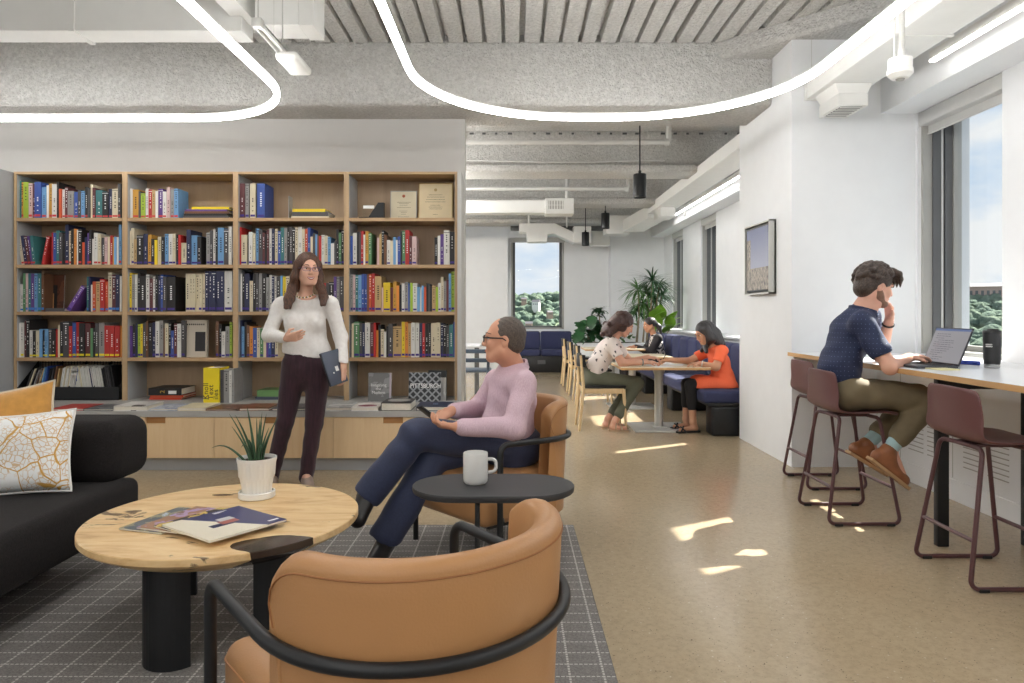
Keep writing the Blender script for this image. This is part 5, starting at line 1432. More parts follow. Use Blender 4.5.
# banquette along the window wall
o = thing('banquette', 'long navy banquette with channelled back and black base below the windows', 'bench', (2.3, 9.8, 0))
segs = [(6.9, 8.75), (8.78, 10.6), (10.63, 12.6)]
for a, c in segs:
    MB().rbox((1.88, a, 0.325), (2.46, c, 0.45), 0.035, 4).build('seat', M['blue_fab'], o, world=True, smooth=60)
    MB().rbox((1.92, a + 0.01, 0.295), (2.66, c - 0.01, 0.33), 0.01, 2).build('seat_tray', M['steel_black'], o, world=True)
for a, c in ((6.91, 7.15), (8.70, 8.95), (10.5, 10.75), (12.3, 12.55)):
    MB().rbox((1.965, a, 0.0), (2.66, c, 0.30), 0.03, 4).build('base', M['steel_black'], o, world=True)
y = 6.9
while y < 12.5:
    MB().rbox((2.42, y, 0.44), (2.62, y + 0.465, 0.875), 0.06, 5).build('back_channel', M['blue_fab'], o, world=True, smooth=60); y += 0.475
MB().box((2.60, 6.92, 0.30), (2.68, 12.55, 0.84)).build('back_board', M['steel_black'], o, world=True)

# blue sofa under the far window
o = thing('settee', 'navy two-seat settee with black base under the far window', 'sofa', (0.57, 14.45, 0), group='navy settees')
for a, c in ((-0.08, 0.565), (0.575, 1.22)):
    MB().rbox((a, 14.2, 0.335), (c, 14.68, 0.46), 0.03, 4).build('seat', M['blue_fab'], o, world=True, smooth=60)
    MB().rbox((a, 14.55, 0.45), (c, 14.74, 0.83), 0.045, 5).build('back_cushion', M['blue_fab'], o, world=True, smooth=60)
MB().rbox((-0.07, 14.24, 0.0), (1.21, 14.74, 0.335), 0.01, 2).build('base', M['black'], o, world=True)
MB().box((0.50, 14.232, 0.17), (0.66, 14.241, 0.25)).build('socket_plate', M['frame_dark'], o, world=True)

# papers on the front table
pr = random.Random(9)
for k, (x, y, r, w, nm) in enumerate(((1.52, 7.25, 0.2, 0.28, 'white paper sheet nearest the edge of the front dining table'), (1.70, 7.42, -0.3, 0.22, 'white paper sheet by the seated woman in orange'),
                               (1.42, 7.52, 0.6, 0.28, 'white paper sheet at the far side of the front dining table'), (1.62, 7.60, 0.05, 0.28, 'white paper sheet lying between the two women'))):
    q = MB().box((-0.105, -w / 2, 0), (0.105, w / 2, 0.0012)).build('paper_sheet', M['paper'])
    q.location = (x, y, 0.669 + k * 0.0014); q.rotation_euler = (0, 0, r); tag(q, nm, 'paper', 'papers on the front dining table')

# ---------------------------------------------------------------- plants at the back
def leaf_shape(L, W, curl, fold=0.15, n=8, notch=False):
    """a leaf blade along +x, drooping by curl"""
    P = []
    for i in range(n + 1):
        t = i / n
        w = W * math.sin(PI * min(1, t * 0.94 + 0.05)) ** 0.7 * (1.15 - 0.4 * t)
        if notch and i % 2 == 1 and 1 < i < n - 1: w *= 0.62
        x = L * t; z = -curl * L * t * t
        P.append([V((x, -w, z + fold * w)), V((x, 0, z)), V((x, w, z + fold * w))])
    return P
def leaf_obj(mb, base, az, el, L, W, curl, mi=0, notch=False):
    R_ = Matrix.Translation(V(base)) @ Matrix.Rotation(az, 4, 'Z') @ Matrix.Rotation(-el, 4, 'Y')
    mb.grid(leaf_shape(L, W, curl, notch=notch), mi, R_)
DG = plain('deep_green_leaf', S(44, 84, 48), 0.4, var=0.3, vs=8)
MG = plain('mid_green_leaf', S(84, 126, 66), 0.45, var=0.3, vs=8)
BG = plain('bright_green_leaf', S(132, 176, 62), 0.45, var=0.25, vs=8)
WS = plain('plant_stem', S(132, 120, 96), 0.7)
o = thing('planter', 'long white planter box standing behind the dining tables', 'planter', (1.75, 13.1, 0))
MB().rbox((1.15, 12.9, 0.0), (2.6, 13.3, 0.66), 0.008, 2).build('box', M['paint'], o, world=True)
MB().box((1.18, 12.93, 0.655), (2.57, 13.27, 0.663)).build('soil', M['soil'], o, world=True)
rp = random.Random(8)
def tuft(mb, c, n, L, W, up, curl, mi=0):
    for k in range(n):
        a = 2 * PI * k / n * 2.618 + rp.uniform(-.2, .2); el = up + rp.uniform(-0.75, 0.55)
        leaf_obj(mb, c, a, el, L * rp.uniform(.75, 1.1), W, curl * rp.uniform(.6, 1.3), mi)
# tall dracaena: canes, each topped by a spiky tuft
def pt(px, py, y): return at(px, py, y)
dr = thing('potted_tree', 'tall spiky dracaena with several heads rising from the planter', 'plant', (2.5, 13.1, 0.66))
for k, (px, py, L) in enumerate(((652, 281, 0.46), (638, 290, 0.44), (659, 287, 0.40), (643, 304, 0.36), (636, 311, 0.32), (647, 292, 0.40), (656, 300, 0.36), (649, 312, 0.34), (662, 296, 0.34))):
    tip = pt(px, py, 13.05 + 0.05 * k)
    tip.x = tip.x - 0.0
    base = V((min(2.5, tip.x - 0.02), 13.1, 0.66))
    MB().tube([base, base.lerp(tip, 0.5) + V((0.03, 0, 0)), tip], [0.018, 0.014, 0.012], 8).build('cane', WS, dr, world=True)
    h = MB(); tuft(h, tip, 64, L, 0.014, 0.45, 0.6); h.build('leaf_head', DG if k % 2 == 0 else MG, dr, world=True, smooth=180)
# monstera and broad-leaved plants
mo = thing('monstera', 'broad-leaved monstera at the left end of the planter', 'plant', (1.45, 13.1, 0.66))
lf = MB(); st_ = MB()
for px, py, L in ((578, 322, .26), (586, 320, .28), (592, 316, .26), (580, 329, .26), (588, 330, .25), (595, 328, .24), (576, 334, .2), (583, 336, .2), (601, 337, .22), (590, 337, .2), (597, 335, .2)):
    p = pt(px, py, 13.0 + rp.uniform(-.1, .15)); b0 = V((1.45 + rp.uniform(-.06, .1), 13.1, 0.66))
    st_.tube([b0, b0.lerp(p, 0.6) + V((0, 0, 0.06)), p], 0.007, 6)
    leaf_obj(lf, p, -PI / 2 + rp.uniform(-1.0, 1.0), rp.uniform(-1.0, -.4), L, L * 0.50, 0.3, 0, True)
    leaf_obj(lf, p, rp.uniform(-1.2, 0.8), rp.uniform(-.2, .4), L * 0.8, L * 0.36, 0.5, 0, True)
lf.build('leaves', DG, mo, world=True, smooth=180); st_.build('stems', WS, mo, world=True)
sf = thing('shrub', 'round dark leafy plant on a stem beside the monstera', 'plant', (1.75, 13.1, 0.66))
for px, py in ((599, 312), (597, 326)):
    p = pt(px, py, 13.1); h = MB()
    for k in range(40): leaf_obj(h, p + V((rp.uniform(-.06, .06), rp.uniform(-.06, .06), rp.uniform(-.05, .05))), rp.uniform(0, 6.28), rp.uniform(-.5, 1.2), 0.14, 0.035, 0.6)
    h.build('leaf_head', DG, sf, world=True, smooth=180)
MB().tube([(1.68, 13.1, 0.66), (1.63, 13.1, 0.95), pt(599, 312, 13.1)], 0.012, 8).build('stem', WS, sf, world=True)
fg = thing('fig_plant', 'bright green large-leaved plant glowing in the sun behind the woman in black', 'plant', (2.6, 12.8, 0.0))
h = MB(); s_ = MB(); bb = V((2.55, 12.8, 0.30))
for px, py, L, W in ((657, 316, .28, .10), (664, 318, .30, .10), (671, 322, .30, .10), (660, 326, .26, .10), (668, 330, .24, .09), (655, 330, .2, .08), (674, 326, .24, .08)):
    p = pt(px - 4, py + 3, 12.75 + rp.uniform(-.1, .1))
    s_.tube([bb, bb.lerp(p, 0.5) + V((-0.02, 0, 0.05)), p], 0.008, 6)
    leaf_obj(h, p, -PI / 2 + rp.uniform(-0.9, 0.9), rp.uniform(0.9, 1.35), L * 1.15, W * 1.25, 0.3)
    leaf_obj(h, p, rp.uniform(-0.6, 0.4), rp.uniform(0.5, 1.1), L, W * 1.2, 0.4)
h.build('leaves', BG, fg, world=True, smooth=180); s_.build('stems', WS, fg, world=True)
MB().lathe([(0, 0.01), (0.12, 0.01), (0.15, 0.28), (0.13, 0.28), (0.12, 0.25), (0, 0.25)], (2.6, 12.8, 0.0), 24).build('pot', M['white_cer'], fg, world=True)
bs = thing('shrub', 'low green plant leaning out behind the curly haired woman', 'plant', (2.0, 13.1, 0.66))
h = MB()
for k in range(34):
    p = V((2.05 + rp.uniform(-.16, .2), 13.05 + rp.uniform(-.1, .1), 0.72 + rp.uniform(0, .32)))
    leaf_obj(h, p, rp.uniform(0, 6.28), rp.uniform(-.2, 1.0), 0.17, 0.045, 0.5)
h.build('leaves', MG, bs, world=True, smooth=180)

# ---------------------------------------------------------------- far left: white table and slatted chair
o = thing('work_table', 'white table with dark legs past the end of the bookcase wall', 'table', (-1.0, 10.6, 0))
MB().rbox((-1.7, 10.3, 0.705), (-0.49, 11.0, 0.735), 0.004, 2).build('table_top', M['laminate'], o, world=True)
for x in (-1.64, -0.57):
    for y in (10.36, 10.9): MB().box((x, y, 0), (x + 0.04, y + 0.04, 0.705)).build('leg', M['frame_dark'], o, world=True)
o = thing('slat_chair', 'slate blue chair with horizontal back slats beside the white table', 'chair', (-0.62, 9.4, 0))
x0, x1, yb = -0.86, -0.30, 9.35
for x in (x0, x1 - 0.035): MB().tube([(x, yb, 0), (x, yb, 0.45), (x + 0.02, yb - 0.06, 0.80)], 0.02, 10).build('leg', M['chair_blue'], o, world=True)
for x in (x0, x1 - 0.035): MB().tube([(x, yb + 0.44, 0), (x, yb + 0.42, 0.43)], 0.018, 10).build('leg', M['chair_blue'], o, world=True)
for z in (0.56, 0.68): MB().rbox((x0, yb - 0.06, z), (x1 - 0.02, yb - 0.02, z + 0.055), 0.012, 2).build('back_slat', M['chair_blue'], o, world=True)
MB().rbox((x0, yb, 0.42), (x1, yb + 0.45, 0.455), 0.012, 2).build('seat', M['chair_blue'], o, world=True)
# ================================================================ people
# A body is one smooth surface: limbs, trunk, head and hands are blended in a distance field and meshed in one piece.
class Field:
    def __init__(s): s.p = []
    def cap(s, a, b, ra, rb=None, k=0.02, flat=None, neg=False):
        s.p.append(('c', V(a), V(b), ra, ra if rb is None else rb, k, flat, neg)); return s
    def ell(s, c, r, R=None, k=0.02, neg=False):
        s.p.append(('e', V(c), V(r) if not isinstance(r, (int, float)) else V((r, r, r)), R, None, k, None, neg)); return s
    def chain(s, pts, rs, k=0.02, flat=None):
        for i in range(len(pts) - 1): s.cap(pts[i], pts[i + 1], rs[i], rs[i + 1], k, flat)
        return s
    def cut(s, point, normal):
        s.p.append(('h', V(point), V(normal).normalized(), 0, 0, 0, None, True)); return s
    def bounds(s):
        lo = np.full(3, 1e9); hi = -lo
        for q in s.p:
            if q[7]: continue
            if q[0] == 'c':
                r = max(q[3], q[4])
                for e in (q[1], q[2]): lo = np.minimum(lo, np.array(e) - r); hi = np.maximum(hi, np.array(e) + r)
            else:
                r = max(q[2]); lo = np.minimum(lo, np.array(q[1]) - r); hi = np.maximum(hi, np.array(q[1]) + r)
        return lo, hi
    def mesh(s, name, mat, h=0.006, parent=None, wr=None, smooth=True):
        lo, hi = s.bounds(); pad = 3 * h + 0.01
        lo = lo - pad; hi = hi + pad
        n = np.ceil((hi - lo) / h).astype(int) + 1
        D = np.full(n, 1.0, np.float32)
        ax = [lo[i] + h * np.arange(n[i]) for i in range(3)]
        for (t, a, b, ra, rb, k, flat, neg) in s.p:
            if t == 'h':
                X = ax[0][:, None, None] - a.x; Y = ax[1][None, :, None] - a.y; Z = ax[2][None, None, :] - a.z
                D = np.maximum(D, (X * b.x + Y * b.y + Z * b.z).astype(np.float32)); continue
            if t == 'c':
                r = max(ra, rb); A = np.array(a); B = np.array(b)
                l, u = np.minimum(A, B) - r - k - 2 * h, np.maximum(A, B) + r + k + 2 * h
            else:
                r = max(b); A = np.array(a); l, u = A - r - k - 2 * h, A + r + k + 2 * h
            i0 = np.clip(np.floor((l - lo) / h).astype(int), 0, n); i1 = np.clip(np.ceil((u - lo) / h).astype(int) + 1, 0, n)
            if np.any(i1 <= i0): continue
            sl = tuple(slice(i0[j], i1[j]) for j in range(3))
            X = ax[0][sl[0]][:, None, None] - a.x; Y = ax[1][sl[1]][None, :, None] - a.y; Z = ax[2][sl[2]][None, None, :] - a.z
            X, Y, Z = np.broadcast_arrays(X, Y, Z)
            if t == 'c':
                d = b - a; L2 = max(d.length_squared, 1e-12)
                tt = np.clip((X * d.x + Y * d.y + Z * d.z) / L2, 0, 1)
                PX, PY, PZ = X - tt * d.x, Y - tt * d.y, Z - tt * d.z
                if flat is not None:
                    f, sc = flat; q = (PX * f.x + PY * f.y + PZ * f.z) * (sc - 1)
                    PX, PY, PZ = PX + q * f.x, PY + q * f.y, PZ + q * f.z
                d_ = np.sqrt(PX * PX + PY * PY + PZ * PZ) - (ra + (rb - ra) * tt)
                if flat is not None: d_ = d_ / (1 + (flat[1] - 1) * 0.35)
            else:
                if ra is not None:
                    R = ra
                    PX = X * R[0][0] + Y * R[1][0] + Z * R[2][0]; PY = X * R[0][1] + Y * R[1][1] + Z * R[2][1]; PZ = X * R[0][2] + Y * R[1][2] + Z * R[2][2]
                else: PX, PY, PZ = X, Y, Z
                k0 = np.sqrt((PX / b.x) ** 2 + (PY / b.y) ** 2 + (PZ / b.z) ** 2)
                k1 = np.sqrt((PX / b.x ** 2) ** 2 + (PY / b.y ** 2) ** 2 + (PZ / b.z ** 2) ** 2)
                d_ = k0 * (k0 - 1) / np.maximum(k1, 1e-9)
            d_ = d_.astype(np.float32); o = D[sl]
            if neg:
                d_ = -d_; hh = np.clip(0.5 - 0.5 * (o - d_) / max(k, 1e-6), 0, 1); D[sl] = o * (1 - hh) + d_ * hh + k * hh * (1 - hh)
            else:
                hh = np.clip(0.5 + 0.5 * (o - d_) / max(k, 1e-6), 0, 1); D[sl] = o * (1 - hh) + d_ * hh - k * hh * (1 - hh)
        if wr:
            X = ax[0][:, None, None]; Y = ax[1][None, :, None]; Z = ax[2][None, None, :]
            for (amp, vx, ph) in wr:
                w = 0.5 * np.sin(X * 9 + Z * 7 + ph) + 0.5 * np.sin(Y * 11 - Z * 8 + 2 * ph)
                D += (amp * np.sin(X * vx[0] + Y * vx[1] + Z * vx[2] + 2.2 * w + ph) * (0.55 + 0.45 * w)).astype(np.float32)
        vs, fs = surface_nets(D, lo, h)
        me = bpy.data.meshes.new(name)
        me.vertices.add(len(vs)); me.vertices.foreach_set('co', vs.astype(np.float32).ravel())
        me.loops.add(len(fs) * 4); me.loops.foreach_set('vertex_index', fs.ravel().astype(np.int32))
        me.polygons.add(len(fs)); me.polygons.foreach_set('loop_start', np.arange(0, len(fs) * 4, 4, dtype=np.int32))
        me.update(calc_edges=True); me.validate()
        me.polygons.foreach_set('use_smooth', [smooth] * len(me.polygons))
        me.materials.append(mat)
        o = bpy.data.objects.new(name, me); COL.objects.link(o)
        if parent is not None:
            o.parent = parent; me.transform(wm(parent).inverted())
        return o

def surface_nets(D, lo, h):
    S_ = D < 0
    c = np.zeros(tuple(np.array(D.shape) - 1), np.int8)
    for i in (0, 1):
        for j in (0, 1):
            for k in (0, 1):
                c += S_[i:S_.shape[0] - 1 + i, j:S_.shape[1] - 1 + j, k:S_.shape[2] - 1 + k]
    act = (c > 0) & (c < 8)
    I = np.argwhere(act)
    idx = np.full(act.shape, -1, np.int64); idx[act] = np.arange(len(I))
    acc = np.zeros((len(I), 3)); cnt = np.zeros(len(I))
    cor = [(i, j, k) for i in (0, 1) for j in (0, 1) for k in (0, 1)]
    for a in cor:
        for axis in range(3):
            if a[axis]: continue
            b = list(a); b[axis] = 1
            da = D[I[:, 0] + a[0], I[:, 1] + a[1], I[:, 2] + a[2]]; db = D[I[:, 0] + b[0], I[:, 1] + b[1], I[:, 2] + b[2]]
            m = (da < 0) != (db < 0)
            t = np.where(m, da / np.where(m, da - db, 1), 0)
            p = np.array(a, float)[None, :].repeat(len(I), 0); p[:, axis] += t
            acc[m] += p[m]; cnt[m] += 1
    vs = lo + h * (I + acc / np.maximum(cnt, 1)[:, None])
    fs = []
    for axis in range(3):
        u, v = (axis + 1) % 3, (axis + 2) % 3
        sa = [slice(None)] * 3; sb = [slice(None)] * 3
        sa[axis] = slice(0, -1); sb[axis] = slice(1, None)
        A, B = S_[tuple(sa)], S_[tuple(sb)]
        E = np.argwhere(A != B)
        ok = (E[:, u] > 0) & (E[:, v] > 0) & (E[:, u] < D.shape[u] - 1) & (E[:, v] < D.shape[v] - 1)
        E = E[ok]
        if not len(E): continue
        flip = A[tuple(E.T)]
        def cell(du, dv):
            q = E.copy(); q[:, u] -= du; q[:, v] -= dv
            return idx[tuple(q.T)]
        quad = np.stack([cell(1, 1), cell(0, 1), cell(0, 0), cell(1, 0)], 1)
        quad[~flip] = quad[~flip][:, ::-1]
        fs.append(quad)
    return vs, np.concatenate(fs)

def frame(f, up=(0, 0, 1)):
    """columns: right, forward, up"""
    f = V(f).normalized(); up = V(up)
    r = f.cross(up).normalized(); u = r.cross(f).normalized()
    return basis(r, f, u)

def head_field(F, c, R, s=1.0, male=False, neck=None, jaw=1.0):
    """c: centre of the skull; R: right / forward / up frame; the face looks along +forward"""
    L = lambda x, y, z: c + R @ V((x * s, y * s, z * s))
    F.ell(L(0, -0.012, 0.03), V((0.073, 0.094, 0.088)) * s, R, 0.02)
    F.ell(L(0, 0.022, -0.035), V((0.058, 0.066, 0.075)) * s, R, 0.03)
    F.cap(L(-0.014, 0.064, -0.088), L(0.014, 0.064, -0.088), (0.021 if male else 0.0155) * s, k=0.025)      # chin
    for q in (-1, 1):
        F.cap(L(q * 0.052, 0.0, -0.05), L(q * 0.024, 0.058, -0.088), 0.019 * s * jaw, 0.017 * s, k=0.025)   # jaw line
        F.ell(L(q * 0.036, 0.062, -0.014), V((0.022, 0.018, 0.016)) * s, R, 0.02)                           # cheekbone
        F.ell(L(q * 0.031, 0.094, 0.012), V((0.015, 0.012, 0.007)) * s, R, 0.012, neg=True)                # eye socket
        F.ell(L(q * 0.073, -0.012, -0.002), V((0.008, 0.019, 0.030)) * s, R, 0.006)                        # ear
        F.ell(L(q * 0.080, -0.008, 0.0), V((0.004, 0.010, 0.018)) * s, R, 0.004, neg=True)
    F.cap(L(-0.03, 0.079, 0.03), L(0.03, 0.079, 0.03), 0.010 * s, k=0.02)                                   # brow
    F.cap(L(0, 0.088, 0.018), L(0, 0.105, -0.021), 0.007 * s, (0.0105 if male else 0.0085) * s, k=0.012)                           # nose
    for q in (-1, 1): F.ell(L(q * 0.010, 0.098, -0.026), V((0.008, 0.010, 0.007)) * s, R, 0.008)
    F.ell(L(0, 0.070, -0.056), V((0.030, 0.018, 0.018)) * s, R, 0.015)                                      # mouth mound
    for q in (-1, 1): F.ell(L(q * 0.034, 0.064, -0.032), V((0.018, 0.016, 0.016)) * s, R, 0.02)
    if neck is not None:
        F.cap(L(0, -0.018, -0.06), neck, (0.056 if male else 0.045) * s, (0.060 if male else 0.050) * s, k=0.03)
    return L

def face_parts(L, R, s, par, brow, lip, iris, smile=False):
    """eyes, brows and lips laid on the face of the body already meshed under par"""
    from mathutils.bvhtree import BVHTree
    body = [c for c in par.children if c.name.split('.')[0] == 'body'][0]
    W = wm(body)
    tree = BVHTree.FromPolygons([W @ v.co for v in body.data.vertices], [tuple(p.vertices) for p in body.data.polygons])
    f = R @ V((0, 1, 0)); r = R @ V((1, 0, 0)); u = R @ V((0, 0, 1))
    def on(x, z, off=0.0):
        hit = tree.ray_cast(L(x, 0.2, z), -f)
        q = hit[0] if hit[0] is not None else L(x, 0.08, z)
        return q + f * off
    for q in (-1, 1):
        e = MB().lathe([(0, -0.0122), (0.006, -0.0105), (0.0105, -0.006), (0.0122, 0), (0.0105, 0.006), (0.006, 0.0105), (0, 0.0122)], n=14)
        me = MB(); c = on(q * 0.031, 0.010, -0.0098 * s)
        me.add([c + r * (v.x * s * 1.15) + f * (v.y * s) + u * (v.z * s * 0.62) for v in e.v], e.f)
        p0 = c + f * 0.0117 * s
        ring = [p0 + (r * math.cos(a) + u * math.sin(a)) * 0.0050 * s - f * 0.0004 for a in [2 * PI * k / 12 for k in range(12)]]
        me.add(ring + [p0 + f * 0.0012 * s], [(k, (k + 1) % 12, 12) for k in range(12)], 1)
        me.build('eye', [EYE_W, iris], par, world=True, smooth=180)
        MB().tube([on(q * x, z, 0.0003) for x, z in ((0.014, 0.0325), (0.024, 0.0365), (0.035, 0.0375), (0.048, 0.0325))], [0.0024 * s, 0.0034 * s, 0.003 * s, 0.0014 * s], 8).build('eyebrow', brow, par, world=True, smooth=180)
        MB().tube([on(q * x, z, 0.001) for x, z in ((0.0175, 0.0145), (0.026, 0.0185), (0.036, 0.0185), (0.045, 0.0145))], 0.0014 * s, 6).build('eyelash', brow, par, world=True, smooth=180)
    w = 0.028 if smile else 0.021
    zc, zu, zl = (-0.046, -0.0515, -0.0655) if smile else (-0.053, -0.0515, -0.0575)
    xs = [-w + 2 * w * k / 8 for k in range(9)]
    up = [on(x, zc + (zu - zc) * (1 - (x / w) ** 2), 0.0008) for x in xs]
    lo = [on(x, zc + (zl - zc) * (1 - (x / w) ** 2), 0.0008) for x in xs]
    rr = [(0.0008 + 0.0032 * (1 - (x / w) ** 2) ** 0.7) * s for x in xs]
    if smile:
        MB().grid([[a + f * 0.001, a.lerp(c, 0.5) + f * 0.0022, c + f * 0.001] for a, c in zip(up, lo)]).build('teeth', EYE_W, par, world=True, smooth=180)
    MB().tube(up, rr, 8).build('upper_lip', lip, par, world=True, smooth=180)
    MB().tube(lo, [q * 1.15 for q in rr], 8).build('lower_lip', lip, par, world=True, smooth=180)

def hand_field(F, wrist, u, n, thumb, curl=(0.35, 0.5, 0.35), s=1.0, spread=0.08, thumb_in=0.4, per=None):
    """u: along the fingers, n: the way the palm faces, thumb: +1 or -1, the side the thumb leaves from"""
    u = V(u).normalized(); n = V(n); n = (n - u * n.dot(u)).normalized()
    t = u.cross(n) * thumb
    W = V(wrist)
    for q, (off, ln) in enumerate(((0.027, 0.068), (0.009, 0.076), (-0.009, 0.070), (-0.026, 0.056))):
        off *= s; ln *= s
        base = W + u * (0.088 - 0.006 * abs(q - 1)) * s + t * off
        F.cap(W + u * 0.012 * s + t * off * 0.55, base, 0.0135 * s, 0.0125 * s, k=0.010)
        d = (u + t * (off / 0.027 / s) * spread).normalized()
        p = base
        cc = per[q] if per else curl
        rr = [0.0095, 0.0088, 0.0078, 0.0066]
        for k in range(3):
            ax = d.cross(n).normalized()
            rot = Matrix.Rotation(cc[k], 3, ax); d = rot @ d
            e = p + d * ln * (0.44, 0.31, 0.25)[k]
            F.cap(p, e, rr[k] * s, rr[k + 1] * s, k=0.003)
            n_ = n; p = e
    b = W + u * 0.022 * s + t * 0.026 * s
    d = (u * 0.62 + t * 0.70 + n * 0.30).normalized(); m = b + d * 0.042 * s
    d2 = (u * 0.9 + t * (0.35 - thumb_in) + n * 0.35).normalized(); e = m + d2 * 0.030 * s
    F.cap(W + u * 0.015 * s + t * 0.008 * s, b, 0.015 * s, 0.0145 * s, k=0.012)
    F.cap(b, m, 0.0135 * s, 0.0108 * s, k=0.008); F.cap(m, e, 0.0105 * s, 0.0075 * s, k=0.003)

EYE_W = plain('eye_white', S(232, 230, 226), 0.3)
IRIS_B = plain('brown_iris', S(52, 36, 28), 0.25)
LIP_F = plain('rose_lips', S(190, 104, 98), 0.45); LIP_M = plain('pale_lips', S(186, 124, 108), 0.5)

def skin(name, col):
    b = NB(name); v = b.co()
    c = b.ramp(b.noise(v, 14, 3), [(0.35, tuple(x * 0.93 for x in col[:3])), (0.65, col)])
    b.b.inputs['Subsurface Weight'].default_value = 0.08; b.b.inputs['Subsurface Radius'].default_value = (0.012, 0.005, 0.003)
    return b.done(c, 0.5, spec=0.35)
def hair_mat(name, c0, c1, sc=(60, 60, 6)):
    b = NB(name); v = b.co('Object', scale=sc)
    f = b.noise(v, 3, 4, 0.6)
    b.bump(f, 0.7, 0.006)
    return b.done(b.ramp(f, [(0.35, c0), (0.65, c1)]), 0.42, spec=0.5)

def glasses(L, par, mat, s=1.0, lens=None, thick=0.0016, half=0.027, hgt=0.019):
    for q in (-1, 1):
        c = (q * 0.033, 0.102, 0.008)
        ring = []
        for k in range(24):
            a = 2 * PI * k / 24; ca, sa = math.cos(a), math.sin(a)
            ex = abs(ca) ** 0.6 * (1 if ca > 0 else -1); ez = abs(sa) ** 0.6 * (1 if sa > 0 else -1)
            ring.append(L(c[0] + ex * half, c[1] - abs(c[0] + ex * half) * 0.12, c[2] + ez * hgt))
        MB().tube(ring, thick, 8, closed=True).build('lens_rim', mat, par, world=True, smooth=180)
        MB().tube([L(q * 0.060, 0.094, 0.014), L(q * 0.074, 0.06, 0.014), L(q * 0.077, 0.0, 0.014), L(q * 0.076, -0.02, 0.002)], thick * 1.1, 8).build('temple', mat, par, world=True, smooth=180)
    MB().tube([L(-0.008, 0.104, 0.012), L(0, 0.107, 0.015), L(0.008, 0.104, 0.012)], thick, 8).build('bridge', mat, par, world=True, smooth=180)

def sub(root, name, label=None):
    o = bpy.data.objects.new(name, None); COL.objects.link(o); o.parent = root; o.empty_display_size = 0.05
    if label: o['label'] = label
    return o

UP = V((0, 0, 1))

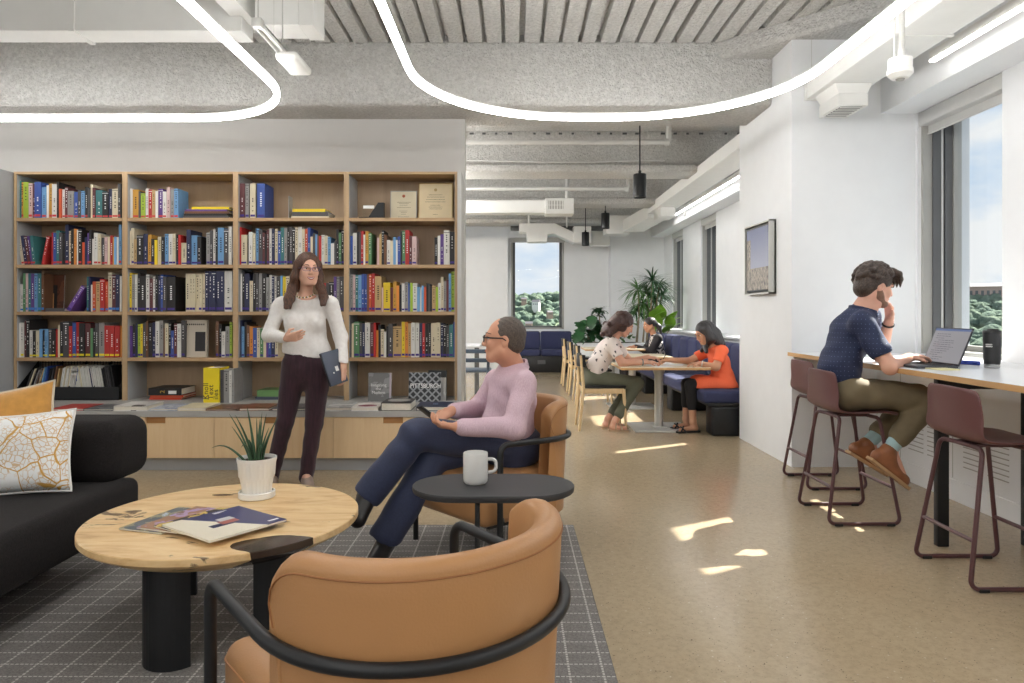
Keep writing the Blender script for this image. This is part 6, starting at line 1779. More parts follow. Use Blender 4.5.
# ---------------------------------------------------------------- 1. woman standing at the bookcases
def woman_standing():
    Y = 5.0
    o = thing('person', 'woman with long brown hair and glasses in a white sweater, standing by the bookcases', 'person', at(300, 484, Y))
    SK = skin('fair_skin', S(226, 178, 154))
    fw = V((0.18, -0.98, 0)).normalized(); rt = V((-0.98, -0.18, 0))     # her right is the picture's left
    hd = at(308, 270.5, Y - 0.05); hf = V((0.50, -0.86, -0.02)); R = frame(hf)
    neck = at(305, 298, Y); chest = at(305, 318, Y); waist = at(307, 342, Y); pel = at(307, 366, Y)
    shR, shL = at(280, 305, Y), at(331, 304, Y)
    elR, wrR = at(269, 335, Y - 0.03), at(286, 338.5, Y - 0.24)
    elL, wrL = at(340.5, 337, Y + 0.02), at(343.5, 368, Y - 0.08)
    hipR, hipL = at(295, 366, Y), at(319, 366, Y)
    knR, knL = at(285, 422, Y - 0.04), at(314, 424, Y - 0.02)
    anR, anL = at(271, 476, Y + 0.03), at(306, 476, Y - 0.02)
    toR, toL = at(272, 483, Y - 0.16), at(309, 484, Y - 0.18)
    toR.z = toL.z = 0.028
    F = Field()
    L = head_field(F, hd, R, 0.98, neck=neck, jaw=0.85)
    fl = (fw, 1.55)
    F.cap(pel, waist, 0.15, 0.115, 0.05, fl).cap(waist, chest, 0.115, 0.135, 0.05, fl).cap(shR.lerp(shL, .1), shR.lerp(shL, .9), 0.052, k=0.05)
    for a, e, w in ((shR, elR, wrR), (shL, elL, wrL)): F.cap(a, e, 0.044, 0.036, 0.03).cap(e, w, 0.035, 0.023, 0.02)
    for h_, k_, a_, t_ in ((hipR, knR, anR, toR), (hipL, knL, anL, toL)): F.cap(h_, k_, 0.078, 0.052, 0.03).cap(k_, a_, 0.048, 0.034, 0.02).cap(a_, t_, 0.033, 0.026, 0.02)
    hand_field(F, wrR, V((0.93, -0.30, 0.18)), V((0.15, 0.6, 0.25)), 1, s=0.92, per=[(0.15, 0.2, 0.15), (0.35, 0.45, 0.3), (0.4, 0.5, 0.3), (0.5, 0.5, 0.3)])
    hand_field(F, wrL, V((0.06, -0.05, -1)), V((-1, 0.1, 0)), 1, s=0.92, per=[(0.5, 0.6, 0.4)] * 4, thumb_in=0.2)
    F.mesh('body', SK, 0.005, o)
    face_parts(L, R, 0.98, o, plain('brown_brow', S(92, 62, 46), 0.6), LIP_F, IRIS_B, smile=True)
    g = sub(o, 'glasses', 'thin rimmed glasses'); glasses(L, g, plain('purple_frames', S(104, 88, 130), 0.35), thick=0.0016, hgt=0.014)
    # hair: smooth cap with lengths falling over both shoulders
    H = Field()
    LL = lambda x, y, z: hd + R @ V((x, y, z))
    H.ell(LL(0, -0.018, 0.040), (0.085, 0.099, 0.094), R, 0.02)
    H.ell(LL(0.012, 0.085, -0.03), (0.062, 0.062, 0.085), R, 0.015, neg=True)
    H.ell(LL(0.0, 0.10, 0.035), (0.058, 0.045, 0.055), R, 0.015, neg=True)
    a1 = [LL(0.078, 0.0, 0.045), LL(0.088, -0.005, -0.05), at(293, 287, Y - 0.07), at(289, 299, Y - 0.12), at(287, 308, Y - 0.15)]
    a2 = [LL(-0.076, 0.005, 0.045), LL(-0.084, -0.005, -0.04), at(320, 287, Y - 0.04), at(323, 297, Y - 0.10), at(322, 305, Y - 0.14)]
    H.chain(a1, [0.026, 0.028, 0.032, 0.030, 0.010], 0.025, (R @ V((0, 1, 0)), 1.2)); H.chain(a2, [0.022, 0.024, 0.026, 0.024, 0.008], 0.025, (R @ V((0, 1, 0)), 1.2))
    H.cap(LL(0, -0.07, 0.0), LL(0, -0.065, -0.15), 0.055, 0.05, 0.04)
    rr = random.Random(2)
    for k in range(16):
        s_ = a1 if k % 2 else a2; j = rr.uniform(-.02, .02)
        H.chain([q + V((j, rr.uniform(-.015, .015), 0)) for q in s_[2:]] , [0.016, 0.016, 0.006], 0.012)
    H.mesh('hair', hair_mat('brown_hair', S(52, 33, 26), S(108, 72, 52), (70, 70, 5)), 0.005, o, wr=[(0.0022, (160, 90, 6), 0.3)])
    # sweater
    T = Field()
    T.cap(at(306, 300.5, Y), at(306, 301, Y), 0.072, k=0.02, flat=(fw, 1.25))
    T.cap(waist + V((0, 0, -0.03)), chest, 0.140, 0.142, 0.05, fl).cap(shR.lerp(shL, .08), shR.lerp(shL, .92), 0.058, k=0.05)
    for q in (-1, 1): T.ell(chest + rt * q * 0.075 + fw * 0.055 + V((0, 0, -0.03)), (0.065, 0.055, 0.068), None, 0.04)
    T.cap(at(304, 348, Y - 0.0), at(310, 354, Y), 0.150, k=0.03, flat=(fw, 1.5))
    for a, e, w in ((shR, elR, wrR), (shL, elL, wrL)): T.cap(a, e, 0.054, 0.049, 0.03).cap(e, e.lerp(w, 0.92), 0.048, 0.035, 0.025)
    T.cut(at(305, 355.5, Y), V((-0.16, 0, -1)))
    # scooped neckline
    T.ell(at(306, 294.5, Y - 0.055), (0.075, 0.10, 0.042), None, 0.01, neg=True)
    b = NB('white_knit'); v = b.co('Object')
    b.bump(b.noise(b.co('Object', scale=(1, 1, .5)), 260, 2), 0.25, 0.003)
    T.mesh('sweater', b.done(b.ramp(b.noise(v, 40, 4), [(0.3, S(232, 228, 224)), (0.7, S(244, 241, 238))]), 0.85, sheen=0.15), 0.005, o, wr=[(0.0025, (14, 12, 34), 0.4), (0.0015, (40, -12, 30), 1.4)])
    # undershirt edge and trousers
    P = Field()
    P.cap(pel + V((0, 0, -0.01)), waist + V((0.0, 0, -0.05)), 0.162, 0.145, 0.04, (fw, 1.5))
    for h_, k_, a_ in ((hipR, knR, anR), (hipL, knL, anL)): P.cap(h_, k_, 0.092, 0.062, 0.03).cap(k_, a_ + V((0, 0.005, -0.012)), 0.060, 0.050, 0.02)
    b = NB('maroon_corduroy'); v = b.co('Object'); 
    P.mesh('trousers', b.done(b.ramp(b.noise(b.co('Object', scale=(8, 8, 1)), 9, 3), [(0.3, S(42, 22, 32)), (0.7, S(60, 32, 44))]), 0.85, sheen=0.2), 0.0055, o, wr=[(0.002, (14, 8, 30), 0.2), (0.0018, (30, 10, 52), 1.8)])
    for a_, t_ in ((anR, toR), (anL, toL)):
        s_ = Field().cap(a_ + V((0, 0.01, -0.022)), t_, 0.044, 0.036, 0.02).cap(a_ + V((0, 0.03, -0.045)), t_ + V((0, 0, -0.005)), 0.036, 0.034, 0.01)
        s_.cut((0, 0, 0.004), (0, 0, -1)); s_.mesh('shoe', plain('taupe_shoe', S(150, 132, 122), 0.6), 0.005, o)
    nk = sub(o, 'necklace', 'beaded necklace of dark and gold beads')
    nb_ = 26
    bm_ = MB(); 
    for k in range(nb_):
        a = PI * (0.02 + 0.96 * k / (nb_ - 1))
        p = at(306, 294.2, Y - 0.05) + V((0.064 * math.cos(a), -0.066 * math.sin(a) - 0.012, -0.032 * math.sin(a) + 0.006))
        bm_.lathe([(0, -0.006), (0.005, -0.003), (0.006, 0), (0.005, 0.003), (0, 0.006)], p, 8, k % 3)
    bm_.build('beads', [plain('dark_bead', S(60, 48, 42), 0.4), plain('gold_bead', S(206, 168, 96), 0.35), M['pages']], nk, world=True, smooth=180)
    # laptop held against her hip
    c = at(334, 367.5, Y - 0.13)
    u = V((0.31, 0.0, -0.95)).normalized(); n_ = V((0.86, -0.50, 0.10)); n_ = (n_ - u * n_.dot(u)).normalized(); w_ = u.cross(n_)
    Rm = Matrix.Translation(c) @ basis(w_, n_, u).to_4x4()
    lt = thing('laptop', 'closed dark laptop held upright at the standing woman\'s side', 'laptop', c)
    MB().rbox((-0.085, -0.012, -0.12), (0.085, -0.001, 0.12), 0.004, 2, M=Rm).build('base', plain('black_laptop', S(50, 52, 58), 0.4), lt, world=True)
    MB().rbox((-0.085, 0.001, -0.12), (0.085, 0.009, 0.12), 0.004, 2, M=Rm).build('lid', plain('slate_lid', S(82, 88, 102), 0.35, metal=0.3), lt, world=True)
    MB().rbox((-0.03, 0.009, -0.005), (0.0, 0.0096, 0.03), 0.0002, 1, M=Rm).rbox((0.02, 0.009, 0.03), (0.03, 0.0096, 0.04), 0.0002, 1, M=Rm).build('sticker', M['white_ink'], lt, world=True)
    return o
woman_standing()

# ---------------------------------------------------------------- 2. man in the armchair
def man_seated():
    o = thing('person', 'man with glasses in a pink shirt and navy trousers, sitting in the armchair', 'person', (0.0, 3.75, 0.43))
    SK = skin('tan_fair_skin', S(214, 158, 130))
    f = V((-0.80, -0.60, 0)).normalized(); r = V((f.y, -f.x, 0))
    hd = at(504, 340.5, 3.62); hf = V((-0.995, 0.09, 0.03)); R = frame(hf)
    neck = at(513, 367, 3.68); chest = at(512, 396, 3.66); waist = at(508, 428, 3.70); pel = V((0.0, 3.74, 0.53))
    shL, shR = at(524, 384, 3.50), at(497, 381, 3.86)
    elL, wrL = at(514, 428, 3.40), at(458, 427, 3.34)
    elR, wrR = at(478, 409, 3.90), at(452, 411, 3.62)
    hipL, hipR = pel - r * 0.09, pel + r * 0.09
    knL, anL, toL = at(417, 434, 3.42), at(370, 492, 3.40), at(358, 519, 3.30)
    knR, anR = at(432, 459, 3.52), at(387, 541, 3.45); toR = V((-0.66, 3.27, 0.035)); anR.z = max(anR.z, 0.09)
    F = Field(); L = head_field(F, hd, R, 1.02, male=True, neck=neck, jaw=1.1)
    fl = (f, 1.35)
    F.cap(pel, waist, 0.12, 0.115, 0.05, fl).cap(waist, chest, 0.115, 0.12, 0.05, fl).cap(shL, shR, 0.045, k=0.04)
    for a, e, w in ((shL, elL, wrL), (shR, elR, wrR)): F.cap(a, e, 0.045, 0.042, 0.02).cap(e, w, 0.041, 0.028, 0.02)
    for h_, k_, a_, t_ in ((hipL, knL, anL, toL), (hipR, knR, anR, toR)): F.cap(h_, k_, 0.085, 0.06, 0.03).cap(k_, a_, 0.054, 0.038, 0.02).cap(a_, t_, 0.036, 0.03, 0.02)
    hand_field(F, wrR, V((-0.80, -0.42, -0.42)), V((-0.35, 0.2, -0.9)), -1, s=1.0, per=[(0.35, 0.5, 0.3), (0.45, 0.55, 0.4), (0.5, 0.6, 0.4), (0.5, 0.6, 0.4)])
    hand_field(F, wrL, V((-0.96, -0.05, 0.12)), V((0, 0.3, 0.95)), 1, s=1.0, per=[(0.45, 0.6, 0.4)] * 4)
    F.mesh('body', SK, 0.0052, o)
    face_parts(L, R, 1.02, o, plain('dark_brow', S(70, 52, 42), 0.6), LIP_M, IRIS_B)
    g = sub(o, 'glasses', 'dark rectangular framed glasses'); glasses(L, g, M['black'], thick=0.0032, hgt=0.016)
    # short greying hair, receding at the front
    H = Field(); LL = lambda x, y, z: hd + R @ V((x, y, z)) * 1.02
    H.ell(LL(0, -0.022, 0.036), (0.0785, 0.0925, 0.0885), R, 0.02)
    H.ell(LL(0, -0.045, -0.025), (0.068, 0.060, 0.045), R, 0.03)
    H.ell(LL(0, 0.115, -0.01), (0.12, 0.085, 0.16), R, 0.015, neg=True)
    H.ell(LL(0, 0.0, -0.075), (0.11, 0.062, 0.055), R, 0.015, neg=True)
    for q in (-1, 1): H.ell(LL(q * 0.078, -0.006, -0.012), (0.03, 0.026, 0.036), R, 0.008, neg=True)
    H.mesh('hair', hair_mat('grey_brown_hair', S(56, 46, 40), S(104, 90, 80), (90, 90, 40)), 0.0045, o, wr=[(0.0012, (170, 120, 150), 0.1)])
    # shirt
    b = NB('pink_shirt'); v = b.co('Object', scale=(120, 120, 14))
    c = b.mix(b.ramp(b.noise(v, 3, 2), [(0.4, BW(0)), (0.6, BW(0.6))]), S(212, 186, 196), S(188, 154, 170))
    shm = b.done(c, 0.75)
    T = Field()
    T.cap(neck + V((0, 0, -0.005)), neck + V((0, 0, -0.05)), 0.064, 0.078, k=0.03).cap(neck + V((0, 0, -0.045)), shL.lerp(shR, 0.18), 0.062, 0.06, 0.04).cap(neck + V((0, 0, -0.045)), shL.lerp(shR, 0.82), 0.062, 0.06, 0.04)
    T.cap(pel + V((0, 0, 0.03)), waist, 0.150, 0.145, 0.05, fl).cap(waist, chest, 0.145, 0.152, 0.05, fl).cap(shL, shR, 0.062, k=0.05)
    T.cap(chest, neck + V((0, 0, -0.05)), 0.11, 0.07, 0.05, fl)
    T.ell(waist + f * 0.06 + V((0, 0, 0.02)), (0.09, 0.09, 0.10), None, 0.05)
    for a, e, w in ((shL, elL, wrL), (shR, elR, wrR)): T.cap(a, e, 0.060, 0.056, 0.03).cap(e, e.lerp(w, 0.90), 0.055, 0.043, 0.025)
    T.cut(pel + V((0, 0, -0.005)) , V((0.1, 0.0, -1)))
    T.mesh('shirt', shm, 0.0055, o, wr=[(0.0035, (26, 18, 40), 0.2), (0.0025, (-35, 20, 30), 1.1)])
    # collar
    pts = []
    for k in range(15):
        a = -2.5 + 5.0 * k / 14
        d = (-f * math.cos(a) + r * math.sin(a))
        pts.append(neck + d * (0.066 + (0.014 if abs(a) > 1.6 else 0)) + V((0, 0, 0.026 - 0.055 * (1 - math.cos(a)) / 2)))
    cl = MB().grid([[p + V((0, 0, 0.014)), p + (p - neck).normalized() * 0.012 + V((0, 0, 0.012)), p + (p - neck).normalized() * 0.022 + V((0, 0, -0.028)), p + (p - neck).normalized() * 0.016 + V((0, 0, -0.03)), p + V((0, 0, -0.005)), p + V((0, 0, 0.014))] for p in pts])
    cl.build('collar', shm, o, world=True, smooth=60)
    P = Field()
    P.cap(pel + V((0, 0, -0.01)), waist + V((0, 0, -0.115)), 0.165, 0.150, 0.04, fl)
    P.cap(hipL, knL, 0.100, 0.078, 0.035).cap(knL, anL, 0.076, 0.076, 0.025)
    P.cap(hipR, knR, 0.100, 0.080, 0.02).cap(knR, anR + V((0, 0, 0.03)), 0.078, 0.084, 0.02)
    P.cut(anR + V((0, 0, -0.005)), V((0.0, 0, -1)))
    for a_, k_ in ((anL, knL), (anR + V((0, 0, 0.03)), knR)):
        dn = (a_ - k_).normalized(); P.cap(a_ + dn * 0.115, a_ + dn * 0.25, 0.11, k=0.006, neg=True)
    P.mesh('trousers', plain('navy_trousers', S(44, 52, 80), 0.7, var=0.12, vs=120, sheen=0.1), 0.0058, o, wr=[(0.0045, (22, 26, 30), 0.7), (0.0035, (-30, 18, 36), 2.1)])
    bl = plain('black_leather_shoe', S(30, 28, 28), 0.35); so = plain('black_sock', S(26, 26, 30), 0.8)
    for a_, t_, k_ in ((anL, toL, knL), (anR, toR, knR)):
        Field().cap(a_ + (k_ - a_) * 0.2, a_ + (a_ - k_).normalized() * 0.035, 0.044, 0.045, 0.01).mesh('sock', so, 0.0055, o)
        dn = (a_ - k_).normalized(); td = (t_ - a_).normalized()
        heel = a_ + dn * 0.045 - td * 0.02
        s_ = Field().cap(a_ + dn * 0.005, t_, 0.050, 0.036, 0.02).cap(heel, t_ + dn * 0.004, 0.038, 0.036, 0.02)
        if t_ is toR: s_.cut((0, 0, 0.012), (0, 0, -1))
        s_.mesh('shoe', bl, 0.0055, o)
    ph = thing('phone', 'black smartphone in the seated man\'s hand', 'phone', wrR + V((-0.09, -0.04, -0.03)))
    pc = at(430, 415, 3.52); u = V((-0.72, -0.25, 0.62)).normalized(); n_ = V((0.5, 0.45, 0.75)); n_ = (n_ - u * n_.dot(u)).normalized()
    Rm = Matrix.Translation(pc) @ basis(u.cross(n_), n_, u).to_4x4()
    MB().rbox((-0.035, -0.004, -0.072), (0.035, 0.0035, 0.072), 0.0034, 2, M=Rm).build('case', M['black'], ph, world=True)
    MB().box((-0.032, 0.0035, -0.067), (0.032, 0.0039, 0.067), M=Rm).build('display', plain('dark_glass', S(18, 18, 22), 0.1), ph, world=True)
    return o
man_seated()

# ---------------------------------------------------------------- 3. man at the window counter
def man_counter():
    Y = 4.25
    o = thing('person', 'man with wavy dark hair in a navy dotted shirt, sitting at the window counter', 'person', (2.02, 4.235, 0.66))
    SK = skin('light_skin', S(222, 172, 150))
    f = V((0.97, -0.10, 0)).normalized(); r = V((f.y, -f.x, 0))           # faces the window; his right is toward the camera
    hd = at(875.5, 287, Y - 0.02); hf = V((0.96, 0.06, -0.26)); R = frame(hf)
    neck = at(864, 310, Y); chest = at(851, 334, Y); waist = at(839, 366, Y); pel = at(843, 391, Y)
    shR, shL = at(862, 323, Y - 0.17), at(868, 316, Y + 0.17)
    elR, wrR = at(890, 367, 3.99), at(909, 357.5, 4.12)
    elL, wrL = V((2.33, 4.44, 0.955)), at(889, 321, 4.28)
    hipR, hipL = pel + r * 0.095, pel - r * 0.095
    knR, anR, toR = at(929, 400, 4.08), at(890, 449, 4.05), at(903, 480, 4.02)
    knL, anL, toL = at(917, 396, 4.36), at(868, 443, 4.30), at(884, 470, 4.28)
    F = Field(); L = head_field(F, hd, R, 1.0, male=True, neck=neck, jaw=1.05)
    up = (neck - pel).normalized(); fn = r.cross(up).normalized(); fl = (fn, 1.35)
    F.cap(pel, waist, 0.105, 0.115, 0.05, fl).cap(waist, chest, 0.115, 0.13, 0.05, fl).cap(shL, shR, 0.05, k=0.05).cap(chest, neck, 0.09, 0.055, 0.05)
    for a, e, w in ((shR, elR, wrR), (shL, elL, wrL)): F.cap(a, e, 0.050, 0.042, 0.03).cap(e, w, 0.043, 0.028, 0.02)
    for h_, k_, a_, t_ in ((hipR, knR, anR, toR), (hipL, knL, anL, toL)): F.cap(h_, k_, 0.085, 0.06, 0.03).cap(k_, a_, 0.054, 0.036, 0.02).cap(a_, t_, 0.034, 0.028, 0.02)
    hand_field(F, wrR, V((0.93, 0.30, 0.04)), V((0.05, 0.1, -1)), -1, s=1.0, per=[(0.25, 0.4, 0.3)] * 4)
    hand_field(F, wrL, V((-0.05, -0.10, 1.0)), V((-1, -0.1, 0.1)), 1, s=1.0, per=[(0.55, 0.5, 0.25), (0.6, 0.5, 0.25), (0.65, 0.55, 0.3), (0.7, 0.6, 0.3)], thumb_in=0.0)
    F.mesh('body', SK, 0.0052, o)
    face_parts(L, R, 1.0, o, plain('black_brow', S(50, 38, 32), 0.6), LIP_M, IRIS_B)
    LL = lambda x, y, z: hd + R @ V((x, y, z))
    # stubble along the jaw
    B_ = Field()
    for q in (-1, 1): B_.cap(LL(q * 0.055, -0.002, -0.035), LL(q * 0.053, 0.006, -0.055), 0.0215, 0.0225, 0.02).cap(LL(q * 0.054, 0.004, -0.055), LL(q * 0.025, 0.058, -0.089), 0.0225, 0.0205, 0.02)
    B_.cap(LL(-0.018, 0.062, -0.089), LL(0.018, 0.062, -0.089), 0.0235, k=0.02)
    B_.mesh('beard', plain('stubble', S(126, 96, 80), 0.8, var=0.2, vs=200), 0.005, o)
    H = Field()
    H.ell(LL(0, -0.024, 0.048), (0.090, 0.106, 0.092), R, 0.02).ell(LL(0, -0.070, -0.02), (0.074, 0.055, 0.065), R, 0.03)
    H.ell(LL(0, 0.12, -0.03), (0.11, 0.075, 0.085), R, 0.015, neg=True)
    H.ell(LL(0, 0.02, -0.085), (0.11, 0.07, 0.055), R, 0.015, neg=True)
    for q in (-1, 1): H.ell(LL(q * 0.082, 0.004, -0.008), (0.03, 0.024, 0.030), R, 0.006, neg=True)
    rr = random.Random(6)
    for k in range(95):                                   # wavy locks swept back and to the side
        a = rr.uniform(-2.9, 2.9); e = rr.uniform(0.0, 1.45)
        d = V((math.sin(a) * math.cos(e) * 0.084, math.cos(a) * math.cos(e) * 0.098 - 0.02, 0.05 + math.sin(e) * 0.088))
        if d.y > 0.05 and d.z < 0.09: continue
        if abs(d.x) > 0.06 and d.y > -0.01 and d.z < 0.055: continue
        tg = V((math.cos(a) * 0.5 + rr.uniform(-.4, .4), -math.sin(a) * 0.3 - 0.5, rr.uniform(-.7, .1)))
        p0 = LL(*d); t_ = (R @ tg).normalized(); nn = (p0 - hd).normalized()
        t_ = (t_ - nn * t_.dot(nn)).normalized(); sd = t_.cross(nn)
        pts = [p0 + t_ * (0.055 * u) + sd * 0.012 * math.sin(u * 5 + k) + nn * (0.008 * math.sin(u * 3) - 0.012 * u * u) for u in (0, .33, .66, 1)]
        H.chain(pts, [0.010, 0.014, 0.012, 0.005], 0.006)
    for k in range(12):                                    # forelock
        x = -0.05 + 0.1 * k / 11
        H.chain([LL(x, 0.05, 0.115), LL(x * 1.1, 0.092, 0.105), LL(x * 1.2, 0.108, 0.075), LL(x * 1.25 + 0.006, 0.108, 0.05 - 0.012 * (k % 3))], [0.016, 0.015, 0.011, 0.004], 0.008)
    H.mesh('hair', hair_mat('dark_brown_hair', S(36, 28, 25), S(82, 65, 55), (50, 50, 30)), 0.0045, o)
    b = NB('navy_dot_shirt'); v = b.co('Object', rot=(0.3, 0.5, 0.2))
    vn = b.n('TexVoronoi'); vn.voronoi_dimensions = '2D'; px_ = b.xyz(b.co('Object')); cb = b.n('CombineXYZ'); b.l(b.m('SUBTRACT', px_[0], px_[1]), cb.inputs[0]); b.l(px_[2], cb.inputs[1]); b.l(cb.outputs[0], vn.inputs['Vector']); vn.inputs['Scale'].default_value = 36; vn.inputs['Randomness'].default_value = 0.1
    dots = b.m('LESS_THAN', vn.outputs['Distance'], 0.075)
    shm = b.done(b.mix(dots, S(36, 46, 78), S(112, 126, 164)), 0.75)
    T = Field()
    T.cap(pel + V((-0.01, 0, 0.03)), waist, 0.145, 0.142, 0.05, fl).cap(waist, chest, 0.142, 0.152, 0.05, fl).cap(shL, shR, 0.062, k=0.06).cap(chest, neck + V((-0.01, 0, -0.02)), 0.11, 0.066, 0.05)
    for a, e, q in ((shR, elR, 0.62), (shL, elL, 0.62)): T.cap(a, a.lerp(e, q), 0.063, 0.066, 0.04)
    for a, e in ((shR, elR), (shL, elL)):
        d = (e - a).normalized(); h_ = a.lerp(e, 0.66); T.cap(h_ + d * 0.075, h_ + d * 0.16, 0.075, k=0.006, neg=True)
    T.cut((0, 0, 0.665), (0, 0, -1))
    T.mesh('shirt', shm, 0.0055, o, wr=[(0.004, (30, 24, 46), 0.5), (0.003, (-26, 30, 38), 1.3)])
    cl = MB(); pts = []
    for k in range(13):
        a = -2.2 + 4.4 * k / 12; d = (-f * math.cos(a) + r * math.sin(a)); pts.append(neck + d * 0.072 + V((0, 0, 0.016 - 0.02 * (1 - math.cos(a)))) )
    cl.grid([[p + V((0, 0, 0.016)), p + (p - neck).normalized() * 0.012 + V((0, 0, 0.012)), p + (p - neck).normalized() * 0.02 + V((0, 0, -0.025)), p + V((0, 0, -0.02)), p + V((0, 0, 0.016))] for p in pts]).build('collar', shm, o, world=True, smooth=60)
    P = Field()
    P.cap(hipR + V((0, 0, -0.01)), hipL + V((0, 0, -0.01)), 0.105, k=0.04).cap(pel, pel + V((0, 0, 0.05)), 0.13, 0.13, 0.04, (f, 1.2))
    P.cap(hipR, knR, 0.092, 0.074, 0.03).cap(knR, anR.lerp(knR, 0.24), 0.074, 0.060, 0.02)
    P.cap(hipL, knL, 0.092, 0.074, 0.02).cap(knL, anL.lerp(knL, 0.24), 0.072, 0.060, 0.02)
    P.mesh('trousers', plain('olive_chinos', S(118, 106, 82), 0.8, var=0.12, vs=10), 0.0058, o, wr=[(0.0045, (26, 18, 34), 0.9), (0.0035, (-34, 22, 40), 2.5)])
    so = plain('mint_sock', S(166, 196, 200), 0.8); lt = plain('brown_leather_shoe', S(140, 88, 56), 0.4, var=0.2, vs=14); sl = plain('tan_sole', S(176, 142, 104), 0.6)
    for a_, t_, k_ in ((anR, toR, knR), (anL, toL, knL)):
        Field().cap(a_ + (k_ - a_) * 0.30, a_ + (a_ - k_).normalized() * 0.02, 0.046, 0.041, 0.01).mesh('sock', so, 0.0055, o)
        dn = (a_ - k_).normalized(); heel = a_ + dn * 0.05 + V((-0.05, 0, -0.02)); td = (t_ - heel).normalized()
        sd = V((0, 1, 0)); nr = td.cross(sd); nr = nr if nr.z > 0 else -nr
        Field().cap(heel + nr * 0.02, t_ + nr * 0.0, 0.042, 0.036, 0.02).cap(a_ + dn * 0.015, heel.lerp(t_, 0.55) + nr * 0.005, 0.047, 0.034, 0.03).cut(heel + nr * -0.012, -nr).mesh('shoe', lt, 0.005, o)
        MB().prism([heel + td * q[0] + V((0, q[1], 0)) - nr * 0.012 for q in ((-.04, -.02), (-.03, -.036), (.06, -.034), (.16, -.042), (.23, -.026), (.245, 0), (.23, .026), (.16, .042), (.06, .034), (-.03, .036), (-.04, .02))], -nr * 0.016).build('sole', sl, o, world=True)
    w_ = MB(); d = (elL - wrL).normalized(); c = wrL + d * 0.025; s_ = d.orthogonal().normalized(); t_ = d.cross(s_)
    w_.tube([c + (s_ * math.cos(2 * PI * k / 20) + t_ * math.sin(2 * PI * k / 20)) * 0.031 for k in range(20)], 0.006, 8, closed=True, flat=(1, 1)); w_.build('wristwatch', M['black'], o, world=True)
    return o
man_counter()

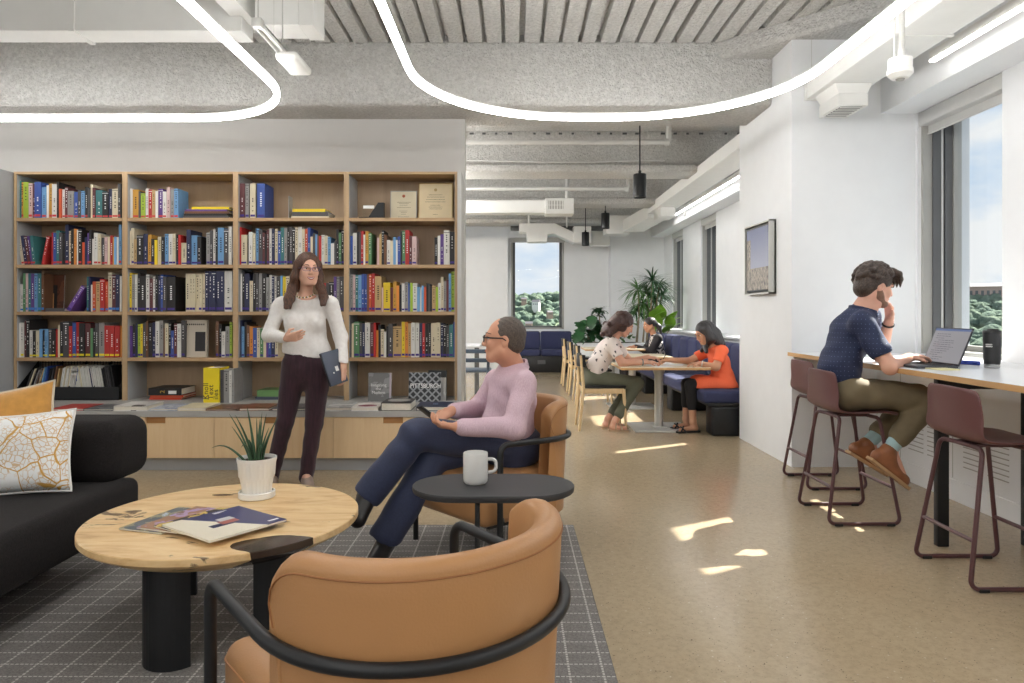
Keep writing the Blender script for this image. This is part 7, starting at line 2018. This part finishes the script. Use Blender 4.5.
# ---------------------------------------------------------------- 4. curly-haired woman at the front dining table
def woman_blouse():
    Y = 7.44
    o = thing('person', 'woman with curly brown hair in a white patterned blouse, leaning over the front table', 'person', (0.92, Y, 0.468))
    SK = skin('warm_skin', S(214, 162, 138))
    f = V((1, -0.02, 0)).normalized(); r = V((f.y, -f.x, 0))
    hd = at(624, 325.5, Y - 0.02); hf = V((0.86, -0.12, -0.5)); R = frame(hf, V((0.45, 0, 0.9)))
    neck = at(613, 340, Y); chest = at(605, 352, Y); waist = at(597, 366, Y); pel = at(594, 379, Y)
    shR, shL = at(611, 344, Y - 0.15), at(614, 343, Y + 0.15)
    elR, wrR = at(622, 363, Y - 0.22), at(647, 362, Y - 0.19)
    elL, wrL = at(630, 362, Y + 0.16), at(648, 357, Y + 0.10)
    hipR, hipL = pel + r * 0.09, pel - r * 0.09
    knR, anR = at(637, 383, Y - 0.10), at(615, 418, Y - 0.20); toR = V((anR.x + 0.10, anR.y - 0.03, 0.03)); 
    knL, anL = at(634, 383, Y + 0.12), at(608, 415, Y - 0.02); toL = V((anL.x + 0.14, anL.y - 0.03, 0.03))
    anR.z = anL.z = 0.10
    F = Field(); L = head_field(F, hd, R, 0.97, neck=neck)
    up = (neck - pel).normalized(); fn = r.cross(up).normalized(); fl = (fn, 1.4)
    F.cap(pel, waist, 0.14, 0.12, 0.05, fl).cap(waist, chest, 0.12, 0.13, 0.05, fl).cap(shL, shR, 0.052, k=0.05)
    for a, e, w in ((shR, elR, wrR), (shL, elL, wrL)): F.cap(a, e, 0.05, 0.042, 0.03).cap(e, w, 0.040, 0.025, 0.02)
    for h_, k_, a_, t_ in ((hipR, knR, anR, toR), (hipL, knL, anL, toL)): F.cap(h_, k_, 0.08, 0.055, 0.03).cap(k_, a_, 0.05, 0.033, 0.02).cap(a_ + V((-.03, 0, -0.06)), t_, 0.03, 0.022, 0.02).cap(a_, a_ + V((-.02, 0, -0.06)), 0.034, 0.03, 0.02)
    hand_field(F, wrR, V((0.95, 0.15, -0.02)), V((0, 0.2, -1)), -1, s=0.92); hand_field(F, wrL, V((0.95, -0.25, -0.05)), V((0, -0.1, -1)), 1, s=0.92)
    F.cut((0, 0, 0.006), (0, 0, -1))
    F.mesh('body', SK, 0.006, o)
    face_parts(L, R, 0.97, o, plain('brow_brown', S(72, 50, 42), 0.6), LIP_F, IRIS_B)
    H = Field(); LL = lambda x, y, z: hd + R @ V((x, y, z)); rr = random.Random(3)
    H.ell(LL(0, -0.03, 0.045), (0.098, 0.108, 0.098), R, 0.02).ell(LL(0, -0.085, -0.03), (0.11, 0.085, 0.10), R, 0.04).ell(at(608, 330, Y), (0.07, 0.13, 0.07), None, 0.05)
    H.ell(LL(0, 0.11, -0.03), (0.075, 0.075, 0.095), R, 0.015, neg=True)
    for k in range(34):
        H.ell(at(608 + rr.uniform(-6, 6), 330 + rr.uniform(-7, 6), Y + rr.uniform(-.13, .13)), rr.uniform(0.018, 0.03), None, 0.01)
    for k in range(130):
        a = rr.uniform(0.5, 2 * PI - 0.5); e = rr.uniform(-0.9, 1.5)
        d = V((math.sin(a) * math.cos(e) * 0.095, math.cos(a) * math.cos(e) * 0.10 - 0.035, 0.02 + math.sin(e) * 0.10))
        if d.y > 0.04 and d.z < 0.08: continue
        H.ell(LL(*d), rr.uniform(0.018, 0.030), None, 0.008)
    H.mesh('hair', hair_mat('curly_brown_hair', S(46, 29, 28), S(86, 56, 50), (40, 40, 40)), 0.006, o)
    b = NB('patterned_blouse'); v = b.co('Object'); 
    n1 = b.vor(v, 15); mk = b.m('LESS_THAN', b.m('ADD', n1, b.m('MULTIPLY', b.noise(v, 55, 2), 0.6)), 0.52)
    T = Field()
    T.cap(pel + V((0, 0, 0.0)), waist, 0.160, 0.145, 0.05, fl).cap(waist, chest, 0.145, 0.142, 0.05, fl).cap(shL, shR, 0.056, k=0.06).cap(chest, neck + V((0, 0, -0.01)), 0.10, 0.06, 0.05)
    for a, e in ((shR, elR), (shL, elL)): T.cap(a, a.lerp(e, 0.58), 0.056, 0.058, 0.04)
    for a, e in ((shR, elR), (shL, elL)):
        d = (e - a).normalized(); h_ = a.lerp(e, 0.60); T.cap(h_ + d * 0.068, h_ + d * 0.14, 0.068, k=0.006, neg=True)
    T.cut(pel + V((0, 0, -0.03)), V((0.1, 0, -1)))
    T.mesh('blouse', b.done(b.mix(mk, S(232, 220, 214), S(66, 56, 62)), 0.8), 0.006, o, wr=[(0.003, (26, 20, 40), 0.4)])
    P = Field()
    P.cap(pel, pel + V((0.0, 0, 0.04)), 0.16, 0.15, 0.04, (f, 1.2))
    for h_, k_, a_ in ((hipR, knR, anR), (hipL, knL, anL)): P.cap(h_, k_, 0.096, 0.072, 0.02).cap(k_, a_.lerp(k_, 0.18), 0.07, 0.052, 0.02)
    P.mesh('trousers', plain('olive_trousers', S(92, 94, 78), 0.8, var=0.1), 0.0065, o, wr=[(0.003, (24, 18, 36), 0.9)])
    for a_, t_ in ((anR, toR), (anL, toL)):
        h_ = a_ + V((-0.05, 0, 0)); sd = MB()
        sd.prism([(h_.x - .02, h_.y - .03, 0.0), (t_.x + .03, t_.y - .045, 0.0), (t_.x + .05, t_.y, 0.0), (t_.x + .03, t_.y + .045, 0.0), (h_.x - .02, h_.y + .03, 0.0)], (0, 0, 0.018))
        sd.tube([(t_.x - .04, t_.y - .045, 0.012), (t_.x - .04, t_.y, 0.062), (t_.x - .04, t_.y + .045, 0.012)], 0.009, 8).tube([(a_.x, a_.y - .038, 0.012), (a_.x + .01, a_.y - 0.03, 0.085), (a_.x + .01, a_.y + .03, 0.085), (a_.x, a_.y + .038, 0.012)], 0.007, 8)
        sd.build('sandal', plain('beige_sandal', S(178, 150, 122), 0.6), o, world=True)
    tag_w = MB(); d = (elR - wrR).normalized(); c = wrR + d * 0.05; s_ = d.orthogonal().normalized(); t_ = d.cross(s_)
    tag_w.tube([c + (s_ * math.cos(2 * PI * k / 16) + t_ * math.sin(2 * PI * k / 16)) * 0.031 for k in range(16)], 0.005, 8, closed=True).build('bracelet', plain('teal_bracelet', S(70, 110, 120), 0.5), o, world=True)
    return o
woman_blouse()

# ---------------------------------------------------------------- 5. woman in orange on the banquette
def woman_orange():
    Y = 7.32
    o = thing('person', 'woman with straight black hair in an orange dress, writing on the banquette side', 'person', (2.12, Y, 0.45))
    SK = skin('golden_skin', S(204, 154, 124))
    f = V((-1, -0.05, 0)).normalized(); r = V((f.y, -f.x, 0))               # faces the other woman; her left is toward the camera
    hd = at(704.5, 333.5, Y); hf = V((-0.88, -0.22, -0.42)); R = frame(hf, V((-0.35, 0, 0.93)))
    neck = at(714, 350, Y); chest = at(719, 362, Y); waist = at(723, 377, Y); pel = at(724, 387, Y)
    shL, shR = at(722, 351, Y - 0.15), at(710, 350, Y + 0.15)
    elL, wrL = at(716, 367, Y - 0.20), at(699, 363.5, Y - 0.16)
    elR, wrR = at(690, 361, Y + 0.18), at(668, 360, Y + 0.02)
    hipL, hipR = pel - r * 0.09, pel + r * 0.09
    knL, anL = at(691, 385, Y - 0.12), at(693, 424, Y - 0.14); knR, anR = at(687, 384, Y + 0.08), at(686, 421, Y + 0.06)
    anL.z = anR.z = 0.10
    toL, toR = V((anL.x - 0.14, anL.y - 0.06, 0.03)), V((anR.x - 0.13, anR.y - 0.05, 0.03))
    F = Field(); L = head_field(F, hd, R, 0.97, neck=neck)
    up = (neck - pel).normalized(); fn = r.cross(up).normalized(); fl = (fn, 1.4)
    F.cap(pel, waist, 0.14, 0.12, 0.05, fl).cap(waist, chest, 0.12, 0.125, 0.05, fl).cap(shL, shR, 0.05, k=0.05)
    for a, e, w in ((shL, elL, wrL), (shR, elR, wrR)): F.cap(a, e, 0.047, 0.04, 0.03).cap(e, w, 0.038, 0.024, 0.02)
    for h_, k_, a_, t_ in ((hipL, knL, anL, toL), (hipR, knR, anR, toR)): F.cap(h_, k_, 0.078, 0.053, 0.03).cap(k_, a_, 0.05, 0.034, 0.02).cap(a_ + V((.02, 0, -0.06)), t_, 0.03, 0.022, 0.02).cap(a_, a_ + V((.02, 0, -0.06)), 0.034, 0.03, 0.02)
    hand_field(F, wrL, V((-0.97, 0.1, -0.05)), V((0, 0, -1)), 1, s=0.9); hand_field(F, wrR, V((-0.95, -0.2, -0.12)), V((0.1, -0.3, -0.9)), -1, s=0.9, per=[(0.5, 0.6, 0.4)] * 4)
    F.cut((0, 0, 0.006), (0, 0, -1))
    F.mesh('body', SK, 0.006, o)
    face_parts(L, R, 0.97, o, plain('black_brow_b', S(40, 34, 34), 0.6), LIP_F, IRIS_B)
    H = Field(); LL = lambda x, y, z: hd + R @ V((x, y, z))
    H.ell(LL(0, -0.022, 0.04), (0.084, 0.098, 0.09), R, 0.02).ell(LL(0, 0.105, -0.035), (0.07, 0.07, 0.10), R, 0.015, neg=True)
    H.chain([LL(0, -0.06, 0.02), LL(0, -0.085, -0.06), at(718, 342, Y), at(723, 345, Y)], [0.078, 0.075, 0.06, 0.03], 0.04)
    for q in (-1, 1): H.chain([LL(q * 0.076, 0.0, 0.04), LL(q * 0.088, -0.005, -0.06), at(704, 351, Y - 0.0) + V((0, -q * 0.085, 0))], [0.034, 0.045, 0.022], 0.03)
    H.mesh('hair', hair_mat('straight_black_hair', S(24, 22, 24), S(58, 54, 56), (60, 60, 6)), 0.006, o, wr=[(0.0015, (120, 120, 10), 0.2)])
    orange = plain('orange_cotton', S(238, 106, 66), 0.8, var=0.06)
    T = Field()
    T.cap(pel, waist, 0.155, 0.138, 0.05, fl).cap(waist, chest, 0.138, 0.138, 0.05, fl).cap(shL, shR, 0.055, k=0.06).cap(chest, neck + V((0, 0, -0.012)), 0.095, 0.058, 0.05)
    for a, e in ((shL, elL), (shR, elR)): T.cap(a, a.lerp(e, 0.58), 0.054, 0.057, 0.04)
    for a, e in ((shL, elL), (shR, elR)):
        d = (e - a).normalized(); h_ = a.lerp(e, 0.60); T.cap(h_ + d * 0.068, h_ + d * 0.14, 0.068, k=0.006, neg=True)
    T.cap(hipL, hipL.lerp(knL, 0.72), 0.108, 0.098, 0.06).cap(hipR, hipR.lerp(knR, 0.72), 0.108, 0.098, 0.06).cap(hipL.lerp(knL, .6), hipR.lerp(knR, .6), 0.095, k=0.05)
    T.cut((0, 0, 0.452), (0, 0, -1))
    T.mesh('dress', orange, 0.006, o, wr=[(0.004, (24, 24, 44), 0.6)])
    P = Field()
    for h_, k_, a_ in ((hipL, knL, anL), (hipR, knR, anR)): P.cap(h_.lerp(k_, .35), k_, 0.082, 0.064, 0.01).cap(k_, a_.lerp(k_, 0.42), 0.064, 0.052, 0.01)
    P.mesh('leggings', plain('black_leggings', S(30, 28, 30), 0.8), 0.0065, o)
    for a_, t_ in ((anL, toL), (anR, toR)):
        h_ = a_ + V((0.05, 0, 0)); sd = MB()
        sd.prism([(h_.x + .02, h_.y - .03, 0.0), (t_.x - .03, t_.y - .045, 0.0), (t_.x - .05, t_.y, 0.0), (t_.x - .03, t_.y + .045, 0.0), (h_.x + .02, h_.y + .03, 0.0)], (0, 0, 0.018))
        sd.tube([(t_.x + .05, t_.y - .048, 0.012), (t_.x + .0, t_.y, 0.060), (t_.x + .06, t_.y + .045, 0.012)], 0.008, 8).tube([(t_.x - .01, t_.y - .048, 0.012), (t_.x + .03, t_.y, 0.066), (t_.x - .01, t_.y + .045, 0.012)], 0.008, 8)
        sd.build('sandal', M['black'], o, world=True)
    wt = MB(); d = (elL - wrL).normalized(); c = wrL + d * 0.03; s_ = d.orthogonal().normalized(); t_ = d.cross(s_)
    wt.tube([c + (s_ * math.cos(2 * PI * k / 16) + t_ * math.sin(2 * PI * k / 16)) * 0.030 for k in range(16)], 0.006, 8, closed=True).build('wristwatch', M['steel_grey'], o, world=True)
    pen = MB().cyl(wrR + V((-0.085, -0.03, -0.045)), wrR + V((-0.02, -0.01, 0.07)), 0.004, 8).build('pen', M['black'], world=True)
    tag(pen, 'dark pen in the writing hand of the woman in orange', 'pen')
    return o
woman_orange()

# ---------------------------------------------------------------- 6. woman in black at the back table
def woman_back():
    Y = 10.95
    o = thing('person', 'woman with tied-back black hair and black sleeves, sitting at the third table', 'person', (2.14, Y, 0.45))
    SK = skin('brown_skin', S(196, 142, 112))
    f = V((-1, -0.03, 0)).normalized(); r = V((f.y, -f.x, 0))
    hd = at(649.5, 325, Y); hf = V((-0.96, -0.12, -0.22)); R = frame(hf, V((-0.2, 0, 1)))
    neck = at(654, 336.5, Y); chest = at(656, 346, Y); waist = at(658, 355, Y); pel = at(659, 363, Y)
    shL, shR = at(658, 338.5, Y - 0.15), at(654, 338, Y + 0.15)
    elL, wrL = at(651, 352, Y - 0.20), at(637, 347.5, Y - 0.14); elR, wrR = at(645, 350, Y + 0.2), at(634, 346.5, Y + 0.10)
    hipL, hipR = pel - r * 0.09, pel + r * 0.09
    knL = V((1.72, Y - 0.1, 0.50)); knR = V((1.72, Y + 0.1, 0.50)); anL = V((1.75, Y - 0.1, 0.09)); anR = V((1.75, Y + 0.1, 0.09))
    F = Field(); L = head_field(F, hd, R, 0.97, neck=neck)
    fl = (f, 1.4)
    F.cap(pel, waist, 0.14, 0.12, 0.05, fl).cap(waist, chest, 0.12, 0.125, 0.05, fl).cap(shL, shR, 0.05, k=0.05)
    for a, e, w in ((shL, elL, wrL), (shR, elR, wrR)): F.cap(a, e, 0.047, 0.04, 0.03).cap(e, w, 0.038, 0.024, 0.02)
    for h_, k_, a_ in ((hipL, knL, anL), (hipR, knR, anR)): F.cap(h_, k_, 0.078, 0.053, 0.03).cap(k_, a_, 0.05, 0.034, 0.02).cap(a_ + V((0, 0, -.05)), a_ + V((-.15, 0, -.06)), 0.03, 0.024, 0.02)
    hand_field(F, wrL, V((-0.97, 0.1, -0.05)), V((0, 0, -1)), 1, s=0.9); hand_field(F, wrR, V((-0.97, -0.1, -0.05)), V((0, 0, -1)), -1, s=0.9)
    F.cut((0, 0, 0.006), (0, 0, -1)); F.mesh('body', SK, 0.007, o)
    face_parts(L, R, 0.97, o, plain('black_brow_c', S(40, 34, 34), 0.6), LIP_F, IRIS_B)
    H = Field(); LL = lambda x, y, z: hd + R @ V((x, y, z))
    H.ell(LL(0, -0.02, 0.036), (0.08, 0.096, 0.086), R, 0.02).ell(LL(0, 0.105, -0.035), (0.08, 0.075, 0.11), R, 0.015, neg=True).ell(LL(0, -0.01, -0.09), (0.1, 0.07, 0.06), R, 0.015, neg=True)
    H.chain([LL(0, -0.10, 0.0), LL(0, -0.145, -0.06), LL(0, -0.15, -0.17)], [0.036, 0.036, 0.018], 0.03)
    H.mesh('hair', hair_mat('tied_black_hair', S(24, 22, 24), S(54, 48, 48), (60, 60, 6)), 0.007, o)
    b = NB('floral_top'); v = b.co('Object')
    c = b.ramp(b.noise(v, 26, 3, 0.6), [(0.40, S(40, 36, 40)), (0.48, S(222, 214, 208)), (0.56, S(232, 226, 220)), (0.64, S(176, 142, 122))], 'CONSTANT')
    T = Field(); T.cap(pel, waist, 0.155, 0.14, 0.05, fl).cap(waist, chest, 0.14, 0.145, 0.05, fl).cap(shL, shR, 0.06, k=0.06).cap(chest, neck + V((0, 0, -0.01)), 0.1, 0.058, 0.05)
    T.mesh('top', b.done(c, 0.8), 0.007, o)
    SL = Field()
    for a, e, w in ((shL, elL, wrL), (shR, elR, wrR)): SL.cap(a + V((0, 0, -0.0)), e, 0.072, 0.060, 0.02).cap(e, e.lerp(w, .85), 0.056, 0.042, 0.02)
    SL.mesh('sleeves', plain('black_knit', S(42, 38, 40), 0.8), 0.007, o)
    P = Field()
    for h_, k_, a_ in ((hipL, knL, anL), (hipR, knR, anR)): P.cap(h_, k_, 0.09, 0.066, 0.02).cap(k_, a_, 0.062, 0.05, 0.02)
    P.cap(hipL, hipR, 0.1, k=0.03); P.mesh('trousers', plain('charcoal_trousers', S(50, 48, 54), 0.8), 0.008, o)
    for a_ in (anL, anR): Field().cap(a_ + V((0.02, 0, -.05)), a_ + V((-.17, 0, -.055)), 0.036, 0.032, 0.01).cut((0, 0, 0.003), (0, 0, -1)).mesh('shoe', M['black'], 0.007, o)
    return o
woman_back()
